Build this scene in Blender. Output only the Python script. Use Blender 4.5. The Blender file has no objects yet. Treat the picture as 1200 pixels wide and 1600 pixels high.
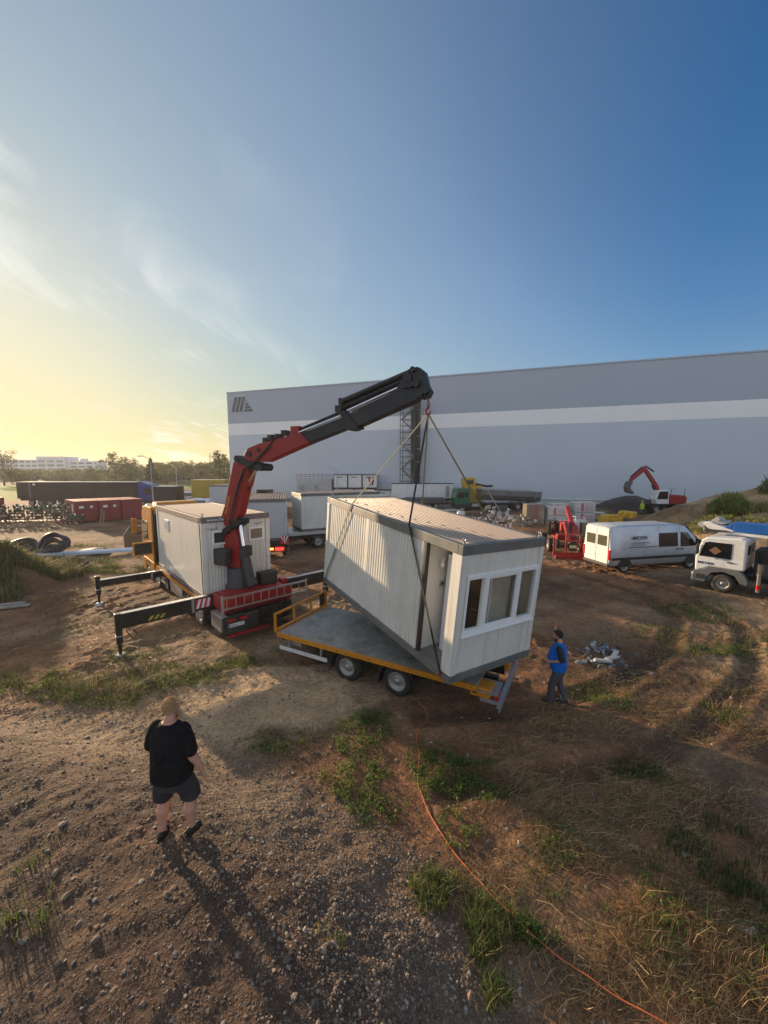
import bpy, bmesh, math, random
import numpy as np
from mathutils import Vector, Matrix, noise
random.seed(7); RNG = np.random.default_rng(11)
sc = bpy.context.scene; COL = sc.collection
R = math.radians
# ---------------- camera
cam = bpy.data.cameras.new('camera'); camo = bpy.data.objects.new('camera', cam); COL.objects.link(camo)
cam.sensor_fit = 'VERTICAL'; cam.sensor_height = 36; cam.lens = 600/1600*36; cam.clip_start = .05; cam.clip_end = 4000
camo.location = (0, 0, 5.5); camo.rotation_euler = (math.pi/2 - math.atan(67/600), 0, 0)
sc.camera = camo; sc.render.resolution_x = 768; sc.render.resolution_y = 1024
# ---------------- sky and sun
SUN_AZ, SUN_EL = -49.8, 10.5     # degrees right of +Y / above the horizon
w = bpy.data.worlds.new('World'); sc.world = w; w.use_nodes = True
nt = w.node_tree; nt.nodes.clear(); N = nt.nodes.new; L = nt.links.new
sky = N('ShaderNodeTexSky'); sky.sky_type = 'NISHITA'; sky.sun_disc = False
sky.sun_elevation = R(SUN_EL); sky.sun_rotation = R(SUN_AZ); sky.air_density = 1.0; sky.dust_density = 1.3; sky.ozone_density = 2.2
bg = N('ShaderNodeBackground'); bg.inputs[1].default_value = .15; out = N('ShaderNodeOutputWorld')
tc = N('ShaderNodeTexCoord'); sp = N('ShaderNodeSeparateXYZ'); L(tc.outputs['Generated'], sp.inputs[0])
mx = N('ShaderNodeMath'); mx.operation = 'MAXIMUM'; L(sp.outputs[2], mx.inputs[0]); mx.inputs[1].default_value = .0
ad = N('ShaderNodeMath'); ad.operation = 'ADD'; L(mx.outputs[0], ad.inputs[0]); ad.inputs[1].default_value = .12
dx = N('ShaderNodeMath'); dx.operation = 'DIVIDE'; L(sp.outputs[0], dx.inputs[0]); L(ad.outputs[0], dx.inputs[1])
dy = N('ShaderNodeMath'); dy.operation = 'DIVIDE'; L(sp.outputs[1], dy.inputs[0]); L(ad.outputs[0], dy.inputs[1])
cb = N('ShaderNodeCombineXYZ'); L(dx.outputs[0], cb.inputs[0]); L(dy.outputs[0], cb.inputs[1])
mp = N('ShaderNodeMapping'); L(cb.outputs[0], mp.inputs[0]); mp.inputs['Rotation'].default_value = (0, 0, R(-28)); mp.inputs['Scale'].default_value = (1.0, .32, 1); mp.inputs['Location'].default_value = (3.1, 1.7, 0)
n1 = N('ShaderNodeTexNoise'); L(mp.outputs[0], n1.inputs[0]); n1.inputs['Scale'].default_value = 2.6; n1.inputs['Detail'].default_value = 12; n1.inputs['Roughness'].default_value = .62; n1.inputs['Distortion'].default_value = .9
n2 = N('ShaderNodeTexNoise'); L(cb.outputs[0], n2.inputs[0]); n2.inputs['Scale'].default_value = .55; n2.inputs['Detail'].default_value = 2
r1 = N('ShaderNodeMapRange'); L(n1.outputs[0], r1.inputs[0]); r1.inputs[1].default_value = .49; r1.inputs[2].default_value = .74
r2 = N('ShaderNodeMapRange'); L(n2.outputs[0], r2.inputs[0]); r2.inputs[1].default_value = .42; r2.inputs[2].default_value = .62
# cirrus only on the sun's side of the sky
sd = N('ShaderNodeVectorMath'); sd.operation = 'DOT_PRODUCT'; L(tc.outputs['Generated'], sd.inputs[0])
sd.inputs[1].default_value = (math.sin(R(SUN_AZ))*math.cos(R(SUN_EL)), math.cos(R(SUN_AZ))*math.cos(R(SUN_EL)), math.sin(R(SUN_EL)))
r3 = N('ShaderNodeMapRange'); L(sd.outputs['Value'], r3.inputs[0]); r3.inputs[1].default_value = .66; r3.inputs[2].default_value = .9
m1 = N('ShaderNodeMath'); m1.operation = 'MULTIPLY'; L(r1.outputs[0], m1.inputs[0]); L(r2.outputs[0], m1.inputs[1])
m2 = N('ShaderNodeMath'); m2.operation = 'MULTIPLY'; L(m1.outputs[0], m2.inputs[0]); L(r3.outputs[0], m2.inputs[1])
m3 = N('ShaderNodeMath'); m3.operation = 'MULTIPLY'; L(m2.outputs[0], m3.inputs[0]); m3.inputs[1].default_value = .95
def MR(src, a, b, c, d):
    q = N('ShaderNodeMapRange'); L(src, q.inputs[0]); q.inputs[1].default_value = a; q.inputs[2].default_value = b; q.inputs[3].default_value = c; q.inputs[4].default_value = d; return q.outputs[0]
def MA(op, a, b=None, clamp=False):
    q = N('ShaderNodeMath'); q.operation = op; q.use_clamp = clamp
    for i, v in enumerate((a, b)):
        if v is None: continue
        if isinstance(v, (int, float)): q.inputs[i].default_value = v
        else: L(v, q.inputs[i])
    return q.outputs[0]
def MC(a, b, f=1, bt='MIX'):
    q = N('ShaderNodeMix'); q.data_type = 'RGBA'; q.blend_type = bt
    for i, v in ((0, f), (6, a), (7, b)):
        if isinstance(v, (int, float)): q.inputs[i].default_value = v
        elif isinstance(v, tuple): q.inputs[i].default_value = (*v, 1)
        else: L(v, q.inputs[i])
    return q.outputs[2]
hs = N('ShaderNodeHueSaturation'); L(sky.outputs[0], hs.inputs['Color']); L(MR(sd.outputs['Value'], .1, .85, 1.34, .72), hs.inputs['Saturation']); L(MR(sd.outputs['Value'], 0, .55, .52, .62), hs.inputs['Value'])
bw = N('ShaderNodeRGBToBW'); L(hs.outputs[0], bw.inputs[0])
den = MA('ADD', MA('MULTIPLY', MA('MAXIMUM', MA('SUBTRACT', MA('MULTIPLY', bw.outputs[0], .32), .3), 0.0), 1.1), 1.0)
scl = MA('DIVIDE', 1.0, den); cbs = N('ShaderNodeCombineColor'); [L(scl, cbs.inputs[i]) for i in range(3)]
c1 = MC(hs.outputs[0], cbs.outputs[0], 1, 'MULTIPLY')
c1 = MC(c1, (1.04, .955, .74), MA('MULTIPLY', MR(sd.outputs['Value'], .3, .9, .15, 1), MR(sp.outputs[2], .34, .02, 0, 1)), 'MULTIPLY')
c1 = MC(c1, (.96, 1.03, 1.0), MA('MULTIPLY', MR(sd.outputs['Value'], .55, .97, 0, 1), MR(sp.outputs[2], .45, .0, .35, 1)), 'MULTIPLY')
c1 = MC(c1, (.93, 1.015, 1.01), MR(sd.outputs['Value'], .45, .8, 0, 1), 'MULTIPLY')
c1 = MC(c1, (1.10, .99, 1.10), MR(sd.outputs['Value'], .5, .0, 0, 1), 'MULTIPLY')
c1 = MC(c1, (1.12, 1.06, 1.03), MR(sp.outputs[2], .5, .15, 0, 1), 'MULTIPLY')
c2 = MC(c1, (3.4, 3.35, 3.1), m3.outputs[0])
# added sky fill, overhead and behind the camera, to brighten shaded faces
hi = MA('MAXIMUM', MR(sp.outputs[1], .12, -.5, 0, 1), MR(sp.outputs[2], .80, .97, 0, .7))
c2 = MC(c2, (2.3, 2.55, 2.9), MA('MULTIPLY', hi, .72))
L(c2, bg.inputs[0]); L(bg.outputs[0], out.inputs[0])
sl = bpy.data.lights.new('sun', 'SUN'); sl.energy = 4.5; sl.angle = R(1.0); sl.color = (1, .74, .47)
so = bpy.data.objects.new('sun', sl); COL.objects.link(so)
sdir = Vector((math.sin(R(SUN_AZ))*math.cos(R(SUN_EL)), math.cos(R(SUN_AZ))*math.cos(R(SUN_EL)), math.sin(R(SUN_EL))))
so.rotation_euler = sdir.to_track_quat('Z', 'Y').to_euler(); so.location = (-30, 20, 30)
sc.view_settings.view_transform = 'Standard'; sc.view_settings.look = 'None'; sc.view_settings.exposure = 1.1; sc.view_settings.gamma = 1

# ---------------- helpers
def srgb(r, g, b):
    return tuple(((c/255)/12.92 if c/255 <= .04045 else ((c/255+.055)/1.055)**2.4) for c in (r, g, b))
def mat(name, col, rough=.55, metal=0, var=.18, vs=2.5, bump=0, bs=30, dirt=0, dcol=(.12, .085, .055), ds=1.3, spec=.5, emit=None, trans=0, attr=None, coat=0):
    m = bpy.data.materials.new(name); m.use_nodes = True; t = m.node_tree; n = t.nodes; l = t.links; p = n['Principled BSDF']
    p.inputs['Roughness'].default_value = rough; p.inputs['Metallic'].default_value = metal; p.inputs['Specular IOR Level'].default_value = spec
    p.inputs['Coat Weight'].default_value = coat
    tc = n.new('ShaderNodeTexCoord'); no = n.new('ShaderNodeTexNoise'); l.new(tc.outputs['Object'], no.inputs[0])
    no.inputs['Scale'].default_value = vs; no.inputs['Detail'].default_value = 6; no.inputs['Roughness'].default_value = .65
    mr = n.new('ShaderNodeMapRange'); l.new(no.outputs[0], mr.inputs[0]); mr.inputs[1].default_value = .3; mr.inputs[2].default_value = .7
    mr.inputs[3].default_value = 1-var; mr.inputs[4].default_value = 1+var*.6
    mi = n.new('ShaderNodeMix'); mi.data_type = 'RGBA'; mi.blend_type = 'MULTIPLY'; mi.inputs[0].default_value = 1
    if attr:
        a = n.new('ShaderNodeAttribute'); a.attribute_name = attr; l.new(a.outputs['Color'], mi.inputs[6])
    else: mi.inputs[6].default_value = (*col, 1)
    l.new(mr.outputs[0], mi.inputs[7]); last = mi.outputs[2]
    if dirt:
        nd = n.new('ShaderNodeTexNoise'); l.new(tc.outputs['Object'], nd.inputs[0]); nd.inputs['Scale'].default_value = ds; nd.inputs['Detail'].default_value = 9; nd.inputs['Roughness'].default_value = .72
        dr = n.new('ShaderNodeMapRange'); l.new(nd.outputs[0], dr.inputs[0]); dr.inputs[1].default_value = .46; dr.inputs[2].default_value = .72; dr.inputs[4].default_value = dirt
        md = n.new('ShaderNodeMix'); md.data_type = 'RGBA'; l.new(dr.outputs[0], md.inputs[0]); l.new(last, md.inputs[6]); md.inputs[7].default_value = (*dcol, 1); last = md.outputs[2]
        mr2 = n.new('ShaderNodeMapRange'); l.new(dr.outputs[0], mr2.inputs[0]); mr2.inputs[3].default_value = rough; mr2.inputs[4].default_value = min(1, rough+.3); l.new(mr2.outputs[0], p.inputs['Roughness'])
    l.new(last, p.inputs['Base Color'])
    if bump:
        nb = n.new('ShaderNodeTexNoise'); l.new(tc.outputs['Object'], nb.inputs[0]); nb.inputs['Scale'].default_value = bs; nb.inputs['Detail'].default_value = 5
        b = n.new('ShaderNodeBump'); b.inputs['Strength'].default_value = bump; b.inputs['Distance'].default_value = .02; l.new(nb.outputs[0], b.inputs['Height']); l.new(b.outputs[0], p.inputs['Normal'])
    if emit: p.inputs['Emission Color'].default_value = (*emit[0], 1); p.inputs['Emission Strength'].default_value = emit[1]
    if trans:
        tr = n.new('ShaderNodeBsdfTranslucent'); l.new(last, tr.inputs[0]); ms = n.new('ShaderNodeMixShader'); ms.inputs[0].default_value = trans
        l.new(p.outputs[0], ms.inputs[1]); l.new(tr.outputs[0], ms.inputs[2]); l.new(ms.outputs[0], n['Material Output'].inputs[0])
    return m
def streaks(m, col=(.30, .24, .17), amt=.55, sc=(9, 9, .55), dent=.25):
    n = m.node_tree.nodes; l = m.node_tree.links; p = n['Principled BSDF']; src = p.inputs['Base Color'].links[0].from_socket
    tc = n.new('ShaderNodeTexCoord'); mp = n.new('ShaderNodeMapping'); l.new(tc.outputs['Object'], mp.inputs[0]); mp.inputs['Scale'].default_value = sc
    a = n.new('ShaderNodeTexNoise'); l.new(mp.outputs[0], a.inputs[0]); a.inputs['Scale'].default_value = 1; a.inputs['Detail'].default_value = 6; a.inputs['Roughness'].default_value = .7
    r = n.new('ShaderNodeMapRange'); l.new(a.outputs[0], r.inputs[0]); r.inputs[1].default_value = .52; r.inputs[2].default_value = .8; r.inputs[4].default_value = amt
    x = n.new('ShaderNodeMix'); x.data_type = 'RGBA'; l.new(r.outputs[0], x.inputs[0]); l.new(src, x.inputs[6]); x.inputs[7].default_value = (*col, 1); l.new(x.outputs[2], p.inputs['Base Color'])
    d = n.new('ShaderNodeTexNoise'); l.new(tc.outputs['Object'], d.inputs[0]); d.inputs['Scale'].default_value = 2.2; d.inputs['Detail'].default_value = 1
    b = n.new('ShaderNodeBump'); b.inputs['Strength'].default_value = dent; b.inputs['Distance'].default_value = .03; l.new(d.outputs[0], b.inputs['Height']); l.new(b.outputs[0], p.inputs['Normal']); return m
def glassmat(name, tint=(.55, .6, .6), refl=.3):
    m = bpy.data.materials.new(name); m.use_nodes = True; n = m.node_tree.nodes; l = m.node_tree.links; n.remove(n['Principled BSDF'])
    a = n.new('ShaderNodeBsdfTransparent'); a.inputs[0].default_value = (*tint, 1); g = n.new('ShaderNodeBsdfGlossy'); g.inputs['Roughness'].default_value = .03
    lw = n.new('ShaderNodeLayerWeight'); lw.inputs[0].default_value = .5; pw = n.new('ShaderNodeMath'); pw.operation = 'POWER'; l.new(lw.outputs['Facing'], pw.inputs[0]); pw.inputs[1].default_value = 3
    ma = n.new('ShaderNodeMath'); ma.operation = 'ADD'; ma.use_clamp = True; l.new(pw.outputs[0], ma.inputs[0]); ma.inputs[1].default_value = refl
    ms = n.new('ShaderNodeMixShader'); l.new(ma.outputs[0], ms.inputs[0]); l.new(a.outputs[0], ms.inputs[1]); l.new(g.outputs[0], ms.inputs[2]); l.new(ms.outputs[0], n['Material Output'].inputs[0])
    return m
def setp(o, label=None, cat=None, group=None, kind=None):
    if label: o['label'] = label
    if cat: o['category'] = cat
    if group: o['group'] = group
    if kind: o['kind'] = kind
    return o
def thing(name, label, cat, loc=(0, 0, 0), yaw=0, group=None):
    o = bpy.data.objects.new(name, None); COL.objects.link(o); o.location = loc; o.rotation_euler = (0, 0, R(yaw)); o.empty_display_size = .3
    return setp(o, label, cat, group)
def copy_tree(o, parent=None):
    c = o.copy(); COL.objects.link(c)
    if parent: c.parent = parent; c.matrix_parent_inverse = o.matrix_parent_inverse.copy()
    for ch in list(o.children): copy_tree(ch, c)
    return c
class B:
    def __init__(s): s.v = []; s.f = []; s.m = []; s.s = []
    def add(s, vs, fs, m=0, sm=False, X=None):
        k = len(s.v)
        s.v += [tuple(X @ Vector(p)) if X is not None else tuple(p) for p in vs]
        for f in fs: s.f.append([i+k for i in f]); s.m.append(m); s.s.append(sm)
        return s
    def box(s, x0, y0, z0, x1, y1, z1, m=0, X=None):
        x0, x1 = min(x0, x1), max(x0, x1); y0, y1 = min(y0, y1), max(y0, y1); z0, z1 = min(z0, z1), max(z0, z1)
        return s.add([(x0,y0,z0),(x1,y0,z0),(x1,y1,z0),(x0,y1,z0),(x0,y0,z1),(x1,y0,z1),(x1,y1,z1),(x0,y1,z1)],
                     [(0,3,2,1),(4,5,6,7),(0,1,5,4),(1,2,6,5),(2,3,7,6),(3,0,4,7)], m, False, X)
    def bar(s, a, b, w, h, m=0, up=(0, 0, 1)):
        a = Vector(a); b = Vector(b); d = (b-a).normalized(); u = Vector(up); sd = d.cross(u)
        if sd.length < 1e-4: sd = d.cross(Vector((0, 1, 0)))
        sd.normalize(); u = sd.cross(d); ln = (b-a).length
        X = Matrix((( sd.x, d.x, u.x, a.x), (sd.y, d.y, u.y, a.y), (sd.z, d.z, u.z, a.z), (0, 0, 0, 1)))
        return s.box(-w/2, 0, -h/2, w/2, ln, h/2, m, X)
    def tube(s, pts, r, n=10, m=0, cap=True, flat=1):
        pts = [Vector(p) for p in pts]; rs = r if isinstance(r, (list, tuple)) else [r]*len(pts); vs = []; fs = []
        prev = None
        for i, p in enumerate(pts):
            d = (pts[min(i+1, len(pts)-1)]-pts[max(i-1, 0)]).normalized()
            if prev is None: a = d.orthogonal().normalized()
            else:
                a = (prev-d*prev.dot(d)); a = a.normalized() if a.length > 1e-5 else d.orthogonal().normalized()
            prev = a; b = d.cross(a)
            for k in range(n):
                t = 2*math.pi*k/n; vs.append(p+a*math.cos(t)*rs[i]+b*math.sin(t)*rs[i]*flat)
        for i in range(len(pts)-1):
            for k in range(n): fs.append((i*n+k, i*n+(k+1) % n, (i+1)*n+(k+1) % n, (i+1)*n+k))
        s.add(vs, fs, m, n > 6)
        if cap: s.add([vs[k] for k in range(n)], [tuple(range(n))[::-1]], m); s.add(vs[-n:], [tuple(range(n))], m)
        return s
    def cyl(s, a, b, r0, r1=None, n=16, m=0): return s.tube([a, b], [r0, r0 if r1 is None else r1], n, m)
    def lathe(s, prof, X=None, n=20, m=0):   # prof (r, z) about Z
        vs = [(r*math.cos(2*math.pi*k/n), r*math.sin(2*math.pi*k/n), z) for r, z in prof for k in range(n)]
        fs = [(i*n+k, i*n+(k+1) % n, (i+1)*n+(k+1) % n, (i+1)*n+k) for i in range(len(prof)-1) for k in range(n)]
        return s.add(vs, fs, m, True, X)
    def prism(s, poly, a, b, ax='y', m=0, X=None):   # poly in the plane normal to ax
        f = {'y': lambda p, t: (p[0], t, p[1]), 'x': lambda p, t: (t, p[0], p[1]), 'z': lambda p, t: (p[0], p[1], t)}[ax]; n = len(poly)
        vs = [f(p, a) for p in poly]+[f(p, b) for p in poly]
        return s.add(vs, [tuple(range(n))[::-1], tuple(range(n, 2*n))]+[(i, (i+1) % n, n+(i+1) % n, n+i) for i in range(n)], m, False, X)
    def corr(s, a, b, z0, z1, nrm, pitch=.13, dep=.02, m=0, duty=.45):  # ribbed sheet from a to b (xy)
        a = Vector((*a, 0)); b = Vector((*b, 0)); nv = Vector((*nrm, 0)); d = (b-a); ln = d.length; d.normalize(); n = max(1, round(ln/pitch)); p = ln/n; pts = []
        for i in range(n):
            o = i*p
            pts += [(o, 0), (o+p*duty, 0), (o+p*(duty+.12), dep), (o+p*.88, dep)]
        pts.append((ln, 0)); vs = []
        for z in (z0, z1): vs += [tuple(a+d*u+nv*h+Vector((0, 0, z))) for u, h in pts]
        k = len(pts)
        return s.add(vs, [(i, i+1, k+i+1, k+i) for i in range(k-1)], m)
    def ell(s, c, r, X=None, n=14, m=0):
        vs = []; fs = []; h = n//2
        for i in range(h+1):
            t = math.pi*i/h
            for k in range(n):
                u = 2*math.pi*k/n; p = Vector((math.sin(t)*math.cos(u)*r[0], math.sin(t)*math.sin(u)*r[1], math.cos(t)*r[2]))
                if X is not None: p = X @ p
                vs.append(p+Vector(c))
        for i in range(h):
            for k in range(n): fs.append((i*n+k, (i+1)*n+k, (i+1)*n+(k+1) % n, i*n+(k+1) % n))
        return s.add(vs, fs, m, True)
    def mk(s, name, mats, parent=None, bevel=0, smooth=None, label=None, loc=None, rot=None, weld=False):
        me = bpy.data.meshes.new(name); me.from_pydata(s.v, [], s.f)
        mats = mats if isinstance(mats, (list, tuple)) else [mats]
        for q in mats: me.materials.append(q)
        me.polygons.foreach_set('material_index', s.m); me.polygons.foreach_set('use_smooth', s.s if smooth is None else [smooth]*len(s.f)); me.update()
        if weld:
            bm = bmesh.new(); bm.from_mesh(me); bmesh.ops.remove_doubles(bm, verts=bm.verts, dist=1e-4); bmesh.ops.recalc_face_normals(bm, faces=bm.faces); bm.to_mesh(me); bm.free()
        o = bpy.data.objects.new(name, me); COL.objects.link(o)
        if parent: o.parent = parent
        if loc: o.location = loc
        if rot: o.rotation_euler = rot
        if bevel:
            bv = o.modifiers.new('bevel', 'BEVEL'); bv.width = bevel; bv.segments = 2; bv.limit_method = 'ANGLE'; bv.angle_limit = R(40); bv.harden_normals = False
        if label: o['label'] = label
        return o
def npmesh(name, V, F, mats, col=None, smooth=False, parent=None):
    me = bpy.data.meshes.new(name); k = F.shape[1]
    me.vertices.add(len(V)); me.vertices.foreach_set('co', np.ascontiguousarray(V, np.float32).ravel())
    me.loops.add(F.size); me.loops.foreach_set('vertex_index', np.ascontiguousarray(F, np.int32).ravel())
    me.polygons.add(len(F)); me.polygons.foreach_set('loop_start', np.arange(0, F.size, k, dtype=np.int32)); me.polygons.foreach_set('loop_total', np.full(len(F), k, np.int32))
    me.update(calc_edges=True); me.polygons.foreach_set('use_smooth', np.full(len(F), smooth)); me.materials.append(mats)
    if col is not None:
        a = me.color_attributes.new('col', 'FLOAT_COLOR', 'POINT'); c4 = np.ones((len(V), 4), np.float32); c4[:, :3] = col; a.data.foreach_set('color', c4.ravel())
    o = bpy.data.objects.new(name, me); COL.objects.link(o)
    if parent: o.parent = parent
    return o
def text(name, s, size, m, parent, loc, rot, ext=.003, label=None, sx=1, bold=0):
    c = bpy.data.curves.new(name, 'FONT'); c.body = s; c.size = size; c.extrude = ext; c.offset = bold; c.align_x = 'LEFT'; o = bpy.data.objects.new(name, c); COL.objects.link(o)
    dg = bpy.context.evaluated_depsgraph_get(); me = bpy.data.meshes.new_from_object(o.evaluated_get(dg)); bpy.data.objects.remove(o); me.materials.clear(); me.materials.append(m); me.name = name
    o = bpy.data.objects.new(name, me); COL.objects.link(o); o.parent = parent; o.location = loc; o.rotation_euler = rot; o.scale = (sx, 1, 1)
    return o
# numpy value noise
_T = RNG.random((256, 256))
def vn(x, y, s):
    x = np.asarray(x)/s+1000; y = np.asarray(y)/s+1000; xi = np.floor(x).astype(int); yi = np.floor(y).astype(int); fx = x-xi; fy = y-yi
    fx = fx*fx*(3-2*fx); fy = fy*fy*(3-2*fy); g = lambda a, b: _T[a & 255, b & 255]
    return (g(xi, yi)*(1-fx)+g(xi+1, yi)*fx)*(1-fy)+(g(xi, yi+1)*(1-fx)+g(xi+1, yi+1)*fx)*fy
def fbm(x, y, s, o=4):
    r = 0; a = 1; t = 0
    for i in range(o): r = r+a*vn(x+37*i, y-19*i, s); t += a; a *= .5; s *= .5
    return r/t
def sstep(a, b, x): t = np.clip((x-a)/(b-a), 0, 1); return t*t*(3-2*t)
def polyd(x, y, P):     # distance to polyline
    d = np.full(np.shape(x), 1e9)
    for (ax, ay), (bx, by) in zip(P[:-1], P[1:]):
        vx, vy = bx-ax, by-ay; t = np.clip(((x-ax)*vx+(y-ay)*vy)/(vx*vx+vy*vy), 0, 1); d = np.minimum(d, np.hypot(x-ax-t*vx, y-ay-t*vy))
    return d
# ---------------- terrain
MOUND = [(-40, 8.6), (-9, 8.2), (-5, 7.5), (-2.9, 6.75), (-1.2, 6.0), (.1, 5.1), (1.0, 4.1), (1.5, 3.3), (1.9, 1.8), (2.2, -6)]
def mound_in(x, y):    # signed distance, + inside (towards lower left)
    d = polyd(x, y, MOUND); px = np.array([p[0] for p in MOUND]); py = np.array([p[1] for p in MOUND])
    yb = np.interp(x, px, py); ins = (y < yb) & (x < 2.2)
    return np.where(ins, d, -d)
def tracks(pairs_c, off):
    out = []
    for P in pairs_c:
        P = np.array(P, float); T = np.gradient(P, axis=0); T /= np.linalg.norm(T, axis=1)[:, None]; Nn = np.stack([-T[:, 1], T[:, 0]], 1)
        for s in (-off, off): out.append([tuple(p) for p in P+Nn*s])
    return out
RUTS = tracks([
  [(11, 20), (12.3, 16.5), (11.6, 13.2), (9.2, 10.4), (6.6, 8.6), (4.2, 7.5), (1, 7.0)],
  [(3, 26), (7.5, 17.5), (10.8, 13.2), (13.5, 11)],
  [(30, 33), (18, 24), (8, 19), (0, 17)], [(30, 30), (17, 21), (7, 15.5), (2, 14)],
  [(-40, 29), (-24, 28), (-10, 30), (2, 33), (14, 33)], [(-40, 32), (-20, 33), (0, 36), (25, 36)],
  [(-16, 6), (-12, 12.5), (-9, 18), (-10, 26)], [(-9, 9.5), (-6, 11.2), (-2, 11.5), (2, 13.6), (6, 17)],
  [(9, 6), (6.5, 6.6), (3.5, 6.6), (0, 7.6)]], .95)
def H(x, y):
    x = np.asarray(x, float); y = np.asarray(y, float)
    d = mound_in(x, y)
    h = 1.0*sstep(0, 2.3, d)+.12*sstep(0, .3, d)*(fbm(x, y, .9)-.45)+.1*(fbm(x+9, y, 3.2)-.5)*sstep(0, 1, d)
    h = h+(fbm(x, y, 6, 3)-.5)*.08*sstep(-1, 2, -d)
    # heap on the right, dark heap by the digger, overgrown mound on the left
    hb = np.zeros_like(h)
    for cx, cy, rx, ry, hh in ((39, 35.5, 14.5, 8, 3.8), (33, 28.5, 11.5, 6.5, 2.2)):
        e = ((x-cx)/rx)**2+((y-cy)/ry)**2; hb = np.maximum(hb, np.where(e < 1, np.clip(1-e, 0, 1)**.75*hh*(1+.5*(fbm(x, y, 3)-.5)), 0))
    h = h+hb
    e = ((x-22-.0*y)/12)**2+((y-44)/2.2)**2
    for cx, cy, rx, ry, hh in ((32.5, 50.5, 4.6, 3.4, 2.3), (38, 51, 5.5, 3, 1.3), (28.5, 49.5, 5, 3, 1.2), (24.5, 47.5, 3.5, 1.8, .5)):
        e = np.sqrt(((x-cx)/rx)**2+((y-cy)/ry)**2); h = h+np.clip(1-e, 0, 1)*hh*(1+.35*(fbm(x, y, 1.6)-.5))
    e = ((x+20.4)/4.5)**2+((y-17.6)/2.8)**2; h = h+np.where(e < 1, (1-e)**.9*1.8, 0)
    # ruts
    near = sstep(70, 45, np.hypot(x, y))
    if np.any(near > 0):
        for ri, P in enumerate(RUTS):
            d2 = polyd(x, y, P); tread = (np.sin((x*.9+y)*24)*.5+.5)*.02
            wr = 1.0 if ri < 2 else .45; h = h-wr*near*(sstep(.36, .14, d2)*(.04+tread*sstep(.3, .1, d2))-sstep(.17, 0, np.abs(d2-.42))*.03)
    return h
def micro(x, y):
    d = mound_in(x, y); g = sstep(-.3, .4, d)
    m = (fbm(x, y, .5, 3)-.5)*.06+(fbm(x+5, y+3, .16, 2)-.5)*(.02+.03*g)
    clod = np.clip(fbm(x-3, y+8, 1.6, 3)-.46, 0, 1)*sstep(7.5, 11, y)
    return m+clod*.75*(vn(x, y, .24)*vn(x+4, y, .13)-.2)+sstep(7, 10, y)*sstep(30, 18, y)*(fbm(x+3, y, .35, 2)-.5)*.05
def axis(lo, hi, s, far, gr=1.062, smax=60):
    a = list(np.arange(lo, hi, s)); q = a[-1]; st = s
    while q < far: st = min(st*gr, smax); q += st; a.append(q)
    q = a[0]; st = s
    b = []
    while q > -far: st = min(st*gr, smax); q -= st; b.append(q)
    return np.array(b[::-1]+a)
gx = axis(-15, 16, .065, 690); gy = axis(2.2, 21, .065, 690, 1.045)
gx = gx[(gx > -700) & (gx < 700)]; gy = gy[(gy > -60)]
X, Y = np.meshgrid(gx, gy); Z = H(X, Y)+micro(X, Y)*sstep(60, 30, np.hypot(X, Y))
dM = mound_in(X, Y)
# soil colours (linear): patch by patch, paler by the trailer, darker on the mound
c_br = np.array([.185, .108, .056]); c_dk = np.array([.085, .048, .027]); c_sand = np.array([.34, .235, .14]); c_red = np.array([.27, .12, .055]); c_gr = np.array([.15, .11, .078])
def mixc(c, k, a): return c*(1-a[..., None])+k*a[..., None]
C = np.ones(X.shape+(3,))*c_br
C = mixc(C, c_dk, sstep(.46, .62, fbm(X, Y, 2.6, 5))*.75); C = mixc(C, c_dk, sstep(.52, .62, fbm(X+31, Y-12, .7, 4))*.5)
C = mixc(C, c_sand, sstep(.46, .64, fbm(X+50, Y*1.6, 5.5, 5))*.6)
C = mixc(C, c_red, sstep(.5, .66, fbm(X-80, Y, 3.6, 4))*.5)
e = ((X+2.6)/2.6)**2+((Y-8.9)/1.5)**2+(fbm(X, Y, .8)-.5)*1.2; C = mixc(C, c_sand*1.3, sstep(1.25, .4, e)*.85)
e = ((X+4.6)/2)**2+((Y-7.2)/.9)**2+(fbm(X, Y, .6)-.5)*1.2; C = mixc(C, c_sand*1.15, sstep(1.2, .4, e)*.8)
e = ((X+3.6)/.9)**2+((Y-4.9)/.55)**2+(fbm(X, Y, .5)-.5)*1.2; C = mixc(C, c_gr*1.1, sstep(1.2, .4, e)*.7)
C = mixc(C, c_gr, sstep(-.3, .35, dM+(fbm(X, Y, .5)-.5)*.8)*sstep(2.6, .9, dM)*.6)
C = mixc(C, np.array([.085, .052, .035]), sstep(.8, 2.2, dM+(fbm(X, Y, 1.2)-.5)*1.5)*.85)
for ri, P in enumerate(RUTS): C = mixc(C, c_dk*.8, sstep(.42, .18, polyd(X, Y, P)+(fbm(X, Y, .5)-.5)*.3)*(.6 if ri < 2 else .25)*sstep(60, 30, Y))
e = np.minimum(((X-39)/14.5)**2+((Y-35.5)/8)**2, ((X-33)/11.5)**2+((Y-28.5)/6.5)**2); C = mixc(C, np.array([.42, .28, .15]), sstep(1.1, .85, e)*.9*sstep(.75, .4, fbm(X, Y, 3)))
e = ((X-32)/9)**2+((Y-50.3)/3.8)**2; C = mixc(C, np.array([.045, .038, .033]), sstep(1.15, .8, e))
field = sstep(-54, -58, X)*sstep(66, 70, Y)*sstep(150, 130, Y); C = mixc(C, np.array([.13, .2, .035]), field)
C = mixc(C, np.array([.06, .085, .03]), sstep(95, 120, Y)*(1-field))
C = mixc(C, np.array([.13, .125, .12]), sstep(51, 54, Y+X*.1)*sstep(80, 76, Y)*sstep(-56, -50, X)*.8)
ny, nx = X.shape; idx = np.arange(nx*ny).reshape(ny, nx)
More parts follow.
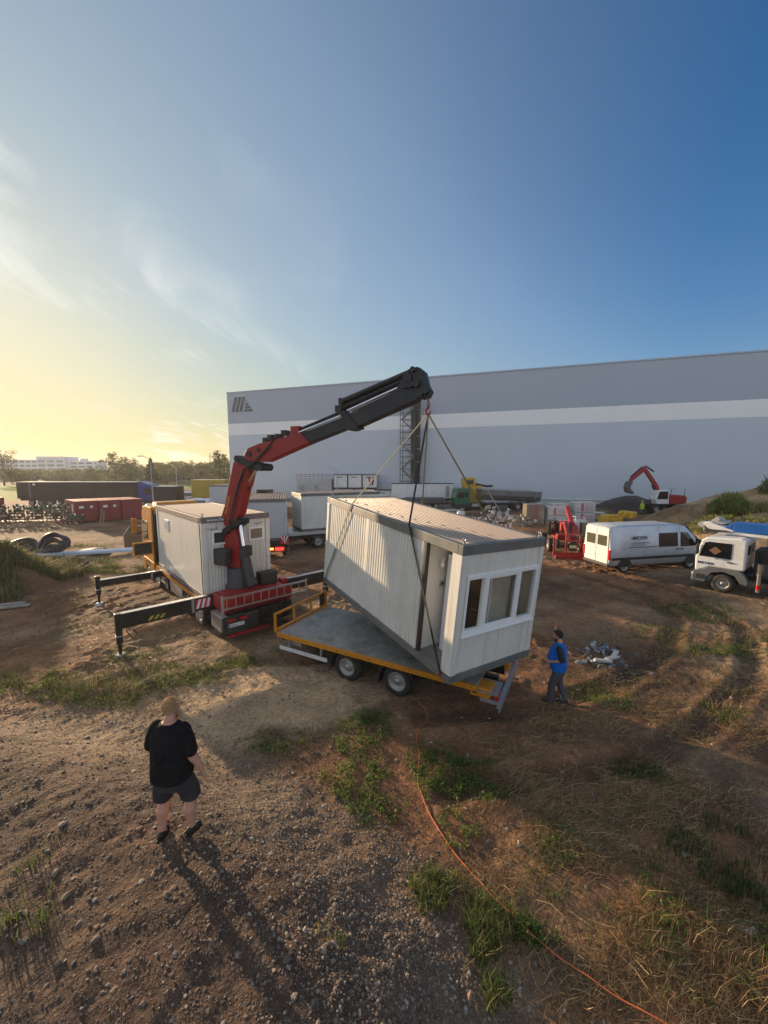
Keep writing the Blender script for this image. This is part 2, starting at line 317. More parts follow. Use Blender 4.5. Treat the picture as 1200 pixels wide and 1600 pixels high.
F = np.stack([idx[:-1, :-1], idx[:-1, 1:], idx[1:, 1:], idx[1:, :-1]], -1).reshape(-1, 4)
def ground_mat():
    m = bpy.data.materials.new('soil'); m.use_nodes = True; t = m.node_tree; n = t.nodes; l = t.links; p = n['Principled BSDF']; p.inputs['Roughness'].default_value = .92; p.inputs['Specular IOR Level'].default_value = .25
    tc = n.new('ShaderNodeTexCoord'); at = n.new('ShaderNodeAttribute'); at.attribute_name = 'col'
    def noi(s, d, r=.6): q = n.new('ShaderNodeTexNoise'); l.new(tc.outputs['Object'], q.inputs[0]); q.inputs['Scale'].default_value = s; q.inputs['Detail'].default_value = d; q.inputs['Roughness'].default_value = r; return q
    a = noi(1.1, 8); b = noi(11, 5); vo = n.new('ShaderNodeTexVoronoi'); l.new(tc.outputs['Object'], vo.inputs[0]); vo.inputs['Scale'].default_value = 22
    vo2 = n.new('ShaderNodeTexVoronoi'); l.new(tc.outputs['Object'], vo2.inputs[0]); vo2.inputs['Scale'].default_value = 60
    def rng(o, i0, i1, o0, o1): q = n.new('ShaderNodeMapRange'); l.new(o, q.inputs[0]); q.inputs[1].default_value = i0; q.inputs[2].default_value = i1; q.inputs[3].default_value = o0; q.inputs[4].default_value = o1; return q.outputs[0]
    def mul(c, f):
        q = n.new('ShaderNodeMix'); q.data_type = 'RGBA'; q.blend_type = 'MULTIPLY'; q.inputs[0].default_value = 1; l.new(c, q.inputs[6]); l.new(f, q.inputs[7]); return q.outputs[2]
    c = mul(at.outputs['Color'], rng(a.outputs[0], .3, .7, .72, 1.3)); c = mul(c, rng(b.outputs[0], .3, .7, .7, 1.3))
    sr = n.new('ShaderNodeSeparateColor'); l.new(vo2.outputs['Color'], sr.inputs[0]); c = mul(c, rng(sr.outputs[0], 0, 1, .75, 1.3))
    l.new(c, p.inputs['Base Color'])
    ba = noi(5, 6, .7); b1 = n.new('ShaderNodeBump'); b1.inputs['Strength'].default_value = 1; b1.inputs['Distance'].default_value = .09; l.new(ba.outputs[0], b1.inputs['Height'])
    b2 = n.new('ShaderNodeBump'); b2.inputs['Strength'].default_value = .6; b2.inputs['Distance'].default_value = .02; l.new(vo.outputs['Distance'], b2.inputs['Height']); l.new(b1.outputs[0], b2.inputs['Normal'])
    b3 = n.new('ShaderNodeBump'); b3.inputs['Strength'].default_value = .6; b3.inputs['Distance'].default_value = .008; l.new(vo2.outputs['Distance'], b3.inputs['Height']); l.new(b2.outputs[0], b3.inputs['Normal'])
    vo3 = n.new('ShaderNodeTexVoronoi'); l.new(tc.outputs['Object'], vo3.inputs[0]); vo3.inputs['Scale'].default_value = 5; vo3.inputs['Randomness'].default_value = 1; b0_ = n.new('ShaderNodeBump'); b0_.inputs['Strength'].default_value = .55; b0_.inputs['Distance'].default_value = .08; l.new(vo3.outputs['Distance'], b0_.inputs['Height']); l.new(b0_.outputs[0], b1.inputs['Normal'])
    l.new(b3.outputs[0], p.inputs['Normal']); return m
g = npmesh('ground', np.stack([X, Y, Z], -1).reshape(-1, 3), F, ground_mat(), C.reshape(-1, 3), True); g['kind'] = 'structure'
def HZ(x, y): return float(H(np.array([x]), np.array([y]))[0])
# ---------------- loose stones
ico_v = None
def stones(name, n, fn, smin, smax, cols, mname):
    bm = bmesh.new(); bmesh.ops.create_icosphere(bm, subdivisions=1, radius=1); V0 = np.array([v.co[:] for v in bm.verts]); F0 = np.array([[v.index for v in f.verts] for f in bm.faces]); bm.free()
    P = fn(n); n = len(P); s = smin*(smax/smin)**(RNG.random(n)**2.2); a = RNG.random(n)*6.283
    V = np.repeat(V0[None], n, 0)*(1+RNG.normal(0, .17, (n, 12, 1))); V = V*(s[:, None, None]*np.stack([RNG.uniform(.8, 1.4, n), RNG.uniform(.6, 1, n), RNG.uniform(.28, .6, n)], 1)[:, None, :])
    tl = RNG.normal(0, .22, n); ct, st = np.cos(tl), np.sin(tl); x, z = V[..., 0]*ct[:, None]-V[..., 2]*st[:, None], V[..., 0]*st[:, None]+V[..., 2]*ct[:, None]
    ca, sa = np.cos(a)[:, None], np.sin(a)[:, None]; Vx = x*ca-V[..., 1]*sa+P[:, 0:1]; Vy = x*sa+V[..., 1]*ca+P[:, 1:2]
    hz = H(P[:, 0], P[:, 1])+micro(P[:, 0], P[:, 1]); Vz = z+hz[:, None]+s[:, None]*.08
    Fs = (F0[None]+(np.arange(n)*12)[:, None, None]).reshape(-1, 3); cc = np.array(cols)[RNG.integers(0, len(cols), n)]*RNG.uniform(.7, 1.25, (n, 1))
    o = npmesh(name, np.stack([Vx, Vy, Vz], -1).reshape(-1, 3), Fs, mat(mname, (1, 1, 1), .85, var=.3, vs=20, attr='col'), np.repeat(cc, 12, 0)); return o
scol = [(.26, .19, .125), (.21, .14, .085), (.19, .145, .105), (.12, .09, .065), (.23, .18, .135), (.16, .10, .07), (.10, .08, .06), (.30, .25, .2), (.18, .11, .08), (.13, .10, .075)]
def f_band(n):
    P = np.stack([RNG.uniform(-9, 2.6, n*5), RNG.uniform(2.4, 8.5, n*5)], 1); d = mound_in(P[:, 0], P[:, 1])
    pr = np.where(d > 0, np.exp(-((d-1.0)/.95)**2)*sstep(-5, -.5, P[:, 0])+.13, np.exp(d/.16)*.8)*(.35+1.3*fbm(P[:, 0], P[:, 1], .9)**1.5)
    return P[RNG.random(len(P)) < pr*.9][:n]
o = stones('gravel', 34000, f_band, .006, .026, scol, 'gravel_stone'); setp(o, 'brown and grey gravel spread over the foreground mound and its slope', 'gravel', kind='stuff')
def f_fine(n):
    P = np.stack([RNG.uniform(-8, 3, n*3), 2.3+8*RNG.random(n*3)**1.5], 1); d = mound_in(P[:, 0], P[:, 1]); return P[(d > -.4) & (RNG.random(len(P)) < .25+1.1*fbm(P[:, 0], P[:, 1], .7)**1.5)][:n]
o = stones('crumbs', 40000, f_fine, .003, .011, scol, 'soil_crumb'); setp(o, 'fine crumbs of soil and grit covering the top of the foreground mound', 'grit', kind='stuff')
def f_wide(n):
    P = np.stack([RNG.normal(0, 8, n), 3+np.abs(RNG.normal(0, 12, n))], 1); return P[np.abs(P[:, 0]) < P[:, 1]*1.15+2]
o = stones('scattered_stones', 9000, f_wide, .008, .05, scol, 'scattered_stone'); setp(o, 'scattered small stones and crumbs of earth across the churned yard', 'stones', kind='stuff')
# ---------------- shared materials
white = mat('white_panel', (.68, .66, .60), .42, var=.07, vs=1.2, dirt=.35, dcol=(.42, .37, .29), ds=.9)
streaks(white)
white_in = mat('inner_white', (.72, .71, .68), .6, var=.05)
grey_fr = mat('grey_frame_paint', (.12, .13, .125), .5, var=.15, dirt=.6, dcol=(.24, .2, .16), ds=2.2)
pvc = mat('white_pvc', (.78, .78, .77), .3, var=.03)
glass = glassmat('window_glass', (.88, .9, .86), .1)
dkglass = mat('dark_vehicle_glass', (.012, .014, .016), .06, var=.1, spec=.8)
blk = mat('black_steel', (.007, .007, .008), .42, var=.25, dirt=.5, dcol=(.07, .055, .045), ds=3)
blkm = mat('matt_black_plastic', (.02, .02, .02), .6, var=.2, dirt=.5, dcol=(.1, .08, .06), ds=2)
rub = mat('tyre_rubber', (.018, .017, .016), .85, var=.3, vs=6, bump=.3, dirt=.8, dcol=(.11, .085, .06), ds=4)
rim = mat('grey_rim_steel', (.4, .39, .37), .45, .5, var=.25, vs=9, dirt=.5)
alu = mat('aluminium', (.62, .63, .65), .32, .85, var=.1)
chrome = mat('chrome_rod', (.8, .82, .85), .12, 1, var=.03)
redp = mat('crane_red_paint', (.30, .010, .010), .42, var=.15, dirt=.35, dcol=(.1, .03, .02), ds=2.5)
orange = mat('orange_paint', (.58, .22, .010), .35, var=.12, dirt=.45, dcol=(.2, .11, .04), ds=2)
greyrub = mat('grey_tank_plastic', (.03, .032, .035), .55, var=.15, dirt=.3)
steel = mat('galvanised_steel', (.38, .4, .42), .42, .6, var=.2, vs=5)
redl = mat('red_lens', (.45, .01, .01), .25, var=.1)
amber = mat('amber_lens', (.7, .22, .01), .25)
lit_red = mat('lit_red_lamp', (.6, .02, .02), .3, emit=((1, .04, .03), 1.3))
lit_amb = mat('lit_amber_lamp', (.8, .3, .02), .3, emit=((1, .35, .05), 2))
brown = mat('brown_door', (.13, .07, .03), .5, var=.15)
wwhite = mat('white_marking', (.75, .75, .73), .5)
redmark = mat('red_marking', (.5, .02, .025), .4)
navy = mat('navy_lettering', (.01, .02, .07), .5)
roofm = [mat('dark_roof_pan', (.05, .034, .028), .75, var=.3, vs=3), mat('roof_rib_paint', (.43, .335, .275), .5, var=.15, vs=3, dirt=.45, dcol=(.26, .15, .10), ds=3)]  # pan between the ribs much darker than the tan ribs
streaks(grey_fr, (.3, .22, .15), .5, (4, 4, 1.5), .3); streaks(orange, (.12, .07, .03), .5, (5, 5, 3), .15)
# ---------------- container builder: local x across, y along (away), z up
def container(root, W, Ln, Hh, side_ribs=True, fr=grey_fr, near_open=None, ribs=22, wm=None, fh=.17, rh=.2):
    wm = wm or white; c = .13
    b = B(); b.box(0, 0, 0, W, c, fh).box(0, Ln-c, 0, W, Ln, fh).box(0, c, 0, c, Ln-c, fh).box(W-c, c, 0, W, Ln-c, fh).box(c, c, .03, W-c, Ln-c, .1)
    b.mk('floor_frame', fr, root, .008)
    b = B(); b.box(0, 0, Hh-rh, W, c, Hh).box(0, Ln-c, Hh-rh, W, Ln, Hh).box(0, c, Hh-rh, c, Ln-c, Hh).box(W-c, c, Hh-rh, W, Ln-c, Hh)
    b.mk('roof_frame', fr, root, .012)
    b = B(); n = ribs; p = (W-2*c)/n
    b.box(c, c, Hh-.1, W-c, Ln-c, Hh-.07)
    for i in range(n): b.prism([(c+i*p+p*.16, Hh-.068), (c+i*p+p*.72, Hh-.068), (c+i*p+p*.62, Hh-.006), (c+i*p+p*.26, Hh-.006)], c+.01, Ln-c-.01, 'y', 1)
    b.mk('roof', roofm, root)
    for x in (0, W-.16):
        for y in (0, Ln-.16): B().box(x+.004, y+.004, fh, x+.156, y+.156, Hh-rh).mk('corner_post', wm, root, .01)
    for x in (.1, W-.1):
        for y in (.1, Ln-.1):
            l = B(); l.tube([(x, y, Hh), (x, y, Hh+.05)], .02, 8)
            l.tube([(x+.035*math.cos(t*math.pi/6), y, Hh+.085+.035*math.sin(t*math.pi/6)) for t in range(13)], .011, 6); l.mk('lifting_eye', steel, root)
# ================= lifted container
RM = Matrix(((.8436, -.5318, .0743, 1.25), (.536, .8422, -.058, 7.06), (-.0317, .0888, .9955, 1.32), (0, 0, 0, 1)))
lc = thing('office_container', 'cream office container hanging tilted from the crane above the flat trailer', 'container'); lc.matrix_world = RM
W_, L_, H_ = 2.44, 6.06, 2.8
container(lc, W_, L_, H_, ribs=17)
zb, zt = .17, 2.6
b = B(); b.corr((.03, L_-.16), (.03, 3.62), zb, zt, (1, 0), .118, .016, duty=.5); b.corr((.03, 3.44), (.03, 1.13), zb, zt, (1, 0), .118, .016, duty=.5)
b.box(.022, 3.44, zb, .05, 3.62, zt); b.box(.09, 1.12, zb, .13, L_-.16, zt); b.mk('side_wall', white, lc)
B().box(.0, 1.04, zb, .1, 1.1, zt).mk('edge_trim', mat('dark_brown_trim', (.05, .035, .03), .5), lc)
b = B(); b.corr((W_-.03, .16), (W_-.03, L_-.16), zb, zt, (-1, 0), .118, .016); b.box(W_-.12, .16, zb, W_-.07, L_-.16, zt); b.mk('side_wall', white, lc)
b = B(); b.corr((.16, L_-.03), (W_-.16, L_-.03), zb, zt, (0, -1), .118, .016); b.box(.16, L_-.12, zb, W_-.16, L_-.08, zt); b.mk('end_wall', white, lc)
# end wall facing the camera, opening 0.21-2.30 x 1.0-2.17
wx0, wx1, wz0, wz1 = .23, 2.29, 1.0, 2.16
b = B()
def finep(x0, x1, z0, z1): b.corr((x0, .022), (x1, .022), z0, z1, (0, 1), .075, .004, duty=.75); b.box(x0, .03, z0, x1, .09, z1)
finep(.16, W_-.16, zb, wz0); finep(.16, W_-.16, wz1, zt); b.box(.16, .02, wz0, wx0, .09, wz1); b.box(wx1, .02, wz0, W_-.16, .09, wz1)
b.mk('end_wall', white, lc)
b = B(); b.box(.006, .158, zb, .15, .27, zt); b.box(.02, -.004, zb, .16, .0, zt); b.mk('wall_stub', white, lc)
wf = B()
fw = .055; xs = [wx0, .74, 1.73, wx1]
wf.box(wx0-.03, -.012, wz0-.03, wx1+.03, .1, wz0+fw-.0).box(wx0-.03, -.012, wz1-fw, wx1+.03, .1, wz1+.03)
for x in (wx0-.03, wx1-fw+.03): wf.box(x, -.011, wz0+fw, x+fw, .099, wz1-fw)
for x in (.74, 1.73): wf.box(x-.04, -.011, wz0+fw, x+.04, .099, wz1-fw)
wo = wf.mk('window', pvc, lc, .004)
B().box(wx0-.06, -.05, wz0-.055, wx1+.06, .02, wz0-.034).mk('sill', pvc, wo)
for x0, x1 in ((wx0+.02, .70), (.78, 1.69), (1.77, wx1-.02)):
    B().add([(x0, .045, wz0+fw-.005), (x1, .045, wz0+fw-.005), (x1, .045, wz1-fw+.005), (x0, .045, wz1-fw+.005)], [(0, 1, 2, 3)]).mk('pane', glass, wo)
s = B()
for x0, x1 in ((.782, 1.688),):
    s.box(x0, .0, wz0+fw, x1, .035, wz0+fw+.045).box(x0, .0, wz1-fw-.045, x1, .035, wz1-fw).box(x0, .0, wz0+fw+.045, x0+.045, .035, wz1-fw-.045).box(x1-.045, .0, wz0+fw+.045, x1, .035, wz1-fw-.045)
s.mk('sash', pvc, wo, .003)
B().box(1.66, -.02, 1.5, 1.68, -.001, 1.62).mk('window_handle', pvc, wo)
B().box(.8, .16, wz0+.02, 1.66, .175, wz1-.05).mk('curtain', mat('net_curtain', (.62, .60, .54), .9, trans=.4), lc)
B().box(.5, .3, zb+.02, .56, .9, 2.35).mk('open_door_leaf', white_in, lc)
# porch recess
b = B(); b.box(.13, 1.1, zb, 1.08, 1.16, zt); b.mk('porch_wall', white_in, lc)
B().box(1.02, 1.02, zb, 1.08, 1.098, zt-.2).box(1.02, .25, zb, 1.08, .33, zt-.2).box(1.02, .33, zt-.28, 1.08, 1.02, zt-.2).mk('door_frame', brown, lc, .003)
dr = B().box(1.032, .332, zb+.01, 1.068, 1.018, zt-.283).mk('door', mat('brown_door_leaf', (.10, .055, .028), .5), lc)
h = B(); h.tube([(1.03, .42, 1.2), (.98, .42, 1.2), (.98, .54, 1.2)], .011, 6); h.mk('handle', steel, dr)
B().box(1.032, .14, zb, 1.07, .248, zt).mk('inner_wall', white_in, lc)
B().box(.13, .1, zb, 1.02, 1.1, zb+.012).mk('porch_floor', mat('grey_porch_floor', (.17, .17, .165), .6, var=.2), lc)
B().box(.13, .1, zt-.02, W_-.14, L_-.14, zt-.006).mk('ceiling', white_in, lc)
B().box(1.09, .1, zb, W_-.14, L_-.14, zb+.012).box(.14, 1.17, zb, 1.09, L_-.14, zb+.012).mk('floor', mat('room_floor', (.2, .16, .12), .5), lc)
h = B(); h.cyl((.55, 1.1, 2.2), (.55, 1.07, 2.2), .035); h.tube([(.55, 1.07, 2.2), (.5, .98, 2.24), (.42, .95, 2.22), (.4, .95, 2.14)], .012, 6); h.ell((.4, .95, 2.1), (.045, .045, .06)); h.mk('wall_lamp', pvc, lc)
B().box(.5, 1.088, 1.55, .64, 1.102, 1.69).box(.54, 1.08, 1.59, .6, 1.09, 1.65, 1).mk('switch_box', [mat('grey_switch', (.4, .42, .43), .5), blkm], lc)
# slings
hook_w = Vector((1.15, 10.22, 6.93))
sl_m = [mat('sling_olive', (.15, .16, .11), .8, bump=.3, bs=80), mat('sling_green', (.006, .013, .009), .8, bump=.3, bs=80)]
def sling(up, low, label, m):
    t = thing('lifting_sling', label, 'sling', tuple(hook_w), 0, 'slings holding up the tilted container')
    a = RM @ Vector(up); c = RM @ Vector(low); pts = [Vector((0, 0, 0)), a-hook_w, c-hook_w]; b = B()
    side = (pts[1].cross(Vector((0, 0, 1)))).normalized()
    for p, q in ((pts[0], pts[1]), (pts[1], pts[2])):
        b.bar(p, q, .055, .008, up=tuple((q-p).cross(Vector((RM.col[1][0], RM.col[1][1], RM.col[1][2])))))
    b.mk('strap', m, t)
    s = B(); o = pts[2]; s.tube([o+Vector((.03*math.cos(k*math.pi/5), 0, .045*math.sin(k*math.pi/5))) for k in range(11)], .012, 6); s.mk('shackle', redp, t)
sling((-.02, 4.4, 2.83), (-.03, 5.94, .12), 'pale olive lifting sling running to the far left bottom corner of the tilted container', sl_m[0])
sling((-.02, 1.68, 2.83), (-.03, .22, .12), 'dark green lifting sling crossing the ribbed side wall to the near left bottom corner', sl_m[1])
sling((W_+.02, 4.4, 2.83), (W_+.03, 5.94, .12), 'lifting sling hanging almost straight down behind the container roof', sl_m[1])
sling((W_+.02, 1.68, 2.83), (W_+.03, .22, .12), 'dark lifting sling slanting down to the right over the far roof edge', sl_m[1])
# ================= wheels
def wheel(parent, c, r, wd, rr, ax='x', side=-1, name='wheel', tm=None):
    # axis along local x; side -1: outer face towards -x
    X = Matrix.Translation(c) @ Matrix.Rotation(R(90), 4, 'Y') @ Matrix.Scale(1, 4)
    if ax == 'y': X = Matrix.Translation(c) @ Matrix.Rotation(R(90), 4, 'X')
    if ax == 'y': side = -side
    h = wd/2; b = B(); b.lathe([(rr, -h+.01), (rr+.02, -h), (r*.93, -h), (r*.985, -h+.03), (r, -h+.06), (r, h-.06), (r*.985, h-.03), (r*.93, h), (rr+.02, h), (rr, h-.01), (rr, -h+.01)], X, 32)
    for k in range(28):
        a = 2*math.pi*k/28
        b.box(r-.004, -.014, -h+.05, r+.008, .014, h-.05, 0, X @ Matrix.Rotation(a, 4, 'Z'))
    w = b.mk(name, tm or rub, parent)
    b = B(); s = side; b.lathe([(rr, s*h*.92), (rr*.94, s*h*.98), (rr*.88, s*h*.8), (rr*.82, s*h*.45), (rr*.5, s*h*.35), (rr*.42, s*h*.55), (rr*.3, s*h*.8), (rr*.28, s*h*.95), (0.001, s*h*1.0)], X, 28)
    for k in range(10):
        a = 2*math.pi*k/10; b.cyl(X @ Vector((rr*.62*math.cos(a), rr*.62*math.sin(a), s*h*.3)), X @ Vector((rr*.62*math.cos(a), rr*.62*math.sin(a), s*h*.55)), rr*.055, n=6)
    b.lathe([(rr, -s*h*.9), (rr*.6, -s*h*.2), (0.001, -s*h*.2)], X, 20); b.mk('rim', rim, w)
    return w
# ================= flatbed trailer; local x towards its rear, y away from camera
tr = thing('flatbed_trailer', 'low flatbed trailer with grey deck and orange side rail under the hanging container', 'trailer', (-3.05, 10.44, 0), -28.5)
deckm = mat('grey_steel_deck', (.30, .295, .27), .5, .2, var=.3, vs=1.2, dirt=1.0, dcol=(.10, .08, .06), ds=1.3, bump=.3, bs=60)
streaks(deckm, (.34, .27, .19), .6, (.8, 3.5, 3), .3)
B().box(.03, .05, .80, 5.7, 2.35, .905).mk('deck', deckm, tr)
b = B(); b.box(0, 0, .78, 5.7, .048, .9); b.box(0, 2.352, .78, 5.7, 2.4, .9); b.box(-.02, .05, .78, .028, 2.35, .9)
for k in range(18): b.cyl((.15+k*.32, .01, .84), (.15+k*.32, -.006, .84), .014, n=8, m=1)
b.mk('side_rail', [orange, blkm], tr, .004)
b = B()
for y in (.75, 1.5): b.box(-1.6 if False else .0, y, .5, 6.0, y+.12, .798)
for x in (.1, 1.4, 2.9, 4.4, 5.6): b.box(x, .1, .68, x+.08, 2.3, .797)
b.mk('chassis', blk, tr)
b = B(); b.bar((.1, .9, .62), (-1.9, 1.2, .5), .1, .12); b.bar((.1, 1.5, .62), (-1.9, 1.2, .5), .1, .12); b.tube([(-1.85, 1.2, .5), (-2.15, 1.2, .5)], .05); b.mk('drawbar', blk, tr)
b = B(); b.box(-.07, -.02, .905, -.02, .05, 1.45).box(-.07, 2.32, .905, -.02, 2.4, 1.45).box(-.07, .05, 1.39, -.02, 2.32, 1.45).box(-.07, .05, .92, -.02, 2.32, .98)
for y in (.78, 1.55): b.box(-.068, y, .98, -.022, y+.05, 1.39)
b.mk('front_rail', orange, tr, .004)
B().box(-.1, 2.1, .96, -.07, 2.4, 1.36).mk('rail_panel', blkm, tr)
for x in (2.29, 3.74):
    for y, s in ((.27, -1), (2.13, 1)): wheel(tr, (x, y, .385), .385, .27, .235, 'y', s)
for x0 in (2.29, 3.74):
    b = B(); pts = [(x0+.5*math.cos(R(a)), .5*math.sin(R(a))+.38) for a in range(5, 176, 17)]; q = [(x0+.475*math.cos(R(a)), .475*math.sin(R(a))+.38) for a in range(175, 4, -17)]
    pr = [(x, min(z, .775)) for x, z in pts]+[(x, min(z, .76)) for x, z in q]
    b.prism(pr, .08, .42, 'y').box(x0-.52, .1, .25, x0-.47, .4, .5).mk('mudguard', blkm, tr); B().prism(pr, 1.98, 2.32, 'y').mk('mudguard', blkm, tr)
b = B(); b.box(.1, .0, .44, 1.75, .035, .54); b.mk('side_guard', mat('white_guard', (.6, .6, .58), .4), tr, .004)
B().box(.4, .05, .55, .44, .12, .79).mk('guard_bracket', steel, tr); B().box(1.5, .05, .54, 1.54, .12, .79).mk('guard_bracket', steel, tr)
B().box(.3, .16, .57, .75, .45, .76).mk('lashing_box', mat('pale_box', (.3, .29, .25), .6, dirt=.5), tr, .01)
b = B(); b.box(6.12, .1, .46, 6.2, 2.35, .58); b.box(6.16, .12, .36, 6.19, 2.33, .46); b.box(5.75, .16, .5, 6.12, .24, .58).box(5.75, 2.2, .5, 6.12, 2.28, .58); b.mk('bumper', steel, tr, .006)
for y in (.14, 2.0):
    B().box(6.06, y, .60, 6.14, y+.32, .76).mk('tail_light', redl, tr, .006)
B().box(5.72, .05, .76, 6.14, .62, .79).mk('light_bracket', steel, tr)
b = B(); b.prism([(5.55, .62), (6.05, .62), (6.1, .7), (6.1, .86), (5.55, .86)], 1.5, 2.3, 'y'); b.mk('ramp_end', orange, tr, .01)
b = B(); b.prism([(5.55, .62), (5.95, .62), (6.0, .7), (6.0, .84), (5.55, .84)], .1, .5, 'y'); b.mk('ramp_end', orange, tr, .01)
# ================= crane truck; local x to its right, y forward, origin under the cargo's near left corner
ct = thing('crane_truck', 'orange lorry with red loader crane and black outrigger legs spread on the dirt', 'truck', (-6.1, 12.64, 0), 42.5)
b = B(); b.box(.75, -1.5, .62, .95, 9.0, .9).box(1.5, -1.5, .62, 1.7, 9.0, .9)
for y in (-1.4, 0, 1.5, 3, 4.5, 6, 7.5): b.box(.95, y, .66, 1.5, y+.12, .86)
b.mk('chassis', blk, ct)
b = B(); b.box(-.04, -.25, .88, 2.48, 6.6, 1.03); b.mk('deck', [mat('truck_deck', (.1, .09, .08), .7, dirt=.5)], ct)
b = B(); b.box(-.06, -.3, .9, -.04, 6.6, 1.045).box(2.48, -.3, .9, 2.5, 6.6, 1.045); b.mk('deck_edge', orange, ct)
B().box(0, -.2, 1.03, .85, -.12, 1.28).mk('tailboard', orange, ct, .01); B().box(1.75, -.2, 1.03, 2.44, -.12, 1.4).mk('tailboard', orange, ct, .01)
for y, in_ in ((8.45, 0), (6.55, 0), (1.9, 1), (.55, 1)):
    for x, s in ((.14, -1), (2.3, 1)):
        wheel(ct, (x, y, .5), .5, .3 if not in_ else .34, .29, 'x', s)
for y in (1.9, .55):
    b = B(); q = [(y+.58*math.cos(R(a)), .5+.56*math.sin(R(a))) for a in range(15, 166, 15)]+[(y+.55*math.cos(R(a)), .5+.53*math.sin(R(a))) for a in range(165, 14, -15)]
    q = [(a, min(z, .87)) for a, z in q]; b.prism(q, -.04, .4, 'x').mk('mudguard', blkm, ct); B().prism(q, 2.04, 2.48, 'x').mk('mudguard', blkm, ct)
b = B(); b.prism([(0+.0, .36), (.55, .36), (.6, .45), (.6, .84), (0, .84)], 2.75, 4.5, 'y'); b.mk('fuel_tank', alu, ct, .03)
b = B(); b.box(-.05, 4.62, .35, .5, 5.0, .85); b.mk('battery_box', blkm, ct, .02)
for x in (-.03, 2.43):
    b = B(); b.box(x, 5.2, .45, x+.04, 5.9, .55).box(x, 5.2, .65, x+.04, 5.9, .75); b.mk('side_guard', alu, ct)
# cab
def cabshell(b, x0, x1, y0, y1, zb, zt, nose=.12, wz=None, m=0):
    # rounded cab: side profile (y, z) with raked screen
    P = [(y0, zb), (y1-.02, zb), (y1, zb+.1), (y1, zb+(zt-zb)*.42), (y1-nose, zt-.35), (y1-nose-.25, zt-.06), (y1-nose-.7, zt), (y0+.05, zt), (y0, zt-.05)]
    b.prism(P, x0, x1, 'x', m); return P
cb_ = B(); P = cabshell(cb_, -.02, 2.46, 7.12, 9.45, 1.05, 3.72, .22); cabm = orange
cab_o = cb_.mk('cab', orange, ct, .07)
B().prism([(8.9, 1.95), (9.2, 1.98), (9.2, 2.35), (9.08, 2.95), (8.05, 2.95), (8.05, 2.1), (8.7, 2.05)], -.035, -.018, 'x').prism([(8.9, 1.95), (9.2, 1.98), (9.2, 2.35), (9.08, 2.95), (8.05, 2.95), (8.05, 2.1), (8.7, 2.05)], 2.458, 2.475, 'x').mk('side_window', dkglass, cab_o)
B().add([(.1, 9.47, 2.15), (2.34, 9.47, 2.15), (2.3, 9.3, 3.3), (.14, 9.3, 3.3)], [(0, 1, 2, 3)]).mk('windscreen', dkglass, cab_o)
B().prism([(7.16, .5), (7.9, .5), (7.98, .85), (8.2, 1.03), (8.7, 1.03), (8.95, .85), (9.0, .4), (9.5, .4), (9.53, 1.05), (7.16, 1.05)], -.03, .3, 'x').prism([(7.16, .5), (7.9, .5), (7.98, .85), (8.2, 1.03), (8.7, 1.03), (8.95, .85), (9.0, .4), (9.5, .4), (9.53, 1.05), (7.16, 1.05)], 2.14, 2.47, 'x').mk('wheel_arch', orange, ct, .02)
for s, x in ((-1, -.02), (1, 2.46)):
    b = B(); b.tube([(x, 9.0, 3.0), (x+s*.35, 9.1, 3.02)], .02, 6, 0).tube([(x, 9.0, 2.35), (x+s*.35, 9.1, 2.35)], .02, 6); b.mk('mirror_arm', blk, cab_o)
    B().box(x+s*.25, 9.05, 2.3, x+s*.48, 9.17, 3.05).mk('mirror', orange, cab_o, .03)
B().box(.3, 7.5, 3.72, 2.14, 8.4, 3.9).mk('roof_deflector', orange, cab_o, .08)
b = B(); b.box(.1, 7.06, 1.1, .25, 7.115, 3.4).box(-.0, 6.95, 1.04, .06, 7.11, 3.6); b.mk('cab_rear_trim', blk, cab_o)
# open locker door on the left behind the front wheel
b = B(); b.box(-.85, 6.95, 1.52, -.05, 7.05, 1.58).box(-.85, 6.95, 2.08, -.05, 7.05, 2.14).box(-.85, 6.95, 1.58, -.79, 7.05, 2.08).box(-.11, 6.95, 1.58, -.05, 7.05, 2.08); b.mk('locker_door_frame', orange, ct, .01)
B().box(-.79, 7.0, 1.58, -.11, 7.04, 2.08).mk('locker_door', blkm, ct)
# outrigger beams
def outrig(y, xl, xr, z0, z1, foot, label=None):
    o = B().box(xl+.02, y-.1, z0, .4, y+.1, z1).mk('outrigger_beam', blk, ct, .012); o_r = B().box(2.1, y-.1, z0, xr, y+.1, z1).mk('outrigger_beam', blk, ct, .012)
    B().box(xl+.05, y-.101, z1+.001, 0, y+.101, z1+.012).mk('beam_top_strip', steel, o); B().box(2.4, y-.1, z1+.001, xr-.05, y+.1, z1+.012).mk('beam_top_strip', steel, o_r)
    for x in (xl, xr):
        s = 1 if x < 0 else -1
        l = B(); l.box(x-.07, y-.09, .42, x+.09, y+.09, z1+foot); l.cyl((x+.01, y, .1), (x+.01, y, .45), .045, n=12); lo = l.mk('outrigger_leg', blk, o, .008)
        B().cyl((x+.01, y, -.02), (x+.01, y, .09), .16, .12, n=20).mk('foot_plate', steel, lo)
        B().box(x-.085, y-.1, .62, x+.105, y+.1, .66).mk('leg_band', steel, lo)
    B().box(-.5, y-.105, z0-.02, -.42, y+.105, z1+.02).mk('stop_bracket', steel, o)
    return o
o1 = outrig(-.23, -2.49, 4.72, .86, 1.3, .02); o2 = outrig(5.58, -2.37, 4.5, .74, 1.02, .18)
h = B(); h.tube([(-2.32, -.35, .82), (-2.22, -.36, .6), (-2.12, -.36, .5), (-2.05, -.36, .62), (-2.15, -.36, .8), (-2.25, -.36, .7), (-2.2, -.35, .55)], .014, 6); h.mk('hydraulic_hose', blkm, o1)
b = B()
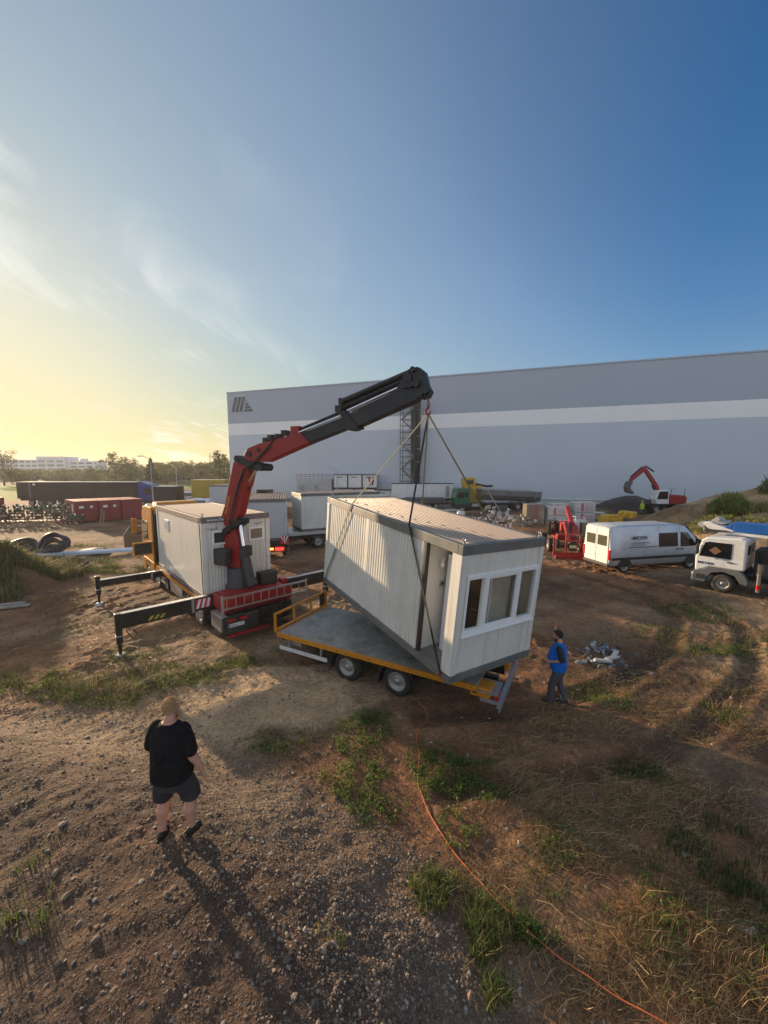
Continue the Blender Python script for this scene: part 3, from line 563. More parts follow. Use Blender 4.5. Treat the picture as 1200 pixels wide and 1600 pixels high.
for k in range(3): b.prism([(-1.75+k*.16, .93), (-1.67+k*.16, .93), (-1.57+k*.16, 1.05), (-1.65+k*.16, 1.05)], -.338, -.331, 'y')
b.mk('hazard_mark', mat('yellow_mark', (.5, .4, .05), .5), o1)
# crane base, ladder, rear
b = B(); b.box(.15, -1.42, .95, 2.5, -.36, 1.4); b.prism([(-1.44, 1.0), (-1.5, 1.05), (-1.5, 1.4), (-1.42, 1.45), (-.5, 1.45), (-.4, 1.38), (-.4, 1.0)], .3, 2.3, 'x'); b.mk('crane_base', redp, ct, .02)
b = B(); b.box(.05, -1.66, 1.14, 3.0, -1.62, 1.19).box(.05, -1.66, 1.5, 3.0, -1.62, 1.55)
for k in range(11): b.cyl((.15+k*.28, -1.64, 1.19), (.15+k*.28, -1.64, 1.5), .014, n=8)
b.mk('ladder', alu, ct)
B().bar((.02, -1.64, .9), (.02, -1.64, 1.6), .05, .05).mk('ladder_bracket', steel, ct); B().bar((3.0, -1.6, .95), (3.0, -1.6, 1.58), .04, .04).mk('ladder_bracket', steel, ct)
B().box(-.06, -1.62, .45, .16, -.75, .93).mk('tool_box', alu, ct, .015)
B().box(.0, -1.75, .38, 1.1, -1.6, .92).mk('rear_panel', blkm, ct, .01)
for x in (.12, .5): B().box(x, -1.775, .78, x+.24, -1.75, .86).mk('tail_light', redl, ct, .004)
pl = B().box(.12, -1.775, .6, .62, -1.757, .71).mk('number_plate', wwhite, ct); B().box(.12, -1.778, .6, .16, -1.776, .71).mk('plate_band', mat('blue_band', (.02, .06, .4), .5), pl)
text('plate_text', 'DE·KJ 157', .1, blk, pl, (.17, -1.779, .622), (R(90), 0, 0), .001)
B().box(.1, -1.78, .28, 2.3, -1.7, .36).mk('rear_bumper', redp, ct, .01)
b = B(); b.box(1.2, -1.6, .4, 2.4, -1.2, .95); b.mk('hydraulic_block', blk, ct, .02)
h = B()
for k in range(7):
    x = 1.1+k*.16; h.tube([(x, -1.63, .95), (x+.06, -1.72, .8), (x+.02, -1.7, .6), (x-.06, -1.66, .5)], .018, 6)
h.mk('hydraulic_hoses', blkm, ct)
B().box(2.2, -1.7, .45, 2.24, -1.3, .98).mk('mud_flap', greyrub, ct)
B().box(1.62, -.95, 1.45, 2.22, -.5, 1.88).mk('control_box', blkm, ct, .03)
B().box(2.35, -1.0, 1.4, 2.6, -.7, 1.55).mk('valve_cover', redp, ct, .02)
B().prism([(-.38, .95), (.1, .95), (.1, 1.25), (-.38, 1.25)], -.35, -.32, 'y').mk('warning_plate', redmark, ct)
b = B()
for k in range(3): b.prism([(-.38+k*.16, .95), (-.30+k*.16, .95), (-.2+k*.14, 1.25), (-.28+k*.14, 1.25)], -.356, -.351, 'y')
b.mk('warning_stripe', wwhite, ct)
# crane in its own plane: local s = x, thickness y, z up; placed at the slewing axis
CR = dict(loc=(1.2, -.61, 0), rot=(0, 0, R(-67.5)))
def cpart(b, name, m, par=ct, bevel=.015):
    o = b.mk(name, m, par, bevel)
    if par is ct: o.location = CR['loc']; o.rotation_euler = CR['rot']
    return o
b = B(); b.lathe([(.001, 1.4), (.46, 1.4), (.46, 1.5), (.4, 1.52), (.38, 2.08), (.34, 2.12), (.001, 2.12)], Matrix.Translation((-.3, 0, 0)), 28); cpart(b, 'slewing_column', greyrub, bevel=0)
b = B(); b.prism([(-.75, 2.1), (-.05, 2.1), (-.1, 2.9), (-.28, 3.45), (-.5, 3.45), (-.85, 3.2), (-.87, 2.7)], -.17, .17, 'y'); col_o = cpart(b, 'crane_column', redp)
b = B(); b.prism([(-1.12, 2.22), (-.42, 2.22), (-.34, 2.8), (-1.12, 2.8)], -.52, -.2, 'y'); cpart(b, 'oil_tank', greyrub, bevel=.06)
b = B(); b.tube([(.3, -.1, 1.7), (.0, -.05, 2.85)], .16, 16); b.tube([(.42, -.1, 1.55), (.3, -.1, 1.75)], .2, 12); b.box(.05, -.24, 2.55, .25, .1, 2.9); lcyl = cpart(b, 'lifting_cylinder', greyrub, bevel=0)
B().cyl((.02, -.05, 2.8), (-.15, 0, 3.6), .07).mk('piston_rod', chrome, lcyl)
b = B(); b.cyl((-.1, -.27, 3.72), (-.1, .27, 3.72), .12).cyl((-.8, -.25, 3.28), (-.8, .25, 3.28), .12); b.bar((-.8, -.22, 3.28), (-.1, -.22, 3.7), .06, .2).bar((-.8, .22, 3.28), (-.1, .22, 3.7), .06, .2); cpart(b, 'knee_linkage', blk)
b = B(); b.prism([(-.87, 3.85), (-.72, 3.55), (-.42, 3.6), (-.02, 3.98), (.5, 5.45), (.43, 5.62), (-.05, 5.8), (-.2, 5.72), (-.68, 4.25)], -.16, .16, 'y'); b.prism([(-.05, 5.1), (.3, 4.9), (.5, 5.45), (.43, 5.62), (-.05, 5.8)], -.2, .2, 'y'); bm1 = cpart(b, 'main_boom', redp)
text('boom_lettering', 'PALFINGER', .13, mat('yellow_lettering', (.6, .4, .04), .5), bm1, (-.6, -.163, 3.95), (R(90), R(-72), 0), .002)
h = B(); h.tube([(-.5, -.2, 3.3), (-.3, -.22, 4.1), (.05, -.21, 5.0), (.35, -.24, 5.5), (.8, -.22, 5.75), (1.3, -.2, 6.15), (1.7, -.19, 6.5)], .022, 6).tube([(-.45, -.24, 3.3), (-.22, -.25, 4.1), (.1, -.23, 4.95), (.45, -.27, 5.4), (.9, -.24, 5.8), (1.5, -.21, 6.2)], .018, 6).tube([(-.6, .2, 3.2), (-.35, .22, 4.3), (.1, .2, 5.2)], .02, 6); h.mk('hose_bundle', blkm, bm1)
b = B(); [b.cyl((s_, -.175, z_), (s_, -.16, z_), .035, n=10) for s_, z_ in ((-.7, 3.75), (-.5, 3.72), (.2, 5.3), (.0, 5.6), (.35, 5.45))]; b.mk('pin_heads', blk, bm1)
b = B(); b.tube([(-.38, -.0, 4.0), (.22, 0, 4.98)], .15, 16); b.box(-.5, -.1, 3.85, -.3, .1, 4.1); bc = cpart(b, 'boom_cylinder', blkm, bevel=0)
B().cyl((.2, 0, 4.95), (.72, 0, 5.6), .075).mk('piston_rod', chrome, bc)
b = B(); b.cyl((.06, -.26, 5.84), (.06, .26, 5.84), .11).cyl((1.02, -.28, 5.56), (1.02, .28, 5.56), .12).cyl((.7, -.24, 5.6), (.7, .24, 5.6), .14)
for y in (-.21, .21): b.bar((.06, y, 5.84), (.7, y, 5.6), .06, .22).bar((.65, y, 5.6), (1.02, y, 5.56), .06, .24)
cpart(b, 'elbow_linkage', blk)
b = B(); b.prism([(.29, 5.92), (.34, 5.75), (.9, 5.74), (1.22, 5.73), (2.92, 6.29), (2.56, 6.6), (2.17, 6.52), (.97, 6.31), (.47, 6.17)], -.18, .18, 'y'); b.cyl((.55, -.2, 5.98), (.55, .2, 5.98), .1, m=1).cyl((.95, -.2, 6.1), (.95, .2, 6.1), .07, m=1); bm2 = cpart(b, 'fly_boom', [redp, blk])
b = B()
for k, (s, z) in enumerate([(1.15, 6.42), (1.35, 6.5), (1.65, 6.52), (1.9, 6.62), (2.3, 6.72)]): b.box(s-.09, -.12, z-.08, s+.1, .12, z+.08)
b.tube([(1.1, .05, 6.42), (1.5, .08, 6.58), (1.9, .05, 6.6), (2.4, .06, 6.78)], .025, 6).tube([(1.1, -.08, 6.38), (1.7, -.1, 6.55), (2.3, -.08, 6.66)], .025, 6); b.mk('valve_block', blk, bm2, .01)
B().box(2.2, -.16, 6.55, 2.52, .16, 6.8).mk('cylinder_mount', redp, bm2, .02)
b = B(); b.prism([(2.46, 6.52), (2.88, 6.27), (4.55, 6.76), (4.4, 6.98), (4.1, 6.98)], -.15, .15, 'y'); cpart(b, 'boom_extension', blk)
dk2 = mat('worn_dark_steel', (.017, .018, .020), .42, .2, var=.25, dirt=.4)
b = B(); b.prism([(4.2, 7.0), (4.35, 6.74), (4.54, 6.68), (6.32, 7.28), (6.36, 7.45), (5.8, 7.6)], -.17, .17, 'y'); cpart(b, 'boom_extension', dk2)
b = B(); b.prism([(4.2, 6.6), (4.35, 6.58), (4.6, 6.64), (4.5, 6.8), (4.15, 7.14), (3.98, 7.1)], -.21, .21, 'y'); cpart(b, 'boom_collar', blk)
b = B(); b.tube([(2.5, -.12, 6.6), (4.06, -.12, 7.03)], .035, 10).tube([(2.5, .1, 6.62), (4.06, .1, 7.05)], .035, 10).tube([(4.23, -.14, 7.14), (5.76, -.14, 7.63)], .04, 10).tube([(4.23, .1, 7.16), (5.76, .1, 7.65)], .04, 10); cpart(b, 'extension_rod', chrome, bevel=0)
b = B(); b.tube([(2.43, .02, 6.7), (3.9, .02, 7.13)], .05, 12); b.tube([(3.95, -.08, 7.22), (5.8, -.08, 7.78)], .075, 12).tube([(3.9, .1, 7.2), (5.8, .1, 7.78)], .075, 12); b.tube([(4.0, -.1, 7.4), (6.1, -.1, 8.0)], .085, 12).tube([(4.0, .12, 7.4), (6.1, .12, 8.0)], .06, 12).box(3.85, -.2, 7.12, 4.05, .2, 7.3).box(3.95, -.17, 7.32, 4.08, .17, 7.5)
cpart(b, 'extension_cylinder', blk, bevel=0)
b = B(); b.prism([(5.75, 7.5), (6.35, 7.34), (6.6, 7.33), (6.67, 7.5), (6.58, 7.66), (6.5, 7.98), (6.31, 8.12), (6.05, 8.08), (5.75, 7.85)], -.13, .13, 'y')
for s, z, r in ((6.05, 7.85, .12), (6.3, 7.7, .1), (6.2, 8.05, .07), (6.55, 7.5, .09), (6.4, 7.4, .08)): b.cyl((s, -.22, z), (s, .22, z), r)
b.tube([(5.7, .18, 7.95), (6.0, .2, 8.12), (6.25, .2, 8.16), (6.45, .18, 8.0)], .02, 6).box(5.9, -.2, 7.6, 6.2, .2, 7.8)
cpart(b, 'boom_head', blk)
b = B()
for k in range(3):
    c0 = Vector((6.57, 0, 7.27-k*.085)); a = k % 2
    b.tube([c0+Vector(((.035*math.cos(t*math.pi/5)) if a else 0, (.035*math.cos(t*math.pi/5)) if not a else 0, .055*math.sin(t*math.pi/5))) for t in range(11)], .013, 6)
b.tube([(6.57, 0, 7.1), (6.52, 0, 7.05), (6.5, 0, 6.98), (6.53, 0, 6.92), (6.59, 0, 6.91), (6.63, 0, 6.96), (6.62, 0, 7.02)], [.02, .024, .03, .032, .03, .022, .012], 8).cyl((6.57, 0, 7.08), (6.57, 0, 7.16), .035)
cpart(b, 'crane_hook', mat('hook_red', (.3, .03, .02), .5), bevel=0)
# ================= container standing on the truck
tc_ = thing('site_container', 'white cabin container with two small windows strapped on the orange crane truck', 'container', (-6.1, 12.64, 1.05), 42.5)
container(tc_, 2.44, 6.2, 2.84, ribs=20, fr=mat('purple_grey_frame', (.16, .13, .135), .5, var=.15, dirt=.4, dcol=(.3, .24, .2)), rh=.2)
zt2 = 2.64
b = B(); b.box(.02, .16, .17, .05, 2.39, zt2).box(.02, 2.41, .17, .05, 5.2, zt2).box(.06, .16, .17, .1, 6.04, zt2).box(.03, 5.2, .17, .05, 6.04, zt2); b.mk('side_wall', white, tc_)
b = B(); b.box(2.38, .16, .17, 2.42, 6.04, zt2); b.mk('side_wall', white, tc_)
b = B(); b.corr((.16, .03), (2.28, .03), .17, zt2, (0, 1), .1, .014); b.box(.16, .08, .17, 2.28, .11, zt2); b.mk('end_wall', white, tc_)
B().box(.16, 6.1, .17, 2.28, 6.15, zt2).mk('end_wall', white, tc_)
for x0, x1, mm in ((.34, .92, mat('dark_pane', (.02, .02, .022), .1)), (1.62, 2.2, mat('brown_blind_pane', (.17, .13, .1), .3))):
    wv = B().box(x0, -.02, 1.87, x1, .03, 1.93).box(x0, -.02, 2.29, x1, .03, 2.35).box(x0, -.019, 1.93, x0+.07, .029, 2.29).box(x1-.07, -.019, 1.93, x1, .029, 2.29).mk('window', pvc, tc_, .004)
    B().box(x0+.07, .005, 1.93, x1-.07, .02, 2.29).mk('pane', mm, wv)
wv = B().box(-.01, 4.17, 1.87, .02, 4.84, 2.34).mk('window', pvc, tc_, .004); B().box(-.014, 4.27, 1.95, -.011, 4.74, 2.26).mk('pane', mat('pale_pane', (.5, .5, .47), .3), wv)
text('fascia_lettering', 'www.Fagsi', .125, wwhite, tc_, (.2, -.004, 2.7), (R(90), 0, 0), .002, sx=1.35, bold=.002)
b = B(); b.tube([(-.02, .08, 2.84), (-.03, .05, 2.6), (-.02, .02, .1)], .014, 6); b.mk('lashing_strap', blkm, tc_)
for z, x in ((2.45, .35), (2.5, 1.95)):
    b = B(); b.tube([(x-.15, -.012, z), (x, -.015, z-.05), (x+.2, -.012, z+.01)], .008, 5).ell((x, -.012, z-.02), (.02, .01, .02)).ell((x+.16, -.012, z), (.02, .01, .02)); b.mk('cable_stub', blkm, tc_)
# ================= warehouse
Wd = Vector((-.9455, .3255, 0)); W0 = Vector((24.1, 57.9, 0))
wh = thing('warehouse', 'huge flat roofed grey warehouse with one white stripe filling the right background', 'warehouse', tuple(W0), math.degrees(math.atan2(.3255, -.9455)))
# local x along the wall to the left, local y towards the camera is -(normal): depth goes +y? normal to camera = (-.3255,-.9455)
xa, xb = -75, 57.8
whm = lambda n, c: mat(n, c, .45, .1, var=.04, vs=.15)
gy1 = whm('upper_grey_cladding', (.39, .43, .485)); gy2 = whm('lower_grey_cladding', (.54, .585, .635)); wst = whm('white_cladding', (.86, .85, .82)); plth = whm('pale_plinth', (.5, .51, .52))
def wallpanel(z0, z1, m, name, pitch=2.2, dep=.005):
    b = B(); n = int((xb-xa)/pitch)
    b.box(xa, -55, z0, xb, 0, z1)
    for i in range(n):
        x = xa+i*pitch; b.box(x+.03, 0, z0, x+pitch-.03, dep, z1)
    return b.mk(name, m, wh)
wallpanel(14.3, 20.1, gy1, 'upper_wall'); wallpanel(12.1, 14.296, wst, 'white_stripe'); wallpanel(1.2, 12.096, gy2, 'lower_wall'); wallpanel(-.5, 1.196, plth, 'plinth', 6)
B().box(xa, -55, 20.1, xb+.1, .1, 20.3).mk('parapet', gy1, wh)
B().box(-40, .05, 1.0, 22, .14, 1.15).mk('drip_rail', wwhite, wh)
# emblem: three slanted bars and four rising steps
lg = B(); gl = .05
def lp(u, z): return (u, z)
lx, lz = 56.8, 16.5
for k in range(3):
    x = lx-k*.92; lg.prism([(x, lz), (x-.55, lz), (x-1.45, lz+2.75), (x-.9, lz+2.75)], .05, .12, 'y')
for k in range(4):
    z = lz+k*.55; x0 = lx-2.95-k*.2; x1 = lx-5.0+k*.45; lg.prism([(x0, z), (x1, z), (x1+.2, z+.36), (x0-.12, z+.36)], .05, .12, 'y')
lg.mk('emblem', mat('emblem_grey', (.09, .1, .11), .5), wh)
# stair tower
st = thing('stair_tower', 'tall scaffold stair tower standing against the warehouse wall', 'scaffold', (4.3, 63.0, 0), -18.9)
b = B(); W2 = 2.1; T = 17.2
for x in (-1.3, 1.0):
    for y in (-1.5, 0): b.tube([(x, y, 0), (x, y, T)], .07, 6)
for k in range(9):
    z = 1.6+k*1.95
    for y in (-1.5, 0): b.tube([(-1.3, y, z), (1.0, y, z)], .05, 5).tube([(-1.3, y, z+1), (1.0, y, z+1)], .04, 5)
    for x in (-1.3, 1.0): b.tube([(x, -1.5, z), (x, 0, z)], .035, 5)
b.mk('frame', mat('dark_scaffold_steel', (.10, .10, .10), .5, .3), st)
b = B()
for k in range(9):
    z = -.3+k*1.95+.0; a = (-1.1, .8) if k % 2 else (.8, -1.1)
    if z+1.9 < T:
        for y in (-1.45, -.8): b.bar((a[0], y, max(z, 0)), (a[1], y, z+1.9), .05, .16)
        for j in range(8): f = (j+.5)/8; b.box(a[0]+(a[1]-a[0])*f-.12, -1.44, z+1.9*f-.02, a[0]+(a[1]-a[0])*f+.12, -.81, z+1.9*f+.02)
        b.bar((a[0], -1.5, z+.9), (a[1], -1.5, z+2.8), .03, .04).bar((a[0], -1.5, z+.5), (a[1], -1.5, z+2.4), .03, .03)
b.mk('stairs', mat('stair_steel', (.22, .22, .21), .5, .3), st)
b = B()
for k in range(8): b.box(1.05, -.9, .6+k*2.05, 1.7, -.1, 2.5+k*2.05)
b.mk('dark_panel', blk, st)
B().box(.1, -.25, .5, 1.0, -.15, T-.3).mk('net_sheet', mat('net_grey', (.07, .068, .065), .8), st)
b = B(); b.tube([(1.75, -.5, 0), (1.75, -.5, T)], .06, 6); b.mk('mast', steel, st)
# ================= background vehicles and objects
gpan = mat('grey_white_panel', (.50, .52, .54), .5, var=.08, dirt=.25, dcol=(.3, .28, .25))
def side_y(st, x, z):
    xs = [s[0] for s in st]; g = lambda k: float(np.interp(x, xs, [s[k] for s in st])); zb, zm, zt, wb, wm, wt = [g(k) for k in range(1, 7)]
    return wb+(wm-wb)*(z-zb)/(zm-zb) if z < zm else wm+(wt-wm)*min(1, (z-zm)/max(.01, zt-.1-zm))
def loftbody(b, st, m=0):      # stations (x, zb, zmid, zt, wb, wmid, wtop) ; x = length axis, y = half width
    ring = []
    for x, zb, zm, zt, wb, wm, wt in st:
        r = [(-wb*.9, zb), (-wb, zb+.06), (-wm, zm), (-wt, zt-.12), (-wt+.07, zt-.035), (-wt*.6, zt), (wt*.6, zt), (wt-.07, zt-.035), (wt, zt-.12), (wm, zm), (wb, zb+.06), (wb*.9, zb)]
        ring.append([(x, y, z) for y, z in r])
    n = 12; vs = [p for r in ring for p in r]; fs = [(i*n+k, i*n+(k+1) % n, (i+1)*n+(k+1) % n, (i+1)*n+k) for i in range(len(ring)-1) for k in range(n)]
    b.add(vs, fs, m, True); b.add(ring[0], [tuple(range(n))], m); b.add(ring[-1], [tuple(range(n))[::-1]], m); return b
def sidepanel(b, st, poly, s, off=.012, m=0):
    vs = [(x, s*(side_y(st, x, z)+off), z) for x, z in poly]; b.add(vs, [tuple(range(len(poly)))], m); return b
silver = mat('silver_paint', (.52, .54, .57), .32, .25, var=.05, dirt=.3, dcol=(.2, .17, .13), ds=1.5, coat=.4)
wpaint = mat('white_vehicle_paint', (.72, .72, .70), .3, var=.05, dirt=.35, dcol=(.35, .3, .23), ds=1.5, coat=.3)
streaks(wpaint, (.33, .27, .2), .35, (3, 3, 1), .1); streaks(gpan, (.3, .27, .22), .4)
def car_wheel(root, x, y, r, s, w=.22): return wheel(root, (x, y, r), r, w, r*.62, 'y', s)
# --- silver van (x forward, y left)
van = thing('parked_van', 'silver panel van with dark lettering parked by the dirt heap, rear doors in the sun', 'van', (12.55, 20.85, 0), 11)
van.rotation_euler[2] = R(12.5)
st = [(-.95, .42, 1.0, 2.42, .86, .98, .84), (-.9, .40, 1.0, 2.5, .93, 1.0, .87), (0, .38, 1.0, 2.53, .95, 1.01, .88), (3.3, .38, 1.0, 2.52, .95, 1.01, .88), (3.9, .38, 1.0, 2.44, .95, 1.01, .86), (4.5, .38, 1.0, 2.0, .95, 1.0, .86), (4.95, .38, .95, 1.5, .95, .99, .88), (5.45, .38, .85, 1.25, .93, .97, .84), (5.7, .42, .75, 1.0, .82, .86, .72)]
b = B(); loftbody(b, st); body = b.mk('body', silver, van)
b = B()
for s in (-1, 1):
    w_ = B(); sidepanel(w_, st, [(3.55, 1.3), (4.66, 1.3), (4.55, 1.5), (4.05, 2.04), (3.55, 2.1)], s); w_.mk('window', dkglass, van)
    w_ = B(); sidepanel(w_, st, [(2.1, 1.33), (3.35, 1.33), (3.35, 2.08), (2.1, 2.08)], s); w_.mk('window', dkglass, van)
    t_ = B(); sidepanel(t_, st, [(-.85, .72), (4.5, .72), (4.5, .86), (-.85, .86)], s, .02); t_.mk('side_trim', blkm, van)
    t_ = B(); sidepanel(t_, st, [(.2, 1.36), (2.0, 1.36), (2.0, 1.39), (.2, 1.39)], s, .014)
    for x in (2.05, 3.45): sidepanel(t_, st, [(x, .5), (x+.015, .5), (x+.015, 2.45), (x, 2.45)], s, .011)
    t_.mk('door_line', blkm, van)
    for x in (3.3, 3.62): B().box(x-.09, s*1.0, 1.16, x+.09, s*1.04, 1.21).mk('door_handle', blkm, van)
B().add([(4.02, -.8, 2.36), (4.02, .8, 2.36), (4.93, .84, 1.54), (4.93, -.84, 1.54)], [(0, 1, 2, 3)]).mk('windscreen', dkglass, van, loc=(.03, 0, .03))
for s in (-1, 1):
    wheel(van, (0, s*.86, .36), .36, .23, .22, 'y', -s if False else (-1 if s < 0 else 1)); wheel(van, (4.33, s*.86, .36), .36, .23, .22, 'y', -1 if s < 0 else 1)
for x in (0, 4.33):
    for s in (-1, 1):
        b = B(); P = [(x+.44*math.cos(R(a)), .36+.44*math.sin(R(a))) for a in range(-5, 186, 19)]; b.prism([(p, max(q, .36)) for p, q in P], s*.80, s*.985, 'y'); b.mk('wheel_arch', blkm, van)
rd = B(); rd.box(-.985, -.83, .52, -.94, -.01, 2.34).box(-.985, .01, .52, -.94, .83, 2.34); rdo = rd.mk('rear_door', wpaint, van, .03)
for y in (-.72, .08): B().box(-.998, y, 1.45, -.984, y+.64, 2.0).mk('rear_window', mat('green_grey_glass', (.09, .09, .06), .1), rdo, .02)
B().box(-1.02, -.9, .36, -.9, .9, .52).mk('rear_bumper', blkm, van, .03)
for s in (-1, 1): B().box(-1.0, s*.84, .75, -.9, s*.97, 1.3).mk('tail_light', redl, van, .01)
B().box(-1.0, .1, .82, -.985, .6, .94).mk('number_plate', wwhite, rdo)
B().box(5.55, -.3, .6, 5.73, .3, .75).mk('grille', blkm, van)
for s in (-1, 1):
    B().box(5.55, s*.62, .85, 5.8, s*.9, 1.08).mk('headlight', mat('headlight_glass', (.6, .6, .6), .1), van, .04)
    B().box(4.5, s*.98, 1.35, 4.62, s*1.22, 1.7).mk('mirror', blkm, van, .03)
# lettering on the side facing the camera (local -y)
text('side_lettering', 'MEYER', .26, navy, van, (.35, -1.03, 1.8), (R(85), 0, 0), .004, sx=1.2, bold=.003)
for k, (l, h) in enumerate([(1.1, .05), (.9, .03), (1.0, .03)]): B().box(.35, -1.02, 1.6-k*.11, .35+l, -1.014, 1.6-k*.11+h*.7).mk('small_lettering', mat('grey_lettering', (.15, .17, .22), .5), van)
# --- simple cars further back
def car(name, label, cat, loc, yaw, paint, Ln=4.3, Hh=1.5, est=True, group='parked cars behind the containers'):
    t = thing(name, label, cat, loc, yaw, group); h = Ln/2
    r_ = h-.25 if est else h-.7
    st = [(-h, .35, .75, .98, .7, .78, .68), (-h+.12, .28, .75, Hh-.45, .78, .86, .66), (-r_+.25, .25, .75, Hh-.03, .8, .88, .6), (0, .25, .75, Hh, .8, .88, .62), (h*.35, .25, .75, Hh-.12, .8, .88, .62), (h*.62, .25, .72, 1.0, .8, .87, .7), (h-.15, .25, .65, .86, .78, .84, .66), (h, .35, .6, .7, .6, .66, .5)]
    b = B(); loftbody(b, st); b.mk('body', paint, t)
    for s in (-1, 1):
        w_ = B(); sidepanel(w_, st, [(-r_+.2, .9), (-.1, .9), (-.1, Hh-.2), (-r_+.4, Hh-.22)], s, .02).mk('window', dkglass, t)
        w_ = B(); sidepanel(w_, st, [(-.0, .9), (h*.52, .92), (h*.36, Hh-.22), (0, Hh-.2)], s, .02).mk('window', dkglass, t)
        for x in (-h*.6, h*.62): wheel(t, (x, s*.78, .31), .31, .2, .19, 'y', s)
    B().add([(h*.38, -.58, Hh-.1), (h*.38, .58, Hh-.1), (h*.66, .68, .98), (h*.66, -.68, .98)], [(0, 1, 2, 3)]).mk('windscreen', dkglass, t, loc=(.03, 0, .03))
    return t
car('parked_car', 'white estate car parked far back on the road near the yellow lorry', 'car', (-34.4, 66.4, 0), 178, wpaint, 4.6, 1.65)
car('parked_car', 'silver people carrier half hidden behind the truck container roof', 'car', (-24.5, 49.5, 0), 175, wpaint, 4.9, 1.75)
car('parked_car', 'dark hatchback parked behind the low ribbed roof container', 'car', (-17.6, 57, 0), 10, mat('dark_green_paint', (.03, .04, .035), .3), 3.4, 1.75)
car('parked_car', 'small pale car partly hidden beside the red containers', 'car', (-27.6, 45.5, 0), 120, silver, 4.2, 1.45)
# --- long black semitrailer with blue tractor
def lorry_cab(root, x0, m, W=2.4, zt=3.3, name='cab', L=2.1, y0=-1.2):
    b = B(); P = [(x0, .9), (x0+L-.05, .9), (x0+L, 1.0), (x0+L, 1.75), (x0+L-.18, zt-.3), (x0+L-.5, zt), (x0, zt)]
    b.prism(P, y0, y0+W, 'y'); c = b.mk(name, m, root, .06)
    for y in (y0-.01, y0+W-.002):
        B().prism([(x0+.9, 1.75), (x0+L-.15, 1.75), (x0+L-.3, zt-.55), (x0+.9, zt-.55)], y, y+.012, 'y').mk('side_window', dkglass, c)
    B().add([(x0+L+.01, y0+.12, 1.8), (x0+L+.01, y0+W-.12, 1.8), (x0+L-.16, y0+W-.16, zt-.38), (x0+L-.16, y0+.16, zt-.38)], [(0, 1, 2, 3)]).mk('windscreen', dkglass, c)
    B().box(x0+.1, y0+.02, .4, x0+L+.03, y0+W-.02, .9).mk('lower_panel', blkm, root, .03)
    return c
blackbox = mat('black_curtain_side', (.022, .018, .015), .6, var=.2, vs=.8, dirt=.2)
bluep = mat('blue_vehicle_paint', (.02, .035, .22), .35, coat=.3)
ts = thing('semitrailer_lorry', 'long black box semitrailer with a blue tractor parked across the yard behind the red containers', 'lorry', (-54.8, 58.5, 0), 1)
B().box(0, -1.25, 1.1, 17.4, 1.25, 3.55).mk('cargo_box', blackbox, ts, .02)
B().box(-.02, -1.27, 3.551, 17.42, 1.27, 3.6).mk('roof_edge', mat('pale_roof', (.5, .5, .48), .5), ts)
B().box(.2, -1.0, .8, 17, 1.0, 1.1).mk('chassis', blk, ts)
b = B(); b.box(1.9, -1.262, 1.15, 1.96, -1.252, 3.5); b.mk('door_seam', steel, ts)
B().box(2.4, -1.27, 3.1, 2.8, -1.252, 3.35).mk('small_sign', wwhite, ts)
for x in (2.0, 3.3, 4.6, 16.2, 18.5):
    for s in (-1, 1): wheel(ts, (x, s*1.05, .48), .48, .3, .28, 'y', s)
lorry_cab(ts, 17.9, bluep, 2.4, 3.2, y0=-1.2)
b = B(); b.prism([(17.9, 3.2), (19.3, 3.2), (18.2, 3.65), (17.9, 3.65)], -1.1, 1.1, 'y'); b.mk('air_deflector', bluep, ts)
bt = thing('box_lorry', 'small dark box lorry parked to the right of the blue tractor', 'lorry', (-33.0, 56.2, 0), 0)
B().box(0, -1.2, .9, 3.1, 1.2, 3.0).mk('cargo_box', blackbox, bt, .02); B().box(-.01, -1.22, 3.001, 3.12, 1.22, 3.05).mk('roof_edge', steel, bt)
for x in (.7, 2.3):
    for s in (-1, 1): wheel(bt, (x, s*1.0, .42), .42, .28, .25, 'y', s)
yl = mat('yellow_box_paint', (.42, .30, .03), .5, dirt=.3)
yt = thing('box_lorry', 'yellow box lorry behind the truck container on the left of the warehouse', 'lorry', (-30.8, 62.5, 0), 4)
B().box(0, -1.25, .95, 5.2, 1.25, 3.75).mk('cargo_box', yl, yt, .02); B().box(-.02, -1.27, 3.751, 5.2, 1.27, 3.82).mk('roof_edge', mat('pale_yellow', (.6, .5, .3), .5), yt)
text('side_lettering', 'Marke', .5, mat('faded_yellow', (.55, .45, .12), .6), yt, (.8, -1.256, 1.3), (R(90), 0, 0), .002)
for x in (1, 4.2):
    for s in (-1, 1): wheel(yt, (x, s*1.05, .45), .45, .28, .26, 'y', s)
# --- plain site containers
def box_container(label, loc, yaw, W, L, Hh, pm=gpan, name='site_container', extra=None, ribs=18, group=None, door=False, openside=False):
    t = thing(name, label, 'container', loc, yaw, group); container(t, W, L, Hh, ribs=ribs, wm=pm)
    if not openside: B().box(.02, .16, .17, .06, L-.16, Hh-.2).mk('side_wall', pm, t)
    b = B(); b.box(W-.06, .16, .17, W-.02, L-.16, Hh-.2); b.mk('side_wall', pm, t)
    b = B(); b.corr((.16, .04), (W-.16, .04), .17, Hh-.2, (0, 1), .2, .01); b.mk('end_wall', pm, t); B().box(.16, L-.06, .17, W-.16, L-.03, Hh-.2).mk('end_wall', pm, t)
    return t
ca = box_container('pale grey container with striped ribbed roof loaded on a lorry behind the crane truck', (-8.35, 22.9, 1.1), 14, 2.44, 6.0, 2.6, ribs=13)
lt = thing('flatbed_lorry', 'dark flatbed lorry with glowing rear lamps under the pale grey container', 'lorry', (-8.35, 22.9, 0), 14)
B().box(.05, -.3, .92, 2.4, 7.4, 1.09).mk('deck', blk, lt, .01)
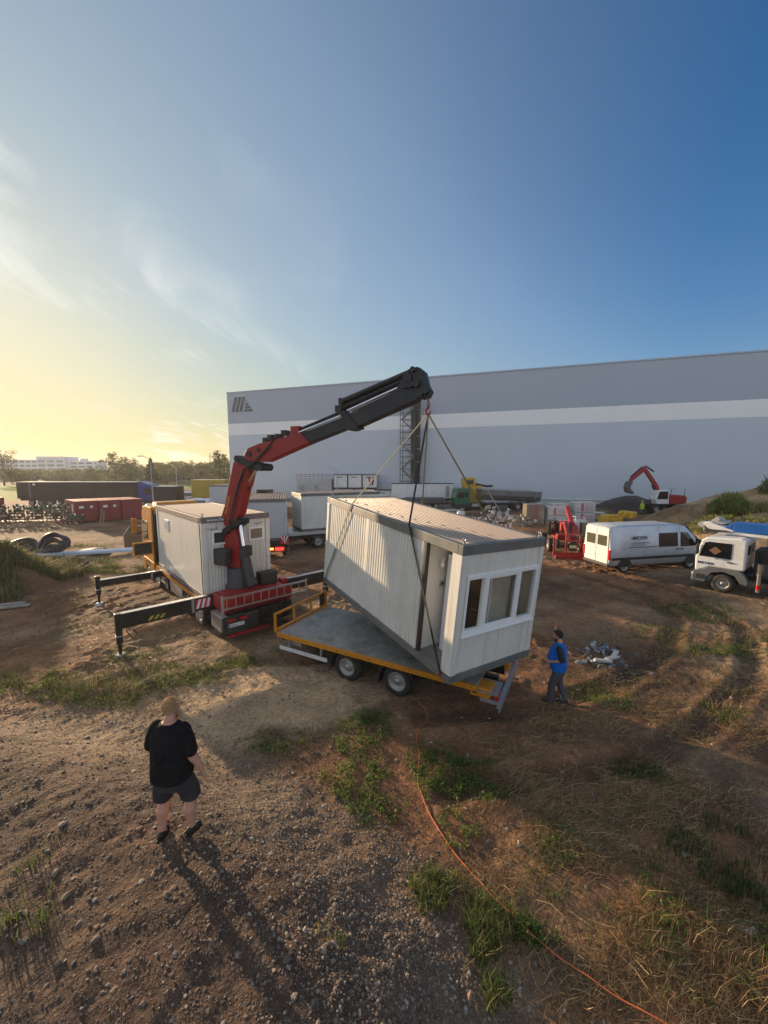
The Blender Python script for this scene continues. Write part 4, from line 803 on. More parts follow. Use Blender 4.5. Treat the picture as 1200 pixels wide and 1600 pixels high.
B().box(.7, -.2, .55, 1.8, 8.5, .9).mk('chassis', blk, lt)
for y in (1.0, 2.3, 6.9):
    for x, s in ((.2, -1), (2.25, 1)): wheel(lt, (x, y, .48), .48, .3, .27, 'x', s)
B().box(.3, -.36, .5, 2.3, -.2, .82).mk('lamp_board', redp, lt)
for x in (.6, 1.7): B().box(x, -.38, .58, x+.5, -.362, .76).mk('tail_light', lit_red, lt)
B().box(1.32, -.381, .62, 1.6, -.363, .74).mk('indicator', lit_amb, lt)
wp = B().box(2.0, -.34, .95, 2.5, -.31, 1.45).mk('warning_plate', redmark, lt); b = B()
for k in range(3): b.prism([(2.0+k*.2, 1.44), (2.1+k*.2, 1.44), (2.2+k*.1, 1.2), (2.3, .96), (2.2, .96)][:4], -.348, -.341, 'y')
b.mk('warning_stripe', wwhite, lt)
lorry_cab(lt, 0, wpaint)if False else None
# open container on a drawbar trailer with truck
cbx = box_container('white container with one open side standing on a flatbed behind the tilted container', (-6.75, 28.0, 1.25), -62, 2.44, 6.0, 2.6, pm=white, ribs=16)
fb = thing('flatbed_lorry', 'white flatbed lorry with twin rear axles carrying the open white container', 'lorry', (-6.75, 28.0, 0), -62)
B().box(.05, -.9, 1.0, 2.4, 7.0, 1.23).mk('deck', alu, fb, .01); B().box(.7, -.5, .6, 1.8, 7.4, .98).mk('chassis', blk, fb)
for y in (1.2, 2.5, 3.8):
    for x, s in ((.2, -1), (2.25, 1)): wheel(fb, (x, y, .48), .48, .3, .27, 'x', s)
B().box(.2, -.92, .55, .9, -.5, .98).mk('side_box', alu, fb, .02)
B().box(-.05, -1.0, .9, .35, -.95, 1.5).mk('warning_plate', redmark, fb)
lc2 = thing('loading_crane', 'folded black and red loading crane between the two middle containers', 'crane', (-7.35, 26.9, 1.1), 0)
b = B(); b.box(-.3, -.3, 0, .3, .3, .5).bar((0, 0, .4), (.15, 0, 2.2), .3, .3); b.mk('column', blkm, lc2, .02)
b = B(); b.bar((.15, 0, 2.1), (-.25, 0, 1.0), .22, .3).bar((-.2, 0, 1.1), (.35, 0, 2.3), .18, .2); b.mk('arm', mat('dark_red_arm', (.16, .015, .015), .5), lc2, .02)
# machine container (grey) with yellow digger behind
box_container('grey container in front of the warehouse with white edge near the yellow lorry', (-24.2, 53.2, .3), -4, 2.9, 5, 3.0, ribs=10)
# stacked cabins by the warehouse
fr_r = mat('red_rail', (.35, .05, .05), .5)
sw = thing('site_cabin', 'long pale grey cabin with red guard rail on its roof before the warehouse', 'cabin', (-14.5, 64, 0), -3)
B().box(0, 0, .1, 5.8, 2.4, 3.9).mk('wall', mat('pale_concrete', (.42, .42, .41), .7, var=.2, vs=.7), sw, .02)
for x in (.5, 2.9): B().box(x, -.02, .5, x+.8, .0, 2.9).mk('door', mat('door_grey', (.3, .3, .3), .5), sw)
b = B()
for k in range(9): b.tube([(k*.72, .05, 3.9), (k*.72, .05, 4.6)], .03, 5)
b.tube([(0, .05, 4.6), (5.8, .05, 4.6)], .035, 5).tube([(0, .05, 4.3), (5.8, .05, 4.3)], .03, 5); b.mk('guard_rail', fr_r, sw)
def cabin(label, x, y, z, W, yaw=-3, sub='site_cabin', grp='white cabins stacked before the warehouse', dark=False):
    t = thing(sub, label, 'cabin', (x, y, z), yaw, grp); b = B(); b.box(.06, .06, .1, W-.06, 2.4, 2.2); b.mk('wall', wpaint, t)
    b = B(); b.box(0, 0, 0, W, .1, .12).box(0, 0, 2.15, W, .1, 2.3).box(0, .0, .12, .08, .1, 2.15).box(W-.08, 0, .12, W, .1, 2.15).box(0, .1, 2.2, W, 2.45, 2.3); b.mk('frame', mat('dark_cabin_frame', (.07, .05, .055), .5), t, .01)
    for q in (.35, .8): B().box(W*.1+q, .035, 1.75, W*.1+q+.35, .058, 1.9).mk('vent', blkm, t)
    return t
cabin('left white cabin of the upper row stacked in front of the warehouse', -8.4, 64, 2.35, 2.35)
cabin('middle white cabin of the upper row stacked in front of the warehouse', -6.02, 64, 2.35, 2.35)
tq = cabin('white cabin with red and black flag stripes at the right end of the upper row', -3.62, 64, 2.35, 2.5)
b = B(); b.prism([(1.2, .5), (1.5, .5), (1.25, 1.9), (.95, 1.9)], .04, .052, 'y'); b.mk('red_stripe', redmark, tq); b = B(); b.prism([(1.6, .5), (1.85, .5), (2.0, 1.9), (1.65, 1.9)], .04, .052, 'y'); b.mk('dark_stripe', navy, tq)
cabin('lower white cabin on the ground at the left under the upper row', -8.4, 64, 0, 3.4); cabin('low white cabin with dark frame on the ground right of the stacked row', -4.9, 63.7, 0, 3.4)
cabin('small low white cabin standing right of the ground row', -1.4, 63.2, -.2, 3.6)
# small yellow digger top behind
yd = thing('mini_digger', 'small yellow digger partly hidden behind the middle containers', 'excavator', (-13.4, 44, 0), 170)
ypl = mat('machine_yellow', (.58, .33, .015), .4, dirt=.3)
b = B(); b.prism([(-1.6, 1.2), (.9, 1.2), (1.3, 1.6), (1.0, 2.3), (-.2, 2.8), (-1.5, 2.5)], -.9, .9, 'y'); b.mk('body', ypl, yd, .06)
B().box(-.4, -.8, 2.3, .9, .8, 3.2).mk('cab', dkglass, yd, .05)
for s in (-1, 1): b = B(); b.prism([(-1.5, .2), (-1.3, 0), (1.3, 0), (1.5, .2), (1.5, .6), (1.3, .8), (-1.3, .8), (-1.5, .6)], s*1.0-.2, s*1.0+.2, 'y'); b.mk('track', rub, yd, .04)
b = B(); b.bar((1.1, 0, 1.6), (2.3, 0, 2.7), .25, .35).bar((2.3, 0, 2.7), (2.9, 0, 1.2), .2, .25); b.mk('arm', ypl, yd, .02)
# --- white semitrailer at the warehouse
ws = thing('semitrailer', 'white box semitrailer parked at the warehouse below the stair tower', 'trailer', (1.2, 61.0, 0), 0)
B().box(0, -1.25, 1.0, 9.6, 1.25, 3.2).mk('cargo_box', wpaint, ws, .02); B().box(-.02, -1.27, 3.201, 9.63, 1.27, 3.27).mk('roof_edge', blkm, ws)
b = B(); b.box(5.4, -1.262, 1.0, 5.46, -1.252, 3.2).box(8.4, -1.262, 1.1, 9.0, -1.252, 2.9); b.mk('door_seam', steel, ws)
B().box(.2, -1, .7, 9.4, 1, 1.0).mk('chassis', blk, ws)
for x in (5.8, 7.0, 8.2):
    for s in (-1, 1): wheel(ws, (x, s*1.05, .46), .46, .3, .27, 'y', s)
bc_ = thing('parked_flatbed', 'low dark flatbed with grey tarpaulin parked left of the green tipper lorry', 'trailer', (3.0, 54, 0), 0)
B().box(0, -1.2, .8, 5.5, 1.2, 1.5).mk('deck', mat('dark_tarp', (.08, .085, .09), .7, var=.3), bc_, .05)
for x in (1, 4.2):
    for s in (-1, 1): wheel(bc_, (x, s*1.05, .42), .42, .28, .25, 'y', s)
# --- green tipper lorry with half pipe trailer
green = mat('green_vehicle_paint', (.012, .11, .06), .35, coat=.3, dirt=.2)
gt = thing('tipper_lorry', 'green cab tipper lorry with long grey half pipe trailer before the warehouse', 'lorry', (9.3, 51.6, 0), 5)
# x to the right = towards its rear; cab at the left end
cb2 = B(); cb2.prism([(2.0, .9), (.05, .9), (0, 1.0), (-.02, 1.75), (.18, 2.8), (.45, 3.0), (2.0, 3.0)], -1.2, 1.2, 'y'); gc = cb2.mk('cab', green, gt, .06)
for y in (-1.212, 1.2): B().prism([(.2, 1.75), (1.15, 1.75), (1.15, 2.5), (.35, 2.5)], y, y+.012, 'y').mk('side_window', dkglass, gc); B().prism([(1.3, 1.8), (1.7, 1.8), (1.7, 2.45), (1.3, 2.45)], y, y+.012, 'y').mk('side_window', dkglass, gc)
B().box(.05, -1.18, .4, 2.1, 1.18, .9).mk('lower_panel', blkm, gt, .03)
B().box(1.0, -.5, .6, 11.4, .5, .95).mk('chassis', blk, gt)
B().box(2.3, -1.15, .55, 3.2, -.5, .9).mk('fuel_tank', alu, gt, .03)
for x in (1.0, 4.6, 8.6, 9.8, 11.0):
    for s in (-1, 1): wheel(gt, (x, s*1.02, .5), .5, .3, .28, 'y', s)
tipm = mat('tipper_grey', (.25, .25, .245), .4, .5, dirt=.5)
b = B(); sec = [(-1.25, 2.6), (-1.2, 1.9), (-.85, 1.35), (0, 1.15), (.85, 1.35), (1.2, 1.9), (1.25, 2.6)]; n = len(sec)
vs = [(3.6, y, z+.25) for y, z in sec]+[(11.8, y, z-.15) for y, z in sec]; b.add(vs, [(i, i+1, n+i+1, n+i) for i in range(n-1)]+[tuple(range(n)), tuple(range(n, 2*n))[::-1]]); b.mk('half_pipe_body', tipm, gt)
b = B(); b.bar((3.6, -1.27, 2.85), (11.8, -1.27, 2.45), .1, .12).bar((3.6, 1.27, 2.85), (11.8, 1.27, 2.45), .1, .12)
for x in (11.7, 11.0): b.bar((x, -1.27, 2.45), (x, -1.1, 1.3), .1, .1)
b.mk('body_rim', steel, gt)
yc = thing('yellow_machine', 'yellow crane machine standing behind the green tipper cab', 'crane', (12.3, 54.2, 0), 0)
b = B(); b.box(-1.2, -1, .5, 1.3, 1, 3.2).box(-1.3, -.8, 3.2, .4, .8, 4.3); b.mk('body', ypl, yc, .08)
B().box(-.9, -.83, 3.4, .1, -.79, 4.0).mk('window', dkglass, yc)
for x in (-.8, .9):
    for s in (-1, 1): wheel(yc, (x, s*.95, .5), .5, .3, .28, 'y', s)
b = B(); b.tube([(.6, 0, 3.4), (2.2, 0, 3.1), (3.0, 0, 3.15)], .16, 8); b.mk('arm', blkm, yc)
bb = thing('prop_pole', 'thin pale pole leaning against the green tipper lorry', 'pole', (14.2, 49.6, 0), 0); B().tube([(.9, 0, 0), (-.9, .3, 3.0)], .07, 8).mk('pole', mat('pale_pole', (.4, .38, .33), .6), bb)
# --- pallets of wrapped blocks
wrap = mat('plastic_wrap', (.55, .53, .5), .25, var=.2, vs=3, coat=.3); wrap2 = mat('brown_wrap', (.2, .16, .13), .3, var=.35, vs=2, coat=.5); pal = mat('pallet_wood', (.25, .18, .1), .8)
def pallet(label, x, y, W, D, Hh, two=True, m=wrap, yaw=0, z0=0):
    t = thing('block_pallet', label, 'pallet', (x, y, HZ(x, y)+z0), yaw, 'pallets of wrapped blocks before the dark heap')
    b = B()
    for q in (0, D/2-.05, D-.1): b.box(0, q, 0, W, q+.1, .1)
    for q in range(6): b.box(q*(W-.1)/5, 0, .1, q*(W-.1)/5+.1, D, .13)
    b.mk('pallet_base', pal, t)
    lv = 2 if two else 1; h = (Hh-.13)/lv
    for k in range(lv):
        z = .135+k*h; blkp = B().box(.02, .02, z, W-.02, D-.02, z+h-.04).mk('wrapped_blocks', m, t, .04)
        if m is wrap:
            s = B(); s.box(W*.3, .008, z+.1, W*.42, .018, z+h-.14); [s.box(W*.5, .008, z+.12+j*.17, W*.9, .018, z+.16+j*.17) for j in range(max(1, int((h-.3)/.17)))]; s.mk('print', mat('pink_print', (.5, .12, .16), .5) if 'pink_print' not in bpy.data.materials else bpy.data.materials['pink_print'], blkp)
        else:
            s = B(); [s.prism([(W*.45, z+.2+j*.2), (W*.62, z+.12+j*.2), (W*.62, z+.22+j*.2), (W*.45, z+.3+j*.2)], .008, .018, 'y') for j in range(int((h-.2)/.2))]; s.mk('print', redmark, blkp)
    return t
pallet('brown wrapped pallet with red print, leftmost of the block pallets', 13.9, 37.2, 1.8, 1.2, 2.15, False, wrap2)
pallet('white wrapped double pallet with pink print next to the brown wrapped one', 15.9, 37.0, 1.9, 1.2, 1.95)
pallet('tallest white wrapped pallet with pink print right behind the red telehandler', 19.2, 38.4, 2.1, 1.4, 2.25)
pallet('white wrapped pallet standing half hidden behind the middle block pallet', 17.1, 38.9, 1.6, 1.2, 2.05)
pallet('small wrapped bundle lying left behind the red telehandler', 14.4, 30.4, 1.3, 1.2, 1.35, False)
pallet('brown wrapped bundle beside the small wrapped one, left of the red telehandler', 15.75, 30.2, .9, 1.2, 1.3, False, wrap2)
# --- rubble piles
def rubble(label, pts, cols, cat='rubble', smin=.15, smax=.5, name='rubble_pile'):
    bm = bmesh.new(); bmesh.ops.create_icosphere(bm, subdivisions=1, radius=1); V0 = np.array([v.co[:] for v in bm.verts]); F0 = np.array([[v.index for v in f.verts] for f in bm.faces]); bm.free()
    V = []; F = []; C = []
    for i, (x, y, z) in enumerate(pts):
        s = random.uniform(smin, smax); M_ = np.array(Matrix.Rotation(random.uniform(0, 6), 3, 'X') @ Matrix.Rotation(random.uniform(0, 6), 3, 'Z')); v = V0*(1+RNG.normal(0, .15, (12, 1)))*[s, s*random.uniform(.3, .9), s*random.uniform(.15, .6)]
        V.append(v@M_.T+[x, y, z+HZ(x, y)+s*.2]); F.append(F0+12*i); C.append(np.tile(np.array(random.choice(cols))*random.uniform(.7, 1.2), (12, 1)))
    o = npmesh(name, np.concatenate(V), np.concatenate(F), mat('rubble_'+str(len(bpy.data.materials)), (1, 1, 1), .8, var=.3, vs=8, attr='col'), np.concatenate(C)); setp(o, label, cat, kind='stuff'); return o
wc = [(.45, .44, .42), (.3, .3, .3), (.55, .53, .5), (.2, .2, .2), (.35, .3, .24)]
rubble('heap of pale rubble and bags on the ground in front of the green tipper lorry', [(RNG.normal(11.7, .95), RNG.normal(40.2, .7), abs(RNG.normal(0, .45))) for _ in range(90)], wc, smin=.15, smax=.45)
rubble('pile of beige sacks and debris left of the brown wrapped pallet', [(RNG.normal(13.2, .6), RNG.normal(37.4, .6), abs(RNG.normal(0, .4))) for _ in range(55)], [(.42, .35, .27), (.5, .46, .4), (.3, .25, .2)], smin=.15, smax=.42)
rubble('small heap of grey broken concrete and plastic scraps right of the man in blue', [(6.3+RNG.normal(0, .42), 10.6+RNG.normal(0, .33), 0) for _ in range(95)]+[(6.7+RNG.normal(0, .3), 11.3+RNG.normal(0, .22), 0) for _ in range(40)], [(.2, .21, .22), (.12, .12, .13), (.34, .35, .35), (.09, .08, .07), (.16, .22, .3), (.2, .15, .11)], smin=.02, smax=.12)
for k, (x, y, a) in enumerate([(6.55, 10.5, 20), (6.8, 10.75, 50), (6.2, 10.35, -10)]):
    t = thing('broken_slab', ['longest grey broken slab on the small concrete heap', 'grey broken slab leaning at the right edge of the small concrete heap', 'pale slab piece at the left of the small concrete heap'][k], 'slab', (x, y, HZ(x, y)+.08), a, 'broken slabs on the concrete heap')
    B().prism([(-.24, 0), (.22, .0), (.25, .06), (-.2, .07)], -.06, .07, 'y').mk('slab', mat('concrete_slab', (.36, .36, .35), .85, var=.25, bump=.4) if 'concrete_slab' not in bpy.data.materials else bpy.data.materials['concrete_slab'], t, .01)
# --- red telehandler with fork carriage / cage facing the camera
te = thing('telehandler', 'red telescopic handler with raised boom and wide red fork frame facing the camera', 'telehandler', (11.8, 23.7, 0), 168)
rm = mat('machine_red', (.32, .012, .012), .4, dirt=.35, dcol=(.12, .04, .03))
# local y forward = towards camera after the turn
b = B(); b.box(-.55, -4.3, .75, .55, -1.6, 1.15); b.prism([(-4.4, 1.1), (-2.6, 1.1), (-2.7, 1.55), (-4.2, 1.8)], -1.05, -.1, 'x'); b.mk('body', rm, te, .05)
b = B(); b.box(.25, -3.6, 1.0, .95, -2.3, 2.0); b.mk('cab', dkglass, te, .06)
b = B(); b.box(-1.25, -1.1, .5, .95, -.55, .62).box(-.9, -.6, .5, -.7, -.1, 1.0).box(.7, -.6, .5, .9, -.1, 1.0); b.mk('front_frame', blk, te, .01)
for y in (-1.6, -3.9):
    for s in (-1, 1): wheel(te, (s*.95, y, .45), .45, .34, .25, 'x', s)
b = B(); b.bar((-.55, -4.0, 2.75), (-.15, -.9, 1.95), .26, .3); b.bar((.3, -.95, 2.1), (.05, -.6, .9), .2, .2); b.mk('boom', rm, te, .03)
b = B(); b.bar((-.1, -1.0, 2.1), (-.05, -.8, .8), .2, .22); b.mk('lift_cylinder', blk, te)
b = B(); b.box(-1.25, .1, .08, 1.15, .2, .3)
for x in (-1.25, -.45, .35, 1.05): b.box(x, .08, .1, x+.09, .22, 1.5 if abs(x+.05) < .6 else 1.25)
b.box(-.45, .08, 1.42, .44, .2, 1.52).box(-.45, .08, 1.0, .44, .2, 1.08)
for z in (.7, .9, 1.1): b.box(-1.2, .12, z, -.45, .16, z+.03)
for x in (-1.1, .95): b.box(x, .1, .06, x+.12, 1.0, .14)
b.box(-1.25, .9, .06, 1.15, 1.0, .3)
b.mk('fork_frame', rm, te, .01)
B().box(-.2, .21, .45, .25, .3, .95).mk('black_case', blkm, te, .02); B().box(-.18, .3, .62, .22, .31, .8).mk('sticker', mat('pale_green_sticker', (.45, .5, .3), .5), te)
# --- wheeled excavator
ex = thing('excavator', 'red wheeled excavator with its arm raised beside the dark soil heap', 'excavator', (34.4, 47.6, HZ(34.4, 47.6)), 180)
ez = 0
b = B(); b.box(-1.5, -.6, .7, 1.6, .6, 1.1); b.mk('undercarriage', blk, ex, .04)
for x in (-1.25, 1.3):
    for s in (-1, 1): wheel(ex, (x, s*1.0, .52), .52, .4, .28, 'y', s)
b = B(); b.prism([(-2.3, 1.2), (-.2, 1.2), (-.2, 2.15), (-.5, 2.3), (-2.1, 2.2), (-2.4, 1.9)], -1.15, 1.15, 'y'); b.mk('upper_body', rm, ex, .08)
b = B(); b.prism([(-.2, 1.15), (1.25, 1.15), (1.45, 1.7), (1.15, 2.8), (-.1, 2.85)], .15, 1.15, 'y'); ecab = b.mk('cab', wpaint, ex, .06)
B().prism([(.0, 1.75), (1.28, 1.75), (1.05, 2.65), (.0, 2.7)], 1.152, 1.165, 'y').mk('side_window', dkglass, ecab)
B().prism([(.0, 1.75), (1.28, 1.75), (1.05, 2.65), (.0, 2.7)], .135, .148, 'y').mk('side_window', dkglass, ecab)
KX = .64
q_ = lambda P: [(x*KX, z) for x, z in P]
b = B(); b.box(-.2, -.9, 1.2, .8, .1, 1.7); b.mk('boom_foot', blk, ex, .03)
b = B(); b.prism(q_([(.2, 1.5), (.0, 2.1), (.5, 3.3), (2.9, 5.35), (3.4, 5.6), (3.7, 5.35), (1.0, 3.0), (.6, 1.6)]), -.38, -.05, 'y'); b.mk('boom', rm, ex, .03)
b = B(); b.prism(q_([(3.1, 5.75), (3.8, 5.7), (6.1, 4.2), (6.2, 3.8), (5.9, 3.75), (3.4, 5.1)]), -.34, -.08, 'y'); b.mk('stick', rm, ex, .03)
for P_ in (((.7, 2.2), (1.7, 3.4), .12), ((1.6, 5.1), (3.2, 5.75), .1), ((4.0, 5.6), (6.0, 4.4), .09)): b = B(); b.tube([(P_[0][0]*KX, -.2, P_[0][1]), (P_[1][0]*KX, -.2, P_[1][1])], P_[2], 8); b.mk('hydraulic_cylinder', blkm, ex)
b = B(); b.prism(q_([(6.0, 3.95), (6.6, 3.8), (6.9, 3.1), (6.6, 2.5), (5.6, 2.3), (5.4, 2.5), (6.1, 2.9), (6.2, 3.3), (5.8, 3.7)]), -.6, .2, 'y'); b.mk('bucket', mat('bucket_steel', (.1, .095, .09), .6), ex, .02)
b = B(); b.tube([(-2.2, .9, 2.1), (-2.2, .9, 3.0)], .03, 5).tube([(-1.9, -.9, 2.2), (-1.9, -.9, 2.9), (-2.3, -.9, 2.9)], .03, 5); b.mk('rail', blkm, ex)
# --- yellow loader peeping over the van
ld = thing('wheel_loader', 'small yellow loader showing just above the roof of the silver van', 'loader', (21.4, 35.4, 0), 12)
b = B(); b.box(-1.3, -.6, .45, .4, .6, 1.05).prism([(-1.2, 1.05), (-.3, 1.05), (-.5, 1.35), (-1.1, 1.3)], -.5, .5, 'y'); b.mk('body', ypl, ld, .06)
b = B(); b.bar((.2, .3, .9), (1.2, .3, 1.5), .16, .2).bar((.2, -.3, .9), (1.2, -.3, 1.5), .16, .2); b.mk('arm', ypl, ld)
B().box(-.4, -.4, 1.05, .25, .4, 1.3).mk('seat_pod', ypl, ld, .05)
b = B(); b.prism([(1.0, 1.0), (1.6, 1.1), (1.7, 1.6), (1.2, 1.55)], -.8, .8, 'y'); b.mk('bucket', ypl, ld, .02)
for x in (-.9, .6):
    for s in (-1, 1): wheel(ld, (x, s*.75, .4), .4, .3, .22, 'y', s)
# --- white lorry with aerial platform, right edge; x forward(left in view)
ap = thing('platform_lorry', 'white lorry with folded blue and white work platform boom at the right edge', 'lorry', (15.95, 17.35, 0), 172)
ap.rotation_euler[2] = R(128)
acab = wpaint
b = B(); b.prism([(-.68, 1.1), (.5, 1.1), (.7, .95), (.98, .82), (1.02, .9), (1.04, 1.45), (.84, 2.3), (.66, 2.44), (-.5, 2.5), (-.68, 2.42)], -1.1, 1.1, 'y')
ac = b.mk('cab', acab, ap, .06)
for y in (-1.112, 1.1): B().prism([(-.22, 1.55), (.9, 1.55), (.72, 2.18), (.58, 2.24), (-.22, 2.24)], y, y+.012, 'y').mk('side_window', dkglass, ac, .0)
sw_ = B().prism([(.12, 1.86), (.34, 2.04), (.56, 1.86), (.34, 1.68)], 1.114, 1.122, 'y').mk('window_card', mat('orange_card', (.7, .3, .12), .5), ac)
B().add([(1.045, -1.0, 1.5), (1.045, 1.0, 1.5), (.86, .96, 2.26), (.86, -.96, 2.26)], [(0, 1, 2, 3)]).mk('windscreen', dkglass, ac, loc=(.01, 0, .01))
for y0, y1 in ((-.75, -.1), (.1, .75)): B().box(-.695, y0, 1.75, -.682, y1, 2.2).mk('rear_window', dkglass, ac)
b = B(); b.prism([(1.06, .38), (.6, .38), (.57, .6), (.4, .84), (0, .95), (-.4, .84), (-.58, .55), (-.82, .5), (-.82, .7), (-.66, .98), (-.5, 1.12), (.5, 1.12), (.75, .92), (1.06, .84)], .85, 1.13, 'y'); b.mk('mudguard', mat('grey_bumper_plastic', (.12, .125, .13), .6), ap, .02)
b = B(); b.prism([(1.06, .38), (.6, .38), (.57, .6), (.4, .84), (0, .95), (-.4, .84), (-.58, .55), (-.82, .5), (-.82, .7), (-.66, .98), (-.5, 1.12), (.5, 1.12), (.75, .92), (1.06, .84)], -1.13, -.85, 'y'); b.mk('mudguard', bpy.data.materials['grey_bumper_plastic'], ap, .02)
B().box(1.0, -1.12, .36, 1.14, 1.12, .75).mk('front_bumper', acab, ap, .05)
B().box(.66, 1.135, .5, .95, 1.15, .72).mk('step_panel', blkm, ap, .01)
text('door_lettering', 'MEYER', .15, navy, ap, (.93, 1.108, 1.2), (R(90), 0, R(180)), .004, sx=1.3, bold=.002)
B().box(-.3, 1.1, 1.38, -.1, 1.13, 1.43).mk('door_handle', blkm, ac)
b = B(); b.box(.9, 1.12, 1.65, 1.0, 1.34, 2.1); b.mk('mirror', blkm, ac, .03); B().tube([(.85, 1.1, 2.2), (.95, 1.24, 2.22), (.95, 1.24, 1.6)], .015, 5).mk('mirror_arm', blk, ac)
for s in (-1, 1): wheel(ap, (0, s*.95, .42), .42, .26, .24, 'y', s); wheel(ap, (-3.6, s*.95, .42), .42, .26, .24, 'y', s)
B().box(-5.5, -.45, .6, .8, .45, .85).mk('chassis', blk, ap)
b = B(); b.box(-5.5, -1.05, .95, -1.55, 1.05, 1.12).box(-2.7, .9, 1.12, -1.6, 1.1, 1.45); b.mk('platform_deck', acab, ap, .01)
b = B(); b.box(-2.6, 1.0, .42, -1.5, 1.08, .8); b.mk('side_panel', acab, ap, .01); B().box(-2.5, 1.082, .5, -1.65, 1.09, .72).mk('dark_inset', blkm, ap)
b = B(); b.cyl((-1.25, .75, .95), (-1.25, .75, 1.5), .32, n=20); b.mk('black_tank', blkm, ap)
b = B(); b.cyl((-1.15, 1.05, .3), (-1.15, 1.05, 1.1), .07); b.mk('fire_bottle', mat('grey_bottle', (.3, .3, .3), .3, .6), ap); B().cyl((-1.15, 1.05, .42), (-1.15, 1.05, .62), .078).mk('red_label', redl, ap)
b = B(); b.box(-1.95, -.25, 1.12, -1.65, .25, 2.45); b.mk('boom_post', mat('grey_post', (.2, .21, .22), .5), ap, .02)
b = B(); b.prism([(-6, 2.36), (.1, 2.56), (.85, 2.75), (1.05, 3.0), (.8, 3.05), (.2, 2.84), (-6, 2.62)], -.3, .3, 'y'); b.mk('lower_boom', acab, ap, .02)
b = B(); b.box(-6, -.35, 2.68, -.05, .35, 3.12); b.prism([(-.05, 2.75), (.25, 2.85), (-.05, 3.12)], -.35, .35, 'y'); b.mk('upper_boom', mat('boom_blue', (.01, .10, .36), .4), ap, .03)
b = B(); b.bar((.1, 0, 3.1), (1.05, 0, 2.95), .3, .14).bar((.3, .1, 3.2), (.75, .1, 3.1), .12, .1).cyl((.55, -.3, 3.2), (.55, .3, 3.2), .1).cyl((1.1, -.25, 2.9), (1.1, .25, 2.9), .13).bar((1.05, .2, 2.9), (.95, .2, 2.55), .08, .08); b.mk('boom_joint', mat('joint_grey', (.4, .4, .4), .5, dirt=.3), ap, .01)
b = B(); b.prism([(1.0, 2.6), (-.1, 2.66), (.2, 2.72), (.9, 2.72)], -.4, .4, 'y'); b.mk('boom_cradle', blkm, ap)
# --- scaffold frame and white cabin on top of the right heap
sf = thing('steel_frame', 'rectangular dark steel frame standing behind the bush on the right heap', 'frame', (51.5, 56.2, 0), -15)
b = B()
for x in (0, 5.2): b.tube([(x, 0, 0), (x, 0, 4.0)], .07, 6); b.tube([(x, 1.6, 0), (x, 1.6, 4.0)], .06, 6)
b.tube([(0, 0, 4.0), (5.2, 0, 4.0)], .07, 6).tube([(0, 1.6, 4.0), (5.2, 1.6, 4.0)], .06, 6).tube([(0, 0, 4), (0, 1.6, 4)], .06, 6).tube([(5.2, 0, 4), (5.2, 1.6, 4)], .06, 6); b.mk('frame_tubes', mat('dark_blue_steel', (.06, .08, .11), .5), sf)
b = B()
for x in (.9, 4.4): b.box(x, .5, .1, x+.14, .64, 3.7)
b.mk('posts', steel, sf)
wcb = thing('white_cabin', 'white cabin with a red roof block at the right edge behind the heap', 'cabin', (51.5, 49.3, 1.4), -15)
B().box(0, 0, 0, 4, 2.4, 1.9).mk('wall', wpaint, wcb, .03); B().box(.5, .2, 1.9, 4, 2.2, 2.5).mk('roof_box', mat('faded_red', (.4, .12, .12), .6), wcb, .03)
# --- red containers
rcon = mat('red_container_paint', (.26, .022, .028), .5, var=.2, dirt=.3, dcol=(.12, .04, .03), ds=1)
A0 = Vector((-31.2, 38.6)); dA = Vector((.79, .613)).normalized()
for k, lab in enumerate(['red steel container at the left of the row, its left side wall in view', 'middle red steel container with a white sign and a plank leaning on its door', 'red steel container at the right end of the row near the truck']):
    p = A0+dA*(k*1.98); t = thing('red_container', lab, 'container', (p.x, p.y, 0), 50, 'row of red steel containers')
    b = B(); b.box(0, .05, .1, 1.9, 4.2, 2.2); b.mk('body', rcon, t, .02)
    for x in (.06, .97):
        d_ = B(); d_.box(x, -.0, .14, x+.87, .05, 2.16); [d_.box(x+.05, -.015, .3+j*.32, x+.82, 0, .36+j*.32) for j in range(6)]; dd = d_.mk('door', rcon, t, .008)
        h = B(); h.tube([(x+(.78 if x < .5 else .1), -.03, .2), (x+(.78 if x < .5 else .1), -.03, 2.1)], .018, 6); h.mk('lock_rod', rcon, dd)
        if k < 2: B().box(x+.25, -.024, 1.5, x+.65 if x < .5 else x+.5, -.016, 1.75).mk('sign', wwhite, dd)
    B().box(-.02, -.0, 2.2, 1.92, 4.2, 2.25).mk('roof', mat('red_roof', (.35, .07, .06), .6) if 'red_roof' not in bpy.data.materials else bpy.data.materials['red_roof'], t)
    if k == 0: B().box(-.012, .8, 1.1, -.0, 1.4, 1.9).mk('white_poster', wwhite, t)
lk = thing('leaning_plank', 'two pale planks leaning against the door of the middle red container', 'plank', (-29.1, 39.7, 0), 0)
b = B(); b.bar((0, -.7, 0), (-.25, .1, 1.4), .12, .04); b.mk('plank', pal, lk); b = B(); b.bar((.35, -.75, 0), (-.05, .1, 1.2), .1, .04); b.mk('plank', pal, lk)
rb2 = thing('red_container', 'low red container behind the crates at the left edge of the photo', 'container', (-55.6, 46.5, -.35), 4); B().box(0, 0, .1, 7, 2.2, 2.2).mk('body', rcon, rb2, .03); B().box(-.02, -.02, 2.2, 7.02, 2.22, 2.26).mk('roof', bpy.data.materials['red_roof'], rb2)
